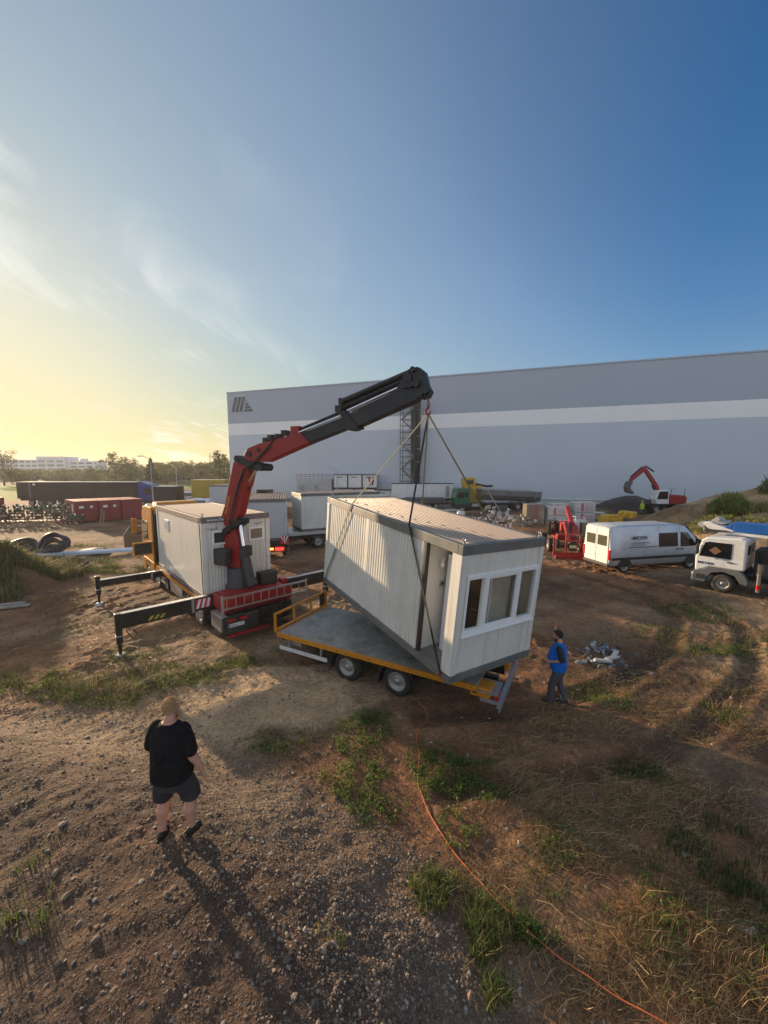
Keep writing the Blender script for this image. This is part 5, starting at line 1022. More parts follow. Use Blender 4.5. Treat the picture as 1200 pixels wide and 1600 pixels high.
# --- row of crates with green fittings
gfit = mat('green_fittings', (.02, .09, .055), .5, var=.4, vs=6); crm = mat('rust_crate', (.10, .03, .022), .7, var=.4)
cri = ['crate of green fittings at the far left of the crate row', 'second crate from the left edge, packed with green fittings', 'third crate of green fittings from the left edge', 'crate of green fittings in the middle of the row with bare rust side', 'fifth crate, left of the gap in the crate row', 'crate of green fittings just left of the red containers', 'small low crate in front at the foot of the first red container']
for k, (x, y) in enumerate([(-41.5, 38.2), (-39.9, 38.6), (-38.3, 38.9), (-36.7, 39.2), (-35.1, 39.6), (-33.4, 39.8), (-31.6, 37.4)]):
    t = thing('storage_crate', cri[k], 'crate', (x, y, 0), 10, 'row of steel crates with green fittings'); h = 1.35 if k < 6 else .5
    b = B(); b.box(0, 0, .1, 1.4, 1.2, .16)
    for q in (.0, 1.34):
        for r_ in (0, 1.14): b.box(q, r_, 0, q+.06, r_+.06, h+.45)
    for z in (.3, .6, .9)[:1 if h < .8 else 3]: b.box(0, 0, z, 1.4, .03, z+.14)
    b.mk('frame', crm, t)
    V = []; b = B()
    for j in range(55): p = (random.uniform(.05, 1.3), random.uniform(.05, 1.1), random.uniform(.2, h+.5)); b.ell(p, (random.uniform(.06, .16), random.uniform(.06, .16), random.uniform(.06, .2)), n=6)
    for j in range(10): p = (random.uniform(.05, 1.3), random.uniform(.0, 1.0), random.uniform(h*.5, h+.5)); b.ell(p, (.12, .05, .04), n=6, m=1)
    o = b.mk('fittings', [gfit, wwhite], t); o['kind'] = 'stuff'
for k, (x, y) in enumerate([(-40.6, 35.6), (-38.6, 36.2), (-35.6, 36.9)]):
    t = thing('timber_stack', ['pale board lying left in front of the crate row', 'pale board lying in front of the middle of the crate row', 'short board lying right in front of the crate row'][k], 'board', (x, y, 0), 8, 'boards before the crates'); B().box(0, 0, .05, 1.6, .25, .2).mk('board', wwhite if k < 2 else pal, t)
# --- open wooden skip
sk = thing('open_skip', 'open skip with a tan end wall and waste inside, left of the orange cab', 'skip', (-17.9, 26.1, 0), 6)
tan = mat('tan_skip_paint', (.34, .23, .13), .6, dirt=.4)
b = B(); b.prism([(0, .1), (1.5, .1), (1.85, 1.25), (-.25, 1.25)], .0, .06, 'y'); b.prism([(0, .1), (1.5, .1), (1.85, 1.25), (-.25, 1.25)], 0, .06, 'y', X=Matrix.Translation((0, 1.5, 0)))
b.box(-.1, .06, .1, 2.6, 1.5, .16); b.add([(0, 0, .1), (0, 1.56, .1), (-.3, 1.56, 1.3), (-.3, 0, 1.3)], [(0, 1, 2, 3)]); b.add([(.04, 0, .1), (.04, 1.56, .1), (-.24, 1.56, 1.3), (-.24, 0, 1.3)], [(3, 2, 1, 0)])
b = B(); b.add([(0, 0, .1), (2.6, 0, .1), (2.6, 0, 1.0), (-.0, 0, 1.0)], [(0, 1, 2, 3)]); 
b.box(.0, 0, .1, 2.6, .05, 1.0).box(0, 1.75, .1, 2.6, 1.8, 1.3).box(0, .05, .1, 2.6, 1.75, .16); b.prism([(0, .1), (1.8, .1), (1.8, 1.3), (.9, 1.55), (0, 1.0)], 0, .05, 'x', X=Matrix.Translation((-.05, 0, 0)))
for q in (.3, .8, 1.3): b.box(-.1, q, .15, -.051, q+.08, 1.1)
b.mk('shell', tan, sk, .01); B().box(-.06, 1.74, 1.3, 2.6, 1.84, 1.4).mk('top_rail', steel, sk)
b = B(); [b.ell((random.uniform(.2, 2.4), random.uniform(.2, 1.6), random.uniform(.5, 1.0)), (random.uniform(.1, .3), random.uniform(.1, .25), random.uniform(.05, .15)), n=7, m=j % 2) for j in range(16)]; o = b.mk('waste', [wwhite, crm], sk); o['kind'] = 'stuff'
# --- coils of black pipe, steel beams, plank
pm = mat('black_pipe', (.014, .014, .015), .5, var=.3, vs=4, coat=.2)
def torus_coil(t, c, rad, r, turns, tilt, name='coil'):
    b = B(); X = Matrix.Translation(c) @ Matrix.Rotation(R(tilt[0]), 4, 'X') @ Matrix.Rotation(R(tilt[1]), 4, 'Y')
    pts = []; N_ = 28*turns
    for i in range(N_+1): a = 2*math.pi*i/28; rr = rad-(i/N_)*.12+.05*math.sin(i*.7); pts.append(X @ Vector((rr*math.cos(a), rr*math.sin(a), (i/N_-.5)*turns*r*1.7)))
    b.tube(pts, r, 8); return b.mk(name, pm, t)
t = thing('pipe_coil', 'upright coil of thick black pipe leaning beside the steel beams', 'pipe coil', (-21.2, 24.2, HZ(-21.2, 24.2)), 0, 'coils of black pipe'); torus_coil(t, (0, 0, .72), .74, .1, 3, (55, 12)); torus_coil(t, (.08, -.12, .62), .52, .1, 3, (50, 12)); torus_coil(t, (.3, -.5, .38), .42, .1, 3, (40, -12))
t = thing('pipe_coil', 'flat lying coil of black pipe at the left behind the grassy mound', 'pipe coil', (-23.2, 24.2, HZ(-23.2, 24.2)), 0, 'coils of black pipe'); torus_coil(t, (0, 0, .4), .9, .09, 4, (24, 10)); torus_coil(t, (.1, -.1, .3), .6, .09, 3, (14, 10))
t = thing('rubber_mat_pile', 'low pile of black rubber sheets right of the upright pipe coil', 'sheets', (-20.0, 24.6, 0), 15); B().prism([(0, 0), (1.6, 0), (1.5, .25), (1.0, .32), (.1, .22)], -.4, .5, 'y').mk('sheets', blkm, t, .04)
gal = mat('pale_galvanised', (.55, .66, .80), .4, .0, var=.12, dirt=.15)
for k, (a, c, w_) in enumerate([((-22.3, 22.9, .15), (-15.9, 25.3, .15), .28), ((-20.3, 23.3, .14), (-15.8, 24.95, .14), .2)]):
    a = Vector(a); c = Vector(c); t = thing('steel_beam', ['long pale galvanised channel lying on the ground before the pipe coils', 'second galvanised channel lying in front of the longer one'][k], 'beam', tuple(a), 0, 'galvanised channels on the ground'); b = B(); d = c-a
    b.bar((0, 0, .05), tuple(d+Vector((0, 0, .05))), .3, .03).bar((0, -.14, .1), tuple(d+Vector((0, -.14, .1))), .02, .16).bar((0, .14, .1), tuple(d+Vector((0, .14, .1))), .02, .16); b.mk('channel', gal, t)
t = thing('timber_plank', 'weathered plank lying on the dirt at the left edge below the grassy mound', 'plank', (-14.3, 14.9, HZ(-14.3, 14.9)+.03), 0); b = B(); b.bar((-2.2, -.75, .04), (0, .1, .04), .22, .06).bar((-2.2, -.5, .1), (-.3, .22, .1), .16, .05); b.mk('plank', mat('grey_wood', (.34, .3, .25), .8, var=.3), t)
# --- street lamps
def lamp(label, x, y, h, arm, s=1):
    t = thing('street_lamp', label, 'street lamp', (x, y, 0), 0, 'street lamps along the yard'); B().tube([(0, 0, 0), (0, 0, h*.5), (0, 0, h)], [.09, .07, .05], 8).mk('pole', steel, t)
    if arm: B().tube([(0, 0, h), (-arm*.4, 0, h+.5), (-arm, 0, h+.75)], .04, 6).mk('arm', steel, t); B().box(-arm-.7, -.12, h+.7, -arm+.05, .12, h+.82).mk('lamp_head', alu, t, .03)
    return t
lamp('tall street lamp standing right of the blue tractor on the left', -29.9, 49.6, 6.4, .9); lamp('thin lamp pole rising above the white estate car', -31.1, 57.8, 5.9, 0); lamp('street lamp with curved arm behind the grey guard rail cabin', -7.6, 62.4, 5.2, 1.8); lamp('short pole in front of the wood above the yellow lorry', -26.5, 75, 6.1, 0)
# --- far office block
ob = thing('office_block', 'pale multi storey office building far away behind the trees on the left', 'building', (-262, 268, 0), 8); ob.scale = (.9, .9, .86)
owl = mat('office_wall', (.72, .72, .72), .7, var=.08, vs=.1); ogl = mat('office_glass', (.12, .14, .17), .3)
b = B(); b.box(-14, 0, 0, 36, 18, 14); b.mk('wing', owl, ob); b = B(); b.box(22, -1, 0, 42, 16, 16.6); b.mk('tower_block', owl, ob); b = B(); b.box(42.05, 2, 0, 62, 18, 13); b.box(50, 4, 13, 54, 8, 15.2); b.mk('wing', owl, ob)
for f in range(4):
    for k in range(12):
        x = -12+k*4.3
        if x > 20: break
        b = B(); b.box(x, -.1, 2+f*3.2, x+3.2, .0, 3.5+f*3.2); b.mk('window', ogl, ob)
    for k in range(3): B().box(23+k*6.4, -1.1, 2+f*3.3, 28+k*6.4, -1.0, 3.6+f*3.3).mk('window', ogl, ob)
    for k in range(3): B().box(44+k*5.6, 1.9, 1.6+f*3.0, 48.4+k*5.6, 2.0, 3.0+f*3.0).mk('window', ogl, ob)
# --- orange cable
cable = [(.78, 8.9), (.85, 8.5), (.98, 8.2), (.93, 7.9), (.72, 7.55), (.66, 7.2), (.68, 6.8), (.6, 6.3), (.62, 6.0), (.72, 5.6), (.86, 5.25), (1.0, 4.95), (1.22, 4.62), (1.45, 4.3), (1.68, 4.0), (1.93, 3.75), (2.15, 3.6), (2.4, 3.42), (2.75, 3.22), (3.1, 3.0), (3.4, 2.7)]
cp = []
for i in range(len(cable)-1):
    p0, p1, p2, p3 = [np.array(cable[min(max(i+k, 0), len(cable)-1)]) for k in (-1, 0, 1, 2)]
    for t_ in np.linspace(0, 1, 6, endpoint=False): cp.append(.5*((2*p1)+(-p0+p2)*t_+(2*p0-5*p1+4*p2-p3)*t_**2+(-p0+3*p1-3*p2+p3)*t_**3))
cp = np.array(cp); cz = H(cp[:, 0], cp[:, 1])+micro(cp[:, 0], cp[:, 1])+.02+.05*sstep(4.6, 3.8, cp[:, 1])
o = B().tube([(x, y, z) for (x, y), z in zip(cp, cz)], .0078, 8).mk('orange_cable', mat('orange_cable_sheath', (.62, .15, .04), .55, dirt=.5, ds=4), None); setp(o, 'orange cable snaking over the grass from the trailer to the lower right', 'cable')

# --- more yard clutter
for k, (x, y, L, w, lab) in enumerate([(6.5, 45.5, 2.6, 1.0, 'low stack of planks on the ground behind the hanging container roof'), (18.3, 33.5, 2.2, 1.1, 'stack of boards lying right of the wrapped bundles'), (21.8, 43.5, 3.0, 1.2, 'long stack of boards left of the dark soil heap'), (-3.0, 40.5, 2.4, 1.2, 'stack of boards in front of the white cabins')]):
    t = thing('board_stack', lab, 'boards', (x, y, HZ(x, y)), random.uniform(-25, 25), 'stacks of boards in the yard')
    for j in range(5): B().box(random.uniform(0, .15), random.uniform(0, .1), .02+j*.13, L+random.uniform(-.2, .1), w, .13+j*.13).mk('board_layer', pal if j % 2 else wrap, t)
for k, (x, y, h, lab) in enumerate([(16.9, 34.0, 1.1, 'white bulk bag standing left before the white wrapped pallets'), (17.9, 34.4, 1.0, 'white bulk bag standing right before the white wrapped pallets'), (8.6, 42.6, .9, 'white bulk bag near the left end of the pale rubble')]):
    t = thing('bulk_bag', lab, 'bag', (x, y, HZ(x, y)), random.uniform(0, 60), 'white bulk bags'); b = B(); loft_ = [(.40, 0), (.47, .15), (.48, h*.6), (.44, h*.9), (.3, h)]; b.lathe([(.001, 0)]+loft_+[(.001, h*1.03)], None, 12); b.mk('bag', wrap, t); B().tube([(-.35, -.3, h*.85), (-.2, -.2, h*1.2), (.2, .2, h*1.2), (.35, .3, h*.85)], .02, 5).mk('bag_handle', wwhite, t)
for k, (x, y, lab) in enumerate([(9.0, 31.5, 'red and white barrier board left of the red telehandler, nearer one'), (7.6, 36.0, 'red and white barrier board standing further back near the rubble')]):
    t = thing('barrier', lab, 'barrier', (x, y, HZ(x, y)), 20*k-10, 'barrier boards'); B().box(0, 0, .7, 1.5, .04, .95).mk('board', wwhite, t); b = B(); [b.box(.1+j*.35, -.006, .7, .27+j*.35, -.001, .95) for j in range(4)]; b.mk('red_stripes', redmark, t)
    for q in (.1, 1.35): b = B(); b.box(q, -.25, 0, q+.06, .3, .05).box(q, 0, .05, q+.05, .05, .7); b.mk('foot', blkm, t)

b = B(); b.box(-1.5, -.9, .9, -.85, .35, 2.0); b.box(-2.3, .2, 1.12, -1.75, .8, 1.9); b.mk('equipment_box', blkm, ap, .04)
b = B(); b.tube([(-1.0, .45, 1.2), (-.95, .6, 1.9), (-1.3, .6, 2.2), (-1.8, .3, 2.2)], .03, 6).tube([(-1.1, .3, 1.2), (-1.0, .5, 2.0), (-1.5, .45, 2.35)], .03, 6); b.mk('hoses', blkm, ap)
# ================= vegetation
def leafmat(name, tr=.35): return mat(name, (1, 1, 1), .6, var=.25, vs=9, attr='col', trans=tr, spec=.3)
M_grass = leafmat('grass_blade', .4); M_leaf = leafmat('leaf', .5); M_straw = leafmat('straw', .2); bark = mat('bark', (.07, .05, .035), .9, var=.3, bump=.4)
def ellpts(x, y, rx, ry, n):
    a = RNG.random(n)*6.2832; r = np.sqrt(RNG.random(n))*(1+.25*np.sin(a*3+x)+.15*np.sin(a*7+y)); return np.stack([x+rx*r*np.cos(a), y+ry*r*np.sin(a)], 1)
def gz(P): return H(P[:, 0], P[:, 1])+micro(P[:, 0], P[:, 1])
def blades(P, h0, h1, w, cols, lean=.35, z=None, curl=.5):
    n = len(P); z = gz(P) if z is None else z; h = RNG.uniform(h0, h1, n); a = RNG.random(n)*6.283; dx, dy = np.cos(a), np.sin(a); ln = RNG.normal(0, lean, n)*h
    l2 = ln*(1+curl*2); sx, sy = -dy*w/2, dx*w/2
    ws = RNG.uniform(.6, 1.4, n); sx *= ws; sy *= ws
    V = np.stack([np.stack([P[:, 0]-sx, P[:, 1]-sy, z-.01], 1), np.stack([P[:, 0]+sx, P[:, 1]+sy, z-.01], 1),
      np.stack([P[:, 0]+sx*.8+dx*ln*.5, P[:, 1]+sy*.8+dy*ln*.5, z+h*.6], 1), np.stack([P[:, 0]-sx*.8+dx*ln*.5, P[:, 1]-sy*.8+dy*ln*.5, z+h*.6], 1),
      np.stack([P[:, 0]+sx*.1+dx*l2, P[:, 1]+sy*.1+dy*l2, z+h], 1), np.stack([P[:, 0]-sx*.1+dx*l2, P[:, 1]-sy*.1+dy*l2, z+h], 1)], 1)
    b0 = np.arange(n)*6; F = np.stack([np.stack([b0, b0+1, b0+2, b0+3], 1), np.stack([b0+3, b0+2, b0+4, b0+5], 1)], 1).reshape(-1, 4)
    c = np.array(cols)[RNG.integers(0, len(cols), n)]*RNG.uniform(.65, 1.35, (n, 1)); return V.reshape(-1, 3), F, np.repeat(c, 6, 0)
def leaves(P3, s0, s1, cols, up=.5):
    n = len(P3); s = RNG.uniform(s0, s1, n)[:, None]; nrm = RNG.normal(0, 1, (n, 3)); nrm[:, 2] = np.abs(nrm[:, 2])+up; nrm /= np.linalg.norm(nrm, axis=1)[:, None]
    t = np.cross(nrm, RNG.normal(0, 1, (n, 3))); t /= np.linalg.norm(t, axis=1)[:, None]; b = np.cross(nrm, t)
    V = np.stack([P3-t*s, P3+b*s*.45, P3+t*s, P3-b*s*.45], 1); i = np.arange(n)*4; F = np.stack([i, i+1, i+2, i+3], 1)
    c = np.array(cols)[RNG.integers(0, len(cols), n)]*RNG.uniform(.6, 1.4, (n, 1)); return V.reshape(-1, 3), F, np.repeat(c, 4, 0)
def join(parts):
    V = []; F = []; C = []; k = 0
    for v, f, c in parts: V.append(v); F.append(f+k); C.append(c); k += len(v)
    return np.concatenate(V), np.concatenate(F), np.concatenate(C)
g1 = [(.07, .12, .022), (.10, .15, .03), (.05, .09, .018), (.15, .17, .05), (.20, .18, .07)]
g2 = [(.045, .09, .018), (.06, .115, .022), (.035, .07, .014)]
dry = [(.36, .23, .10), (.28, .17, .075), (.44, .31, .15), (.20, .12, .055), (.17, .11, .05)]
# grass tufts: (x, y, rx, ry, n, h0, h1)
gp = [(.67, 4.43, .32, .25, 700, .1, .28, g1), (1.25, 4.05, .28, .28, 800, .1, .3, g1), (1.05, 3.43, .2, .16, 500, .1, .26, g1), (-.52, 3.33, .14, .12, 400, .12, .26, g1),
  (1.74, 3.95, .22, .16, 450, .12, .24, g2), (4.9, 4.8, .8, .55, 1500, .08, .26, g2), (4.4, 6.5, .75, .3, 1100, .05, .16, g2), (3.1, 4.0, .5, .3, 450, .08, .24, g1), (3.9, 3.6, .8, .4, 600, .08, .26, g1), (2.6, 5.0, .4, .3, 300, .05, .16, g1), (4.6, 3.4, .8, .4, 500, .1, .28, g1),
  (5.3, 8.9, .8, .5, 900, .05, .16, g1), (7.5, 8.2, .7, .35, 500, .06, .2, g1), (12.0, 14.4, 1.5, .9, 1500, .06, .25, g1), (10.1, 11.3, 1.5, .6, 1400, .05, .2, g1), (9.3, 12.6, .8, .6, 500, .05, .16, g1), (9.2, 9.4, .8, .5, 400, .05, .18, g1), (12.4, 12.0, 1.2, .6, 700, .06, .2, g1),
  (-5.1, 9.7, 1.2, .45, 1500, .06, .22, g1), (-4.1, 10.4, .9, .4, 900, .05, .18, g1), (-7.2, 9.3, 1.6, .6, 1600, .06, .25, g1), (-9.3, 9.6, 1.3, .6, 900, .06, .24, g1), (-7.4, 10.8, .8, .5, 500, .05, .18, g1),
  (-14.6, 20.6, 1.6, .8, 1300, .06, .25, g1), (-12.8, 18.6, 1.2, .6, 500, .06, .2, g1), (-16.4, 20.9, 1.6, 1.0, 1200, .08, .3, g1), (-13.6, 15.4, 1.5, 1.0, 500, .06, .2, g1), (-10.5, 13.2, 1.5, .8, 400, .05, .18, g1),
  (-3.6, 3.3, .25, .25, 300, .08, .25, g1), (-3.9, 3.9, .2, .2, 150, .08, .2, g1), (-2.4, 7.2, .5, .3, 350, .05, .15, g1), (-1.5, 7.3, .6, .3, 350, .04, .14, g1), (-19, 22.5, 3, .8, 1500, .1, .3, g1), (-24, 27, 3, 1, 1200, .1, .3, g1),
  (1.0, 7.1, .5, .3, 200, .04, .12, g1), (2.3, 7.3, .4, .3, 160, .04, .12, g1), (2.2, 4.6, .35, .3, 220, .05, .16, g1), (20, 31, 4, 1.2, 1200, .1, .35, g1), (27, 46, 3, .8, 900, .1, .3, g2)]
parts = []
def clump(P, s=.35, t=.5): k = fbm(P[:, 0]+11, P[:, 1]-7, s, 3); return P[RNG.random(len(P)) < np.clip((k-t+.12)/.2, .04, 1)]
for x, y, rx, ry, n, a, b_, c in gp: parts.append(blades(clump(ellpts(x, y, rx*1.15, ry*1.15, int(n*1.1)), .3+.02*y), a*.8, b_*.8, .006+.0006*y, c, .3))
v, f, c = join(parts); o = npmesh('grass', v, f, M_grass, c); setp(o, 'patches of green grass growing through the brown dirt', 'grass', kind='stuff')
# low broad leaved weeds
wp_ = [(-.45, 7.3, .55, .8, 2600), (-.5, 6.2, .5, .45, 1500), (-.1, 5.6, .4, .3, 700), (1.3, 6.45, .55, .4, 1900), (1.7, 6.05, .5, .25, 900), (.75, 6.5, .3, .5, 800), (1.15, 5.35, .3, .3, 600), (-.3, 8.0, .4, .3, 500), (-6.9, 8.75, 1.5, .4, 2600), (-5.2, 9.4, .9, .35, 1600), (-8.8, 9.2, 1.3, .5, 1500), (-4.0, 10.3, .7, .3, 800), (-5.9, 10.0, .5, .3, 500),
  (12.0, 14.2, 1.0, .6, 1400), (10.4, 11.1, 1.2, .4, 1200), (5.5, 8.6, .5, .3, 700), (4.7, 6.4, .4, .2, 400), (3.5, 4.3, .4, .3, 500), (4.5, 4.0, .5, .35, 700), (5.0, 3.7, .4, .3, 400), (2.65, 5.1, .3, .3, 300), (1.78, 3.95, .22, .15, 500), (-2.2, 7.0, .4, .2, 300), (8.7, 11.9, .9, .3, 600), (11.5, 10.2, .6, .3, 300)]
parts = []
for x, y, rx, ry, n in wp_:
    P = clump(ellpts(x, y, rx*1.1, ry*1.1, int(n*1.5)), .22, .44); n = len(P); hh = np.abs(RNG.normal(0, .05, n))+.008; parts.append(leaves(np.stack([P[:, 0], P[:, 1], gz(P)+hh], 1), .010, .03, [(.08, .17, .022), (.12, .2, .03), (.055, .11, .02), (.16, .2, .045), (.2, .19, .07)]))
v, f, c = join(parts); o = npmesh('weeds', v, f, M_leaf, c); setp(o, 'low leafy green weeds spread in patches over the dirt', 'weeds', kind='stuff')
# dry stalks lying flat
def lying(P, l0, l1, w, cols):
    n = len(P); a = RNG.normal(.7, .9, n); l = RNG.uniform(l0, l1, n); dx, dy = np.cos(a)*l/2, np.sin(a)*l/2; bend = RNG.normal(0, .12, n)*l; z0 = gz(P)
    A = P-np.stack([dx, dy], 1); Bp = P+np.stack([dx, dy], 1); mx_ = P+np.stack([-dy, dx], 1)/l[:, None]*2*bend[:, None]
    zz = [gz(A)+RNG.uniform(0, .03, n), z0+RNG.uniform(.01, .07, n), gz(Bp)+np.abs(RNG.normal(0, .05, n))]; nx_, ny_ = -np.sin(a)*w/2, np.cos(a)*w/2; V = []
    for q, z, k in ((A, zz[0], 1), (mx_, zz[1], 1), (Bp, zz[2], .3)): V += [np.stack([q[:, 0]-nx_*k, q[:, 1]-ny_*k, z], 1), np.stack([q[:, 0]+nx_*k, q[:, 1]+ny_*k, z+.003], 1)]
    V = np.stack(V, 1).reshape(-1, 3); b0 = np.arange(n)*6; F = np.stack([np.stack([b0, b0+1, b0+3, b0+2], 1), np.stack([b0+2, b0+3, b0+5, b0+4], 1)], 1).reshape(-1, 4); return V, F, np.repeat(np.array(cols)[RNG.integers(0, len(cols), n)]*RNG.uniform(.6, 1.3, (n, 1)), 6, 0)
sp_ = [(3.0, 4.3, 1.4, .9, 2600), (4.2, 3.7, 1.3, .8, 2200), (3.2, 5.6, 1.3, .7, 1600), (4.6, 6.0, 1.2, .7, 1100), (2.6, 6.4, .8, .5, 500), (5.9, 5.2, 1.2, 1.0, 1300), (7.2, 7.8, 1.3, .7, 900), (5.4, 8.2, 1.4, .5, 700), (6.2, 9.6, 1.2, .5, 450), (3.4, 7.6, 1.6, .5, 500), (-6.8, 9.6, 3.0, .9, 1000), (-4.5, 11.2, 1.5, .6, 350), (10.5, 12, 3, 2, 1200), (-9, 12.5, 3, 1.6, 700), (1.6, 4.3, .7, .5, 300), (-10, 17, 5, 2.5, 700), (14, 15, 3, 2, 700), (3.5, 11.3, 2.5, 1.2, 500), (9.5, 9.0, 1.6, .7, 500)]
parts = [lying(clump(ellpts(x, y, rx*1.15, ry*1.15, int(n*2.1)), .5, .47), .05, .4, .0025+.0005*y, dry) for x, y, rx, ry, n in sp_]
v, f, c = join(parts); parts2 = [blades(ellpts(x, y, .5, .35, 90), .15, .45, .006, dry, .5) for x, y in ((3.3, 4.0), (4.0, 3.5), (7.8, 8.3), (-7.6, 9.2), (-6.2, 8.9))]
v, f, c = join([(v, f, c)]+parts2); o = npmesh('dry_straw', v, f, M_straw, c); setp(o, 'flattened dry straw and dead stalks lying over the dirt', 'straw', kind='stuff')
# long grass on the left mound and weeds on the right heap
P = ellpts(-20.4, 17.6, 5.0, 3.6, 17000); P = P[P[:, 0] > -24]; v, f, c = blades(P, .25, .75, .03, [(.14, .15, .045), (.10, .12, .035), (.2, .18, .07), (.28, .23, .11)], .3)
o = npmesh('long_grass', v, f, M_grass, c); setp(o, 'long yellow green grass covering the low mound at the left edge', 'long grass', kind='stuff')
parts = []
for x, y, rx, ry, n, hh in ((24.4, 28.0, 1.3, 1.0, 1900, .8), (25.6, 26.8, 1.5, 1.0, 1700, .8), (29, 26, 2, 1.0, 900, .5), (35.5, 33, 1.6, 1.2, 900, .8)):
    P = ellpts(x, y, rx, ry, n); parts.append(leaves(np.stack([P[:, 0], P[:, 1], gz(P)+RNG.random(n)**1.3*hh], 1), .05, .14, [(.16, .2, .045), (.2, .22, .05), (.1, .14, .03), (.28, .26, .08)]))
v, f, c = join(parts); o = npmesh('heap_weeds', v, f, M_leaf, c); setp(o, 'leafy yellow green weeds on the slope of the right heap behind the van', 'weeds', kind='stuff')
parts = [blades(ellpts(x, y, rx, ry, n), .4, 1.0, .05, [(.32, .32, .09), (.22, .25, .07), (.38, .33, .13)], .25) for x, y, rx, ry, n in ((31.2, 30.6, 1.9, .7, 800), (34.6, 32, 1.5, 1.0, 500))]+[blades(ellpts(x, y, rx, ry, n), .1, .35, .03, dry, .5) for x, y, rx, ry, n in ((27, 33, 4, 2.5, 350), (33, 29, 6, 3, 500))]
v, f, c = join(parts); o = npmesh('tall_weeds', v, f, M_grass, c); setp(o, 'tall yellowish reed like weeds standing right of the round bush on the heap', 'weeds', kind='stuff')
def shrub(label, x, y, z, r, h, n, cols, s0=.05, s1=.12, name='bush', stems=9):
    t = thing(name, label, 'bush', (x, y, z)); b = B()
    for k in range(stems): a = k*6.283/stems; b.tube([(0, 0, -.2), (math.cos(a)*r*.4, math.sin(a)*r*.4, h*.5), (math.cos(a)*r*.7, math.sin(a)*r*.7, h*.9)], [.035, .025, .008], 5)
    b.mk('stems', bark, t); d = RNG.normal(0, 1, (n, 3)); d /= np.linalg.norm(d, axis=1)[:, None]; d[:, 2] = np.abs(d[:, 2])*1.0-.12; rr = (.35+.65*RNG.random(n)**.5)*(.8+.4*vn(np.arctan2(d[:, 1], d[:, 0])*3+9, d[:, 2]*4+3, 1.0))
    P3 = d*rr[:, None]*[r, r, h]; v, f, c = leaves(P3, s0, s1, cols); v2, f2, c2 = blades(P3[:n//3, :2], .1, .5, .03, cols, .3, z=P3[:n//3, 2]); v, f, c = join([(v, f, c), (v2, f2, c2)])
    npmesh('foliage', v, f, M_leaf, c, parent=t); return t
shrub('round yellow green bush standing on top of the right heap', 29.3, 32.4, HZ(29.3, 32.4)-.2, 1.55, 1.75, 7000, [(.28, .32, .07), (.2, .25, .05), (.34, .34, .09), (.12, .16, .035)])
shrub('tall pale bush at the right edge above the blue boom', 34.6, 34.2, HZ(34.6, 34.2)-.2, 1.0, 1.9, 2500, [(.32, .32, .11), (.22, .25, .08)])
shrub('bushy green shrub on the grassy mound at the left edge', -18.6, 17.9, HZ(-18.6, 17.9)-.2, 1.0, .9, 2600, [(.12, .14, .04), (.08, .10, .03), (.18, .17, .06)])
def tree(label, x, y, h, cr, ch, n, cols, s=.28, group='trees beyond the yard', sparse=0, cone=False, name='tree'):
    t = thing(name, label, 'tree', (x, y, 0), RNG.random()*360, group); b = B(); b.tube([(0, 0, 0), (.1, 0, h*.4), (0, .1, h*.75), (0, 0, h*.97)], [.28*h/10, .2*h/10, .1*h/10, .02], 7); K = []
    for k in range(13):
        a = k*2.4; z0 = h*(.3+.045*k); l = cr*(.9-.35*abs(k/13-.4)); e = Vector((math.cos(a)*l*.8, math.sin(a)*l*.8, z0+l*.45)); b.tube([(0, 0, z0), tuple(Vector((0, 0, z0)).lerp(e, .5)+Vector((0, 0, -.1))), tuple(e)], [.08*h/10, .05*h/10, .01], 5); K.append(e)
    b.mk('trunk', bark, t); P = []
    if cone:
        q = RNG.random(n); z = h*(.15+.85*q); r = cr*(1-q)**.8*(.5+.5*RNG.random(n))*(.8+.3*np.sin(z*5)); a = RNG.random(n)*6.283; P3 = np.stack([r*np.cos(a), r*np.sin(a), z], 1)
    else:
        nc = 16; cs = [np.array(K[k % 13]) + RNG.normal(0, cr*.16, 3) for k in range(nc)]+[np.array([RNG.normal(0, cr*.3), RNG.normal(0, cr*.3), h-ch*.22*k]) for k in range(4)]; per = n//len(cs)
        P3 = np.concatenate([c+RNG.normal(0, 1, (per, 3))*[cr*.22, cr*.22, ch*.11] for c in cs])
    v, f, c = leaves(P3, s*.6, s*1.4, cols, .2); npmesh('crown', v, f, M_leaf, c, parent=t); return t
oc = [(.075, .095, .03), (.055, .07, .022), (.11, .12, .045), (.04, .05, .018)]
tl = [(8, 130, 11.0, 3.6, 6, 1500, 'tall spreading tree at the far left edge beside the office block'), (182, 118, 9.4, 3.4, 4, 1300, 'wide flat topped tree right of the office block'), (206, 122, 8.4, 2.6, 4, 1100, 'smaller tree right of the wide flat topped one'), (262, 140, 7.3, 3.6, 4, 1000, 'low rounded tree in the wood left of the lamp pole'), (296, 135, 7.6, 3.4, 4, 1100, 'broad crown in the wood above the white estate car'),
  (322, 128, 6.6, 2.8, 3.6, 900, 'low tree in the wood above the yellow lorry'), (344, 102, 9.6, 2.0, 5, 1300, 'slim tall tree right at the left corner of the warehouse'), (352, 112, 9.0, 2.0, 5, 900, 'second slim tree touching the warehouse corner'), (60, 150, 3.8, 3.8, 3, 900, 'low bushy tree in front of the office block'), (110, 150, 4.2, 4.0, 3, 900, 'rounded low tree before the middle of the office block'), (150, 132, 5.2, 3.4, 3.4, 900, 'low tree before the right end of the office block'), (30, 125, 4.2, 3.0, 3, 900, 'low tree behind the left end of the black semitrailer')]
for u, y, h, cr, ch, n, lab in tl: tree(lab, (u-600)/600*y, y, h, cr, ch, n, oc)
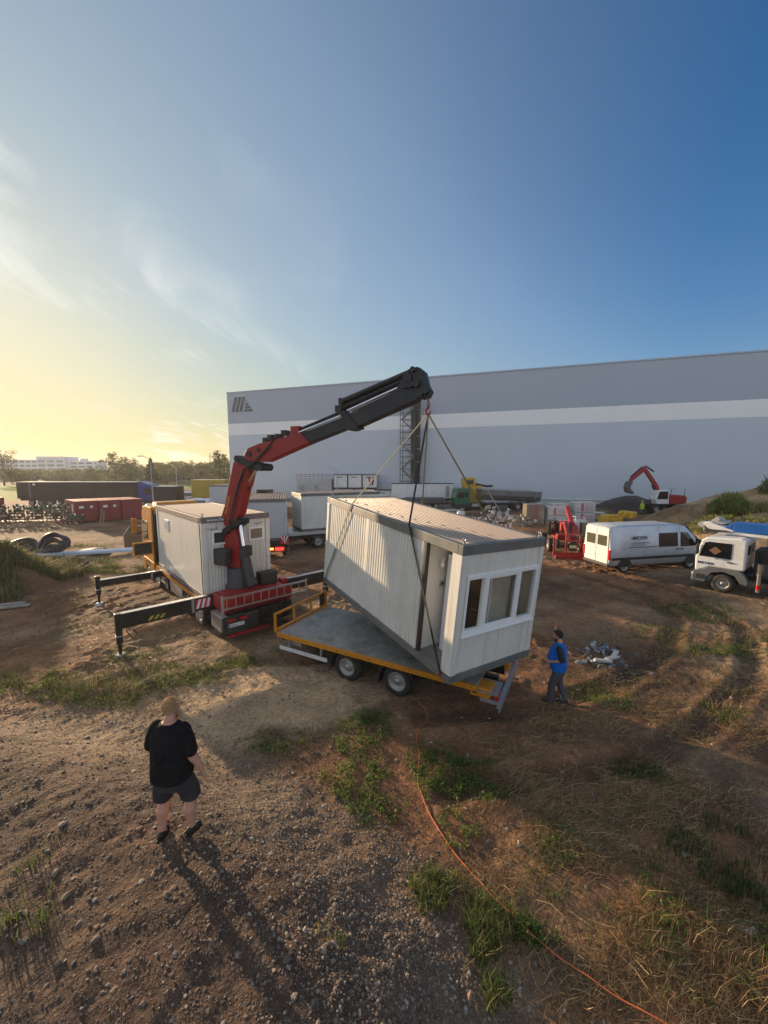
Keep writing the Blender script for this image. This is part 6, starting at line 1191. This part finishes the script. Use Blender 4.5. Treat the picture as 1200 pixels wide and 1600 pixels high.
tree('dark conifer standing behind the street lamp', (238-600)/600*110, 110, 8.6, 2.6, 8, 1700, [(.03, .045, .02), (.045, .06, .025)], cone=True, name='conifer_tree')
t = thing('bare_tree', 'thin bare tree between the wood and the warehouse corner', 'tree', (-48.5, 108, 0), 0); b = B(); b.tube([(0, 0, 0), (0, 0, 5), (.2, 0, 9.4)], [.12, .08, .02], 6)
for k in range(12): a = k*2.1; z = 4+k*.4; b.tube([(0, 0, z), (math.cos(a)*.8, math.sin(a)*.8, z+1.0), (math.cos(a)*1.0, math.sin(a)*1.0, z+1.9)], [.04, .02, .006], 4)
b.mk('trunk', bark, t)
# the far wood as one mass
parts = []; bw_ = B()
for k in range(150):
    u = RNG.uniform(-260, 420); y = RNG.uniform(140, 215); x = (u-600)/600*y; hh = (RNG.uniform(5.2, 8.6) if u > 175 else RNG.uniform(3.2, 4.6))*(y/175); cr = RNG.uniform(3, 5.5); n = 300
    d = RNG.normal(0, 1, (n, 3)); d /= np.linalg.norm(d, axis=1)[:, None]; rr = (.5+.5*RNG.random(n))[:, None]; P3 = d*rr*[cr, cr, hh*.5]+[x, y, hh*.5]; parts.append(leaves(P3, .3, .75, oc, .2)); 
for k in range(90):
    x = RNG.uniform(-330, -70); y = RNG.uniform(215, 250); hh = RNG.uniform(7, 10) if x > -150 else 5; n = 160; d = RNG.normal(0, 1, (n, 3)); d /= np.linalg.norm(d, axis=1)[:, None]; parts.append(leaves(d*[5, 5, hh*.5]+[x, y, hh*.5], .6, 1.3, oc, .2))
v, f, c = join(parts); o = npmesh('wood', v, f, M_leaf, c); setp(o, 'hazy wood forming the skyline on the left behind the parked lorries', 'wood', kind='stuff')
# litter
lm = mat('litter_white', (.6, .6, .58), .5, var=.1)
for k, (x, y, s, lab) in enumerate([(4.35, 3.98, .08, 'crumpled white plastic sheet in the dry grass at the lower right'), (8.3, 8.35, .08, 'white plastic scrap in the straw at the right edge below the tyre track'), (2.35, 8.0, .035, 'small white scrap on the dirt right of the trailer bumper'), (-4.25, 9.0, .05, 'white paper scrap at the edge of the weeds by the near outrigger'), (-11.7, 16.3, .08, 'white scrap on the dirt left of the far outrigger'), (.95, 7.15, .03, 'small white scrap lying right of the orange cable'), (2.0, 5.1, .04, 'pale stick shaped scrap crossing near the orange cable')]):
    P = [(RNG.normal(0, 1)*s*.5, RNG.normal(0, 1)*s*.3, abs(RNG.normal(0, 1))*s*.25) for _ in range(9)]; bm = bmesh.new(); [bm.verts.new(p) for p in P]; bmesh.ops.convex_hull(bm, input=bm.verts); me = bpy.data.meshes.new('litter'); bm.to_mesh(me); bm.free(); me.materials.append(lm)
    o = bpy.data.objects.new('litter', me); COL.objects.link(o); o.location = (x, y, HZ(x, y)+.03); setp(o, lab, 'litter')
# ================= people
def remesh(b, name, m, parent, vox=.009, sm=3, label=None):
    o = b.mk(name, m, parent); r = o.modifiers.new('fuse', 'REMESH'); r.mode = 'VOXEL'; r.voxel_size = vox; r.use_smooth_shade = True
    s = o.modifiers.new('soften', 'SMOOTH'); s.factor = .5; s.iterations = sm; return o
def limb(b, pts, rs, flat=1, n=14):
    b.tube(pts, rs, n, 0, True, flat); [b.ell(p, (r*.98, r*.98, r*.98), n=12) for p, r in zip(pts, rs)]; return b
def loft(b, rings, n=24):    # ring: (cx, cy, cz, rx, ry)
    vs = [(cx+rx*math.copysign(abs(math.cos(2*math.pi*k/n))**.85, math.cos(2*math.pi*k/n)), cy+ry*math.copysign(abs(math.sin(2*math.pi*k/n))**.85, math.sin(2*math.pi*k/n)), cz) for cx, cy, cz, rx, ry in rings for k in range(n)]
    fs = [(i*n+k, i*n+(k+1) % n, (i+1)*n+(k+1) % n, (i+1)*n+k) for i in range(len(rings)-1) for k in range(n)]; m = len(rings)
    b.add(vs, fs+[tuple(range(n))[::-1], tuple(range((m-1)*n, m*n))], 0, True); return b
def hand(b, w, d, side, spread=0, curl=.35, palm_n=None, s=1.0):
    """w wrist, d forearm direction, side = direction of the thumb; five fingers of unequal length"""
    w = Vector(w); d = Vector(d).normalized(); sd = Vector(side); sd = (sd-d*sd.dot(d)).normalized(); nn = d.cross(sd)
    pc = w+d*.045*s; b.tube([w, pc, w+d*.09*s], [.027*s, .038*s, .04*s], 12, 0, True, .6) if False else None
    X = Matrix((( sd.x, nn.x, d.x, 0), (sd.y, nn.y, d.y, 0), (sd.z, nn.z, d.z, 0), (0, 0, 0, 1))).to_3x3()
    b.ell(pc, (.042*s, .018*s, .055*s), X, 14)
    for k, l in enumerate((.068, .078, .072, .056)):
        off = (.030-.02*k)*s; r0 = w+d*.085*s+sd*off; a = spread*(1.5-k)*.16; f = (d+sd*a).normalized(); f2 = (f+nn*curl).normalized(); f3 = (f+nn*curl*2.2).normalized()
        p1 = r0+f*l*.42*s; p2 = p1+f2*l*.34*s; p3 = p2+f3*l*.28*s; limb(b, [r0-f*.02, p1, p2, p3], [.0098*s, .0092*s, .0085*s, .007*s], n=10)
    r0 = w+d*.03*s+sd*.032*s; t1 = r0+(d*.6+sd*.8).normalized()*.035*s; t2 = t1+(d*.85+sd*.4+nn*.3).normalized()*.03*s; limb(b, [w+d*.015*s+sd*.015*s, r0, t1, t2], [.014*s, .013*s, .0105*s, .009*s], n=10)
skin = mat('skin', (.52, .27, .18), .55, var=.08, vs=14, spec=.35)
blackc = mat('black_cotton', (.012, .010, .011), .9, var=.25, vs=5, bump=.25, bs=12, spec=.2)
dgrey = mat('dark_grey_cloth', (.045, .042, .045), .85, var=.2, bump=.2, bs=15, spec=.2)
shoem = mat('black_shoe', (.012, .010, .010), .55, var=.2); hairb = mat('blond_hair', (.55, .34, .16), .7, var=.3, vs=40, bump=.5, bs=90); beardm = mat('ginger_beard', (.42, .19, .08), .8, var=.3, vs=40, bump=.5, bs=90); hairk = mat('black_hair', (.02, .014, .010), .6, var=.3, vs=40)
def head(b, c, fwd, s=1.0, tilt=(0, 0, 0)):
    """skull, jaw, nose, ears, brow, lips on centre c facing fwd (unit, horizontal)"""
    f = Vector(fwd).normalized(); u = Vector((0, 0, 1)); u = (u+f*tilt[0]).normalized(); f = (f-u*f.dot(u)).normalized(); r = f.cross(u); X = Matrix((( r.x, f.x, u.x), (r.y, f.y, u.y), (r.z, f.z, u.z))); c = Vector(c); P = lambda x, y, z: c+X @ Vector((x*s, y*s, z*s))
    b.ell(P(0, -.005, .03), (.077*s, .095*s, .088*s), X, 22); b.ell(P(0, .02, -.045), (.062*s, .075*s, .068*s), X, 20); b.ell(P(0, .065, -.092), (.032*s, .028*s, .022*s), X)
    b.tube([P(0, .088, .02), P(0, .108, -.018), P(0, .1, -.035)], [.009*s, .015*s, .013*s], 10); b.ell(P(0, .112, -.03), (.016*s, .013*s, .012*s), X)
    for q in (-1, 1):
        b.ell(P(q*.078, -.002, -.012), (.009*s, .020*s, .032*s), X, 12); b.ell(P(q*.032, .082, .030), (.022*s, .012*s, .008*s), X); b.ell(P(q*.033, .08, .01), (.012*s, .010*s, .009*s), X)
    b.ell(P(0, .094, -.062), (.024*s, .010*s, .006*s), X); b.ell(P(0, .09, -.072), (.021*s, .010*s, .007*s), X)
    return X, P
def eyes(parent, P, s=1.0):
    for q in (-1, 1):
        b = B(); b.ell(P(q*.033, .0855, .01), (.0105*s, .0075*s, .0065*s), n=12); o = b.mk('eye', mat('eye_white', (.6, .58, .55), .2) if 'eye_white' not in bpy.data.materials else bpy.data.materials['eye_white'], parent)
# ---- man in black, seen from behind; local +y is where he faces
mx_, my_ = -2.56, 4.27; mz = HZ(mx_, my_)
man = thing('person', 'heavy bearded man in black t-shirt and dark shorts seen from behind on the gravel mound', 'person', (mx_, my_, mz), -6)
man.scale = (.87, .87, .97)
b = B()
limb(b, [(-.12, 0, .82), (-.16, .03, .50), (-.175, -.06, .13)], [.12, .083, .052]); limb(b, [(-.16, .015, .44), (-.165, -.03, .34), (-.172, -.045, .22)], [.078, .082, .062])
limb(b, [(.12, 0, .82), (.19, .10, .50), (.20, .05, .13)], [.12, .083, .052]); limb(b, [(.19, .085, .44), (.195, .05, .34), (.199, .045, .22)], [.078, .082, .062])
for x, y in ((-.175, -.05), (.20, .06)): b.ell((x, y+.02, .07), (.04, .05, .05), n=14)
loft(b, [(0, 0, .8, .17, .13), (0, 0, .95, .19, .15), (0, .02, 1.12, .21, .18), (0, .02, 1.3, .24, .19), (0, 0, 1.44, .22, .15), (0, 0, 1.52, .13, .1), (0, 0, 1.56, .07, .075)])
limb(b, [(0, -.01, 1.48), (.005, .005, 1.56), (.01, .015, 1.60)], [.09, .076, .07])
limb(b, [(.215, 0, 1.45), (.30, -.02, 1.17), (.40, .05, .92)], [.074, .062, .042]); limb(b, [(.31, -.015, 1.12), (.33, .005, 1.07)], [.055, .053])
hand(b, (.405, .055, .905), (.12, .14, -.98), (-.75, .6, .1), curl=.3, s=1.3)
limb(b, [(-.215, 0, 1.45), (-.31, .03, 1.18), (-.30, .17, .98)], [.072, .056, .036]); hand(b, (-.30, .175, .965), (.05, .3, -.95), (.7, .5, .2), curl=.5, s=1.08)
hd = Vector((.35, .94, 0)).normalized(); X, P = head(b, (.01, .035, 1.70), hd, 1.04)
body = remesh(b, 'body', skin, man, .007, 3)
eyes(man, P)
b = B(); loft(b, [(0, -.005, .84, .275, .235), (0, 0, .95, .275, .24), (0, .02, 1.12, .27, .24), (0, .015, 1.3, .262, .215), (0, -.0, 1.42, .245, .175), (0, -.005, 1.50, .19, .13), (0, -.01, 1.545, .1, .095)])
limb(b, [(.195, -.0, 1.455), (.262, -.01, 1.33), (.305, -.015, 1.20)], [.098, .095, .088]); limb(b, [(-.195, 0, 1.455), (-.262, .01, 1.33), (-.32, .03, 1.20)], [.098, .095, .088])
for a, w, q in ((-.9, .012, .02), (-.3, .010, .025), (.2, .012, .02), (.75, .010, .02)): b.tube([(.27*math.sin(a), -.24*math.cos(a), .86), (.26*math.sin(a+.08), -.245*math.cos(a), 1.1), (.22*math.sin(a-.1), -.2*math.cos(a), 1.32)], [w, w*.8, .004], 6)
b.tube([(.1, -.22, 1.28), (-.02, -.235, 1.15), (-.14, -.225, 1.1)], [.005, .012, .006], 6).tube([(.16, -.2, 1.2), (.06, -.235, 1.03), (-.08, -.235, .96)], [.005, .012, .006], 6)
for k in range(9): a0 = -1.2+k*.3; b.tube([(.262*math.sin(a0), -.225*math.cos(a0), .84), (.268*math.sin(a0+.05), -.23*math.cos(a0), 1.0), (.25*math.sin(a0+.12), -.215*math.cos(a0), 1.12)], [.016, .010, .004], 6)
remesh(b, 'tshirt', blackc, man, .010, 3)
b = B(); loft(b, [(0, 0, .72, .235, .19), (0, 0, .8, .25, .205), (0, 0, .94, .24, .2)]); loft(b, [(-.175, .015, .50, .125, .125), (-.165, .01, .6, .13, .135), (-.125, .0, .74, .135, .16), (-.1, 0, .82, .13, .17)]); loft(b, [(.195, .085, .50, .125, .125), (.18, .075, .6, .13, .135), (.135, .03, .74, .135, .16), (.1, 0, .82, .13, .17)])
remesh(b, 'shorts', dgrey, man, .010, 3)
for (x, y, a) in ((-.175, -.06, .15), (.20, .05, -.35)):
    b = B(); c, s = math.cos(a), math.sin(a)
    for (u, v, z, rx, ry, rz) in ((0, -.02, .06, .048, .075, .06), (0, .06, .045, .052, .09, .045), (0, .10, .038, .048, .06, .034)): b.ell((x+u*c-v*s*-1*1.0 if False else x+v*s*-1, y+v*c, z), (rx, ry, rz), Matrix.Rotation(a, 3, 'Z'), 16)
    b.box(-.042, -.09, 0, .042, .15, .022, 0, Matrix.Translation((x, y, 0)) @ Matrix.Rotation(a, 4, 'Z')); remesh(b, 'shoe', shoem, man, .007, 2)
b = B(); b.ell(P(0, -.014, .042), (.083, .096, .086), X, 22); b.ell(P(0, .05, .08), (.062, .04, .03), X, 14); b.ell(P(0, -.05, .0), (.07, .056, .065), X, 16); b.ell(P(0, -.02, .1), (.06, .07, .04), X, 14); remesh(b, 'hair', hairb, man, .006, 2)
b = B(); b.ell(P(0, .055, -.09), (.058, .055, .055), X, 16); b.ell(P(0, .075, -.125), (.035, .035, .045), X, 12); [b.tube([P(q*.07, .01, -.01), P(q*.066, .03, -.06), P(q*.045, .06, -.1)], [.012, .018, .02], 8) for q in (-1, 1)]; remesh(b, 'beard', beardm, man, .006, 2)
def strands(parent, P, m, n, ln, back=.6, zmin=-.02, rx=.085, ry=.098, rz=.09):
    V = []; F = []
    for k in range(n):
        a = random.uniform(0, 6.283); t = math.acos(random.uniform(-.55, 1)); d = Vector((math.sin(t)*math.cos(a), math.sin(t)*math.sin(a), math.cos(t)))
        if d.y > .45 and d.z < .55: continue
        q = Vector((d.x*rx, d.y*ry-.014, d.z*rz+.042)); e = (d*.5+Vector((random.gauss(0, .35), -back*.5+random.gauss(0, .3), -.5*(1-d.z)+random.gauss(0, .25)))).normalized()*ln*random.uniform(.6, 1.3); s_ = d.cross(e).normalized()*.0011
        i = len(V); V += [P(*(q-s_)), P(*(q+s_)), P(*(q+e+s_*.3)), P(*(q+e-s_*.3))]; F.append((i, i+1, i+2, i+3))
    return npmesh('hair_strands', np.array([tuple(v) for v in V]), np.array(F), m, parent=parent)
strands(man, P, hairb, 4200, .022)
# ---- man in blue at the right, profile to the left, one hand raised
px_, py_ = 4.13, 8.62; mz = HZ(px_, py_)
mb = thing('person', 'man in bright blue shirt and grey jeans raising one hand right of the hanging container', 'person', (px_, py_, mz), 62)
b = B()
limb(b, [(-.09, 0, .90), (-.1, .12, .50), (-.1, .16, .12)], [.095, .068, .045]); limb(b, [(.09, 0, .90), (.1, -.02, .50), (.1, -.16, .12)], [.095, .068, .045])
loft(b, [(0, 0, .85, .165, .13), (0, 0, 1.0, .19, .16), (0, .04, 1.15, .19, .18), (0, .02, 1.3, .19, .15), (0, 0, 1.42, .18, .12), (0, 0, 1.5, .1, .08)]); limb(b, [(0, -.01, 1.45), (0, .01, 1.58)], [.068, .056])
limb(b, [(-.19, 0, 1.42), (-.23, -.08, 1.17), (-.16, .19, 1.08)], [.058, .048, .032]); hand(b, (-.155, .2, 1.08), (.35, .93, -.05), (0, .1, 1), curl=.6)
limb(b, [(.19, 0, 1.42), (.27, .14, 1.52), (.29, .13, 1.78)], [.056, .046, .032]); hand(b, (.29, .13, 1.79), (.02, .03, 1), (-.6, -.5, .1), spread=1.2, curl=.08, s=1.05)
X, P = head(b, (0, .05, 1.675), (0, 1, 0), .98, (.08, 0, 0)); remesh(b, 'body', skin, mb, .008, 3); eyes(mb, P, .98)
bluec = mat('blue_shirt', (.008, .12, .48), .8, var=.15, vs=5, bump=.2, bs=14, spec=.2)
b = B(); loft(b, [(0, 0, .86, .205, .17), (0, .02, 1.0, .215, .20), (0, .05, 1.13, .215, .215), (0, .03, 1.3, .21, .185), (0, 0, 1.42, .195, .14), (0, 0, 1.49, .12, .09), (0, 0, 1.52, .08, .07)])
b.tube([(-.1, .2, 1.15), (-.2, .08, 1.0), (-.2, -.1, .95)], [.008, .012, .006], 6); remesh(b, 'shirt', bluec, mb, .009, 3)
b = B(); limb(b, [(-.165, -.0, 1.43), (-.215, -.05, 1.3), (-.228, -.075, 1.2)], [.078, .078, .074]); remesh(b, 'sleeve', mat('dark_sleeve', (.015, .017, .025), .8), mb, .009, 2)
b = B(); limb(b, [(.165, 0, 1.43), (.23, .07, 1.48)], [.078, .07]); remesh(b, 'sleeve', bpy.data.materials['dark_sleeve'], mb, .009, 2)
jean = mat('grey_jeans', (.075, .08, .09), .85, var=.25, vs=6, bump=.25, bs=14, spec=.2)
b = B(); loft(b, [(0, 0, .76, .16, .13), (0, 0, .86, .18, .15), (0, 0, .95, .18, .15)]); limb(b, [(-.09, 0, .84), (-.1, .12, .50), (-.1, .15, .10)], [.112, .085, .072]); limb(b, [(.09, 0, .84), (.1, -.02, .50), (.1, -.155, .10)], [.112, .085, .072]); remesh(b, 'jeans', jean, mb, .009, 3)
for x, y in ((-.1, .17), (.1, -.15)):
    b = B(); b.ell((x, y-.02, .06), (.044, .07, .055), n=16).ell((x, y+.08, .045), (.047, .10, .042), n=16); b.box(x-.04, y-.09, 0, x+.04, y+.18, .02); remesh(b, 'shoe', shoem, mb, .007, 2)
b = B(); b.ell(P(0, -.022, .045), (.083, .094, .086), X, 20).ell(P(0, .045, .098), (.066, .05, .028), X, 14).ell(P(0, -.05, -.01), (.07, .058, .06), X, 14); remesh(b, 'hair', hairk, mb, .007, 2)
b = B(); b.ell(P(0, .045, -.085), (.056, .05, .036), X, 14); [b.tube([P(q*.07, .0, -.02), P(q*.064, .03, -.07)], [.008, .014], 8) for q in (-1, 1)]; remesh(b, 'beard', hairk, mb, .006, 2)
strands(mb, P, hairk, 2500, .02)
# ---- worker in hi-vis far back
vx, vy = 30.4, 45.0; mv = thing('person', 'worker in yellow green high visibility clothes standing before the dark soil heap', 'person', (vx, vy, HZ(vx, vy)), 20)
b = B()
for q in (-1, 1): limb(b, [(q*.09, 0, .9), (q*.11, .03, .5), (q*.12, 0, .1)], [.09, .065, .05]); b.ell((q*.12, .05, .04), (.05, .12, .045)); limb(b, [(q*.19, 0, 1.42), (q*.27, -.02, 1.15), (q*.24, .1, .95)], [.06, .05, .035]); hand(b, (q*.24, .1, .95), (0, .3, -1), (-q, .3, 0))
loft(b, [(0, 0, .85, .16, .12), (0, 0, 1.1, .18, .14), (0, 0, 1.4, .19, .13), (0, 0, 1.5, .08, .08)]); limb(b, [(0, 0, 1.45), (0, 0, 1.58)], [.06, .055]); X, P = head(b, (0, .02, 1.68), (0, 1, 0), 1); remesh(b, 'body', skin, mv, .014, 2)
hv = mat('hi_vis_fabric', (.42, .62, .03), .6)
b = B(); loft(b, [(0, 0, .8, .2, .16), (0, 0, 1.1, .21, .17), (0, 0, 1.4, .21, .15), (0, 0, 1.5, .1, .09)]); [limb(b, [(q*.19, 0, 1.42), (q*.27, -.02, 1.15), (q*.25, .06, 1.02)], [.078, .07, .06]) for q in (-1, 1)]; remesh(b, 'jacket', hv, mv, .014, 2)
b = B(); [limb(b, [(q*.09, 0, .85), (q*.11, .03, .5), (q*.12, 0, .14)], [.11, .085, .075]) for q in (-1, 1)]; remesh(b, 'trousers', mat('dark_work_trousers', (.06, .07, .06), .8), mv, .014, 2)
b = B(); b.ell(P(0, -.0, .05), (.1, .115, .09), X, 16); remesh(b, 'helmet', mat('pale_helmet', (.6, .58, .45), .4), mv, .012, 1)
# ================= morning haze
hz = B().box(-720, -75, -3, 720, 720, 23).mk('haze', mat('haze_air', (1, 1, 1)), None)
m = hz.data.materials[0]; m.node_tree.nodes.clear(); o_ = m.node_tree.nodes.new('ShaderNodeOutputMaterial'); v_ = m.node_tree.nodes.new('ShaderNodeVolumePrincipled')
v_.inputs['Color'].default_value = (.93, .93, .95, 1); v_.inputs['Density'].default_value = .00042; v_.inputs['Anisotropy'].default_value = .35
m.node_tree.links.new(v_.outputs[0], o_.inputs['Volume']); setp(hz, 'thin morning haze over the yard and the distant wood', 'haze', kind='stuff')
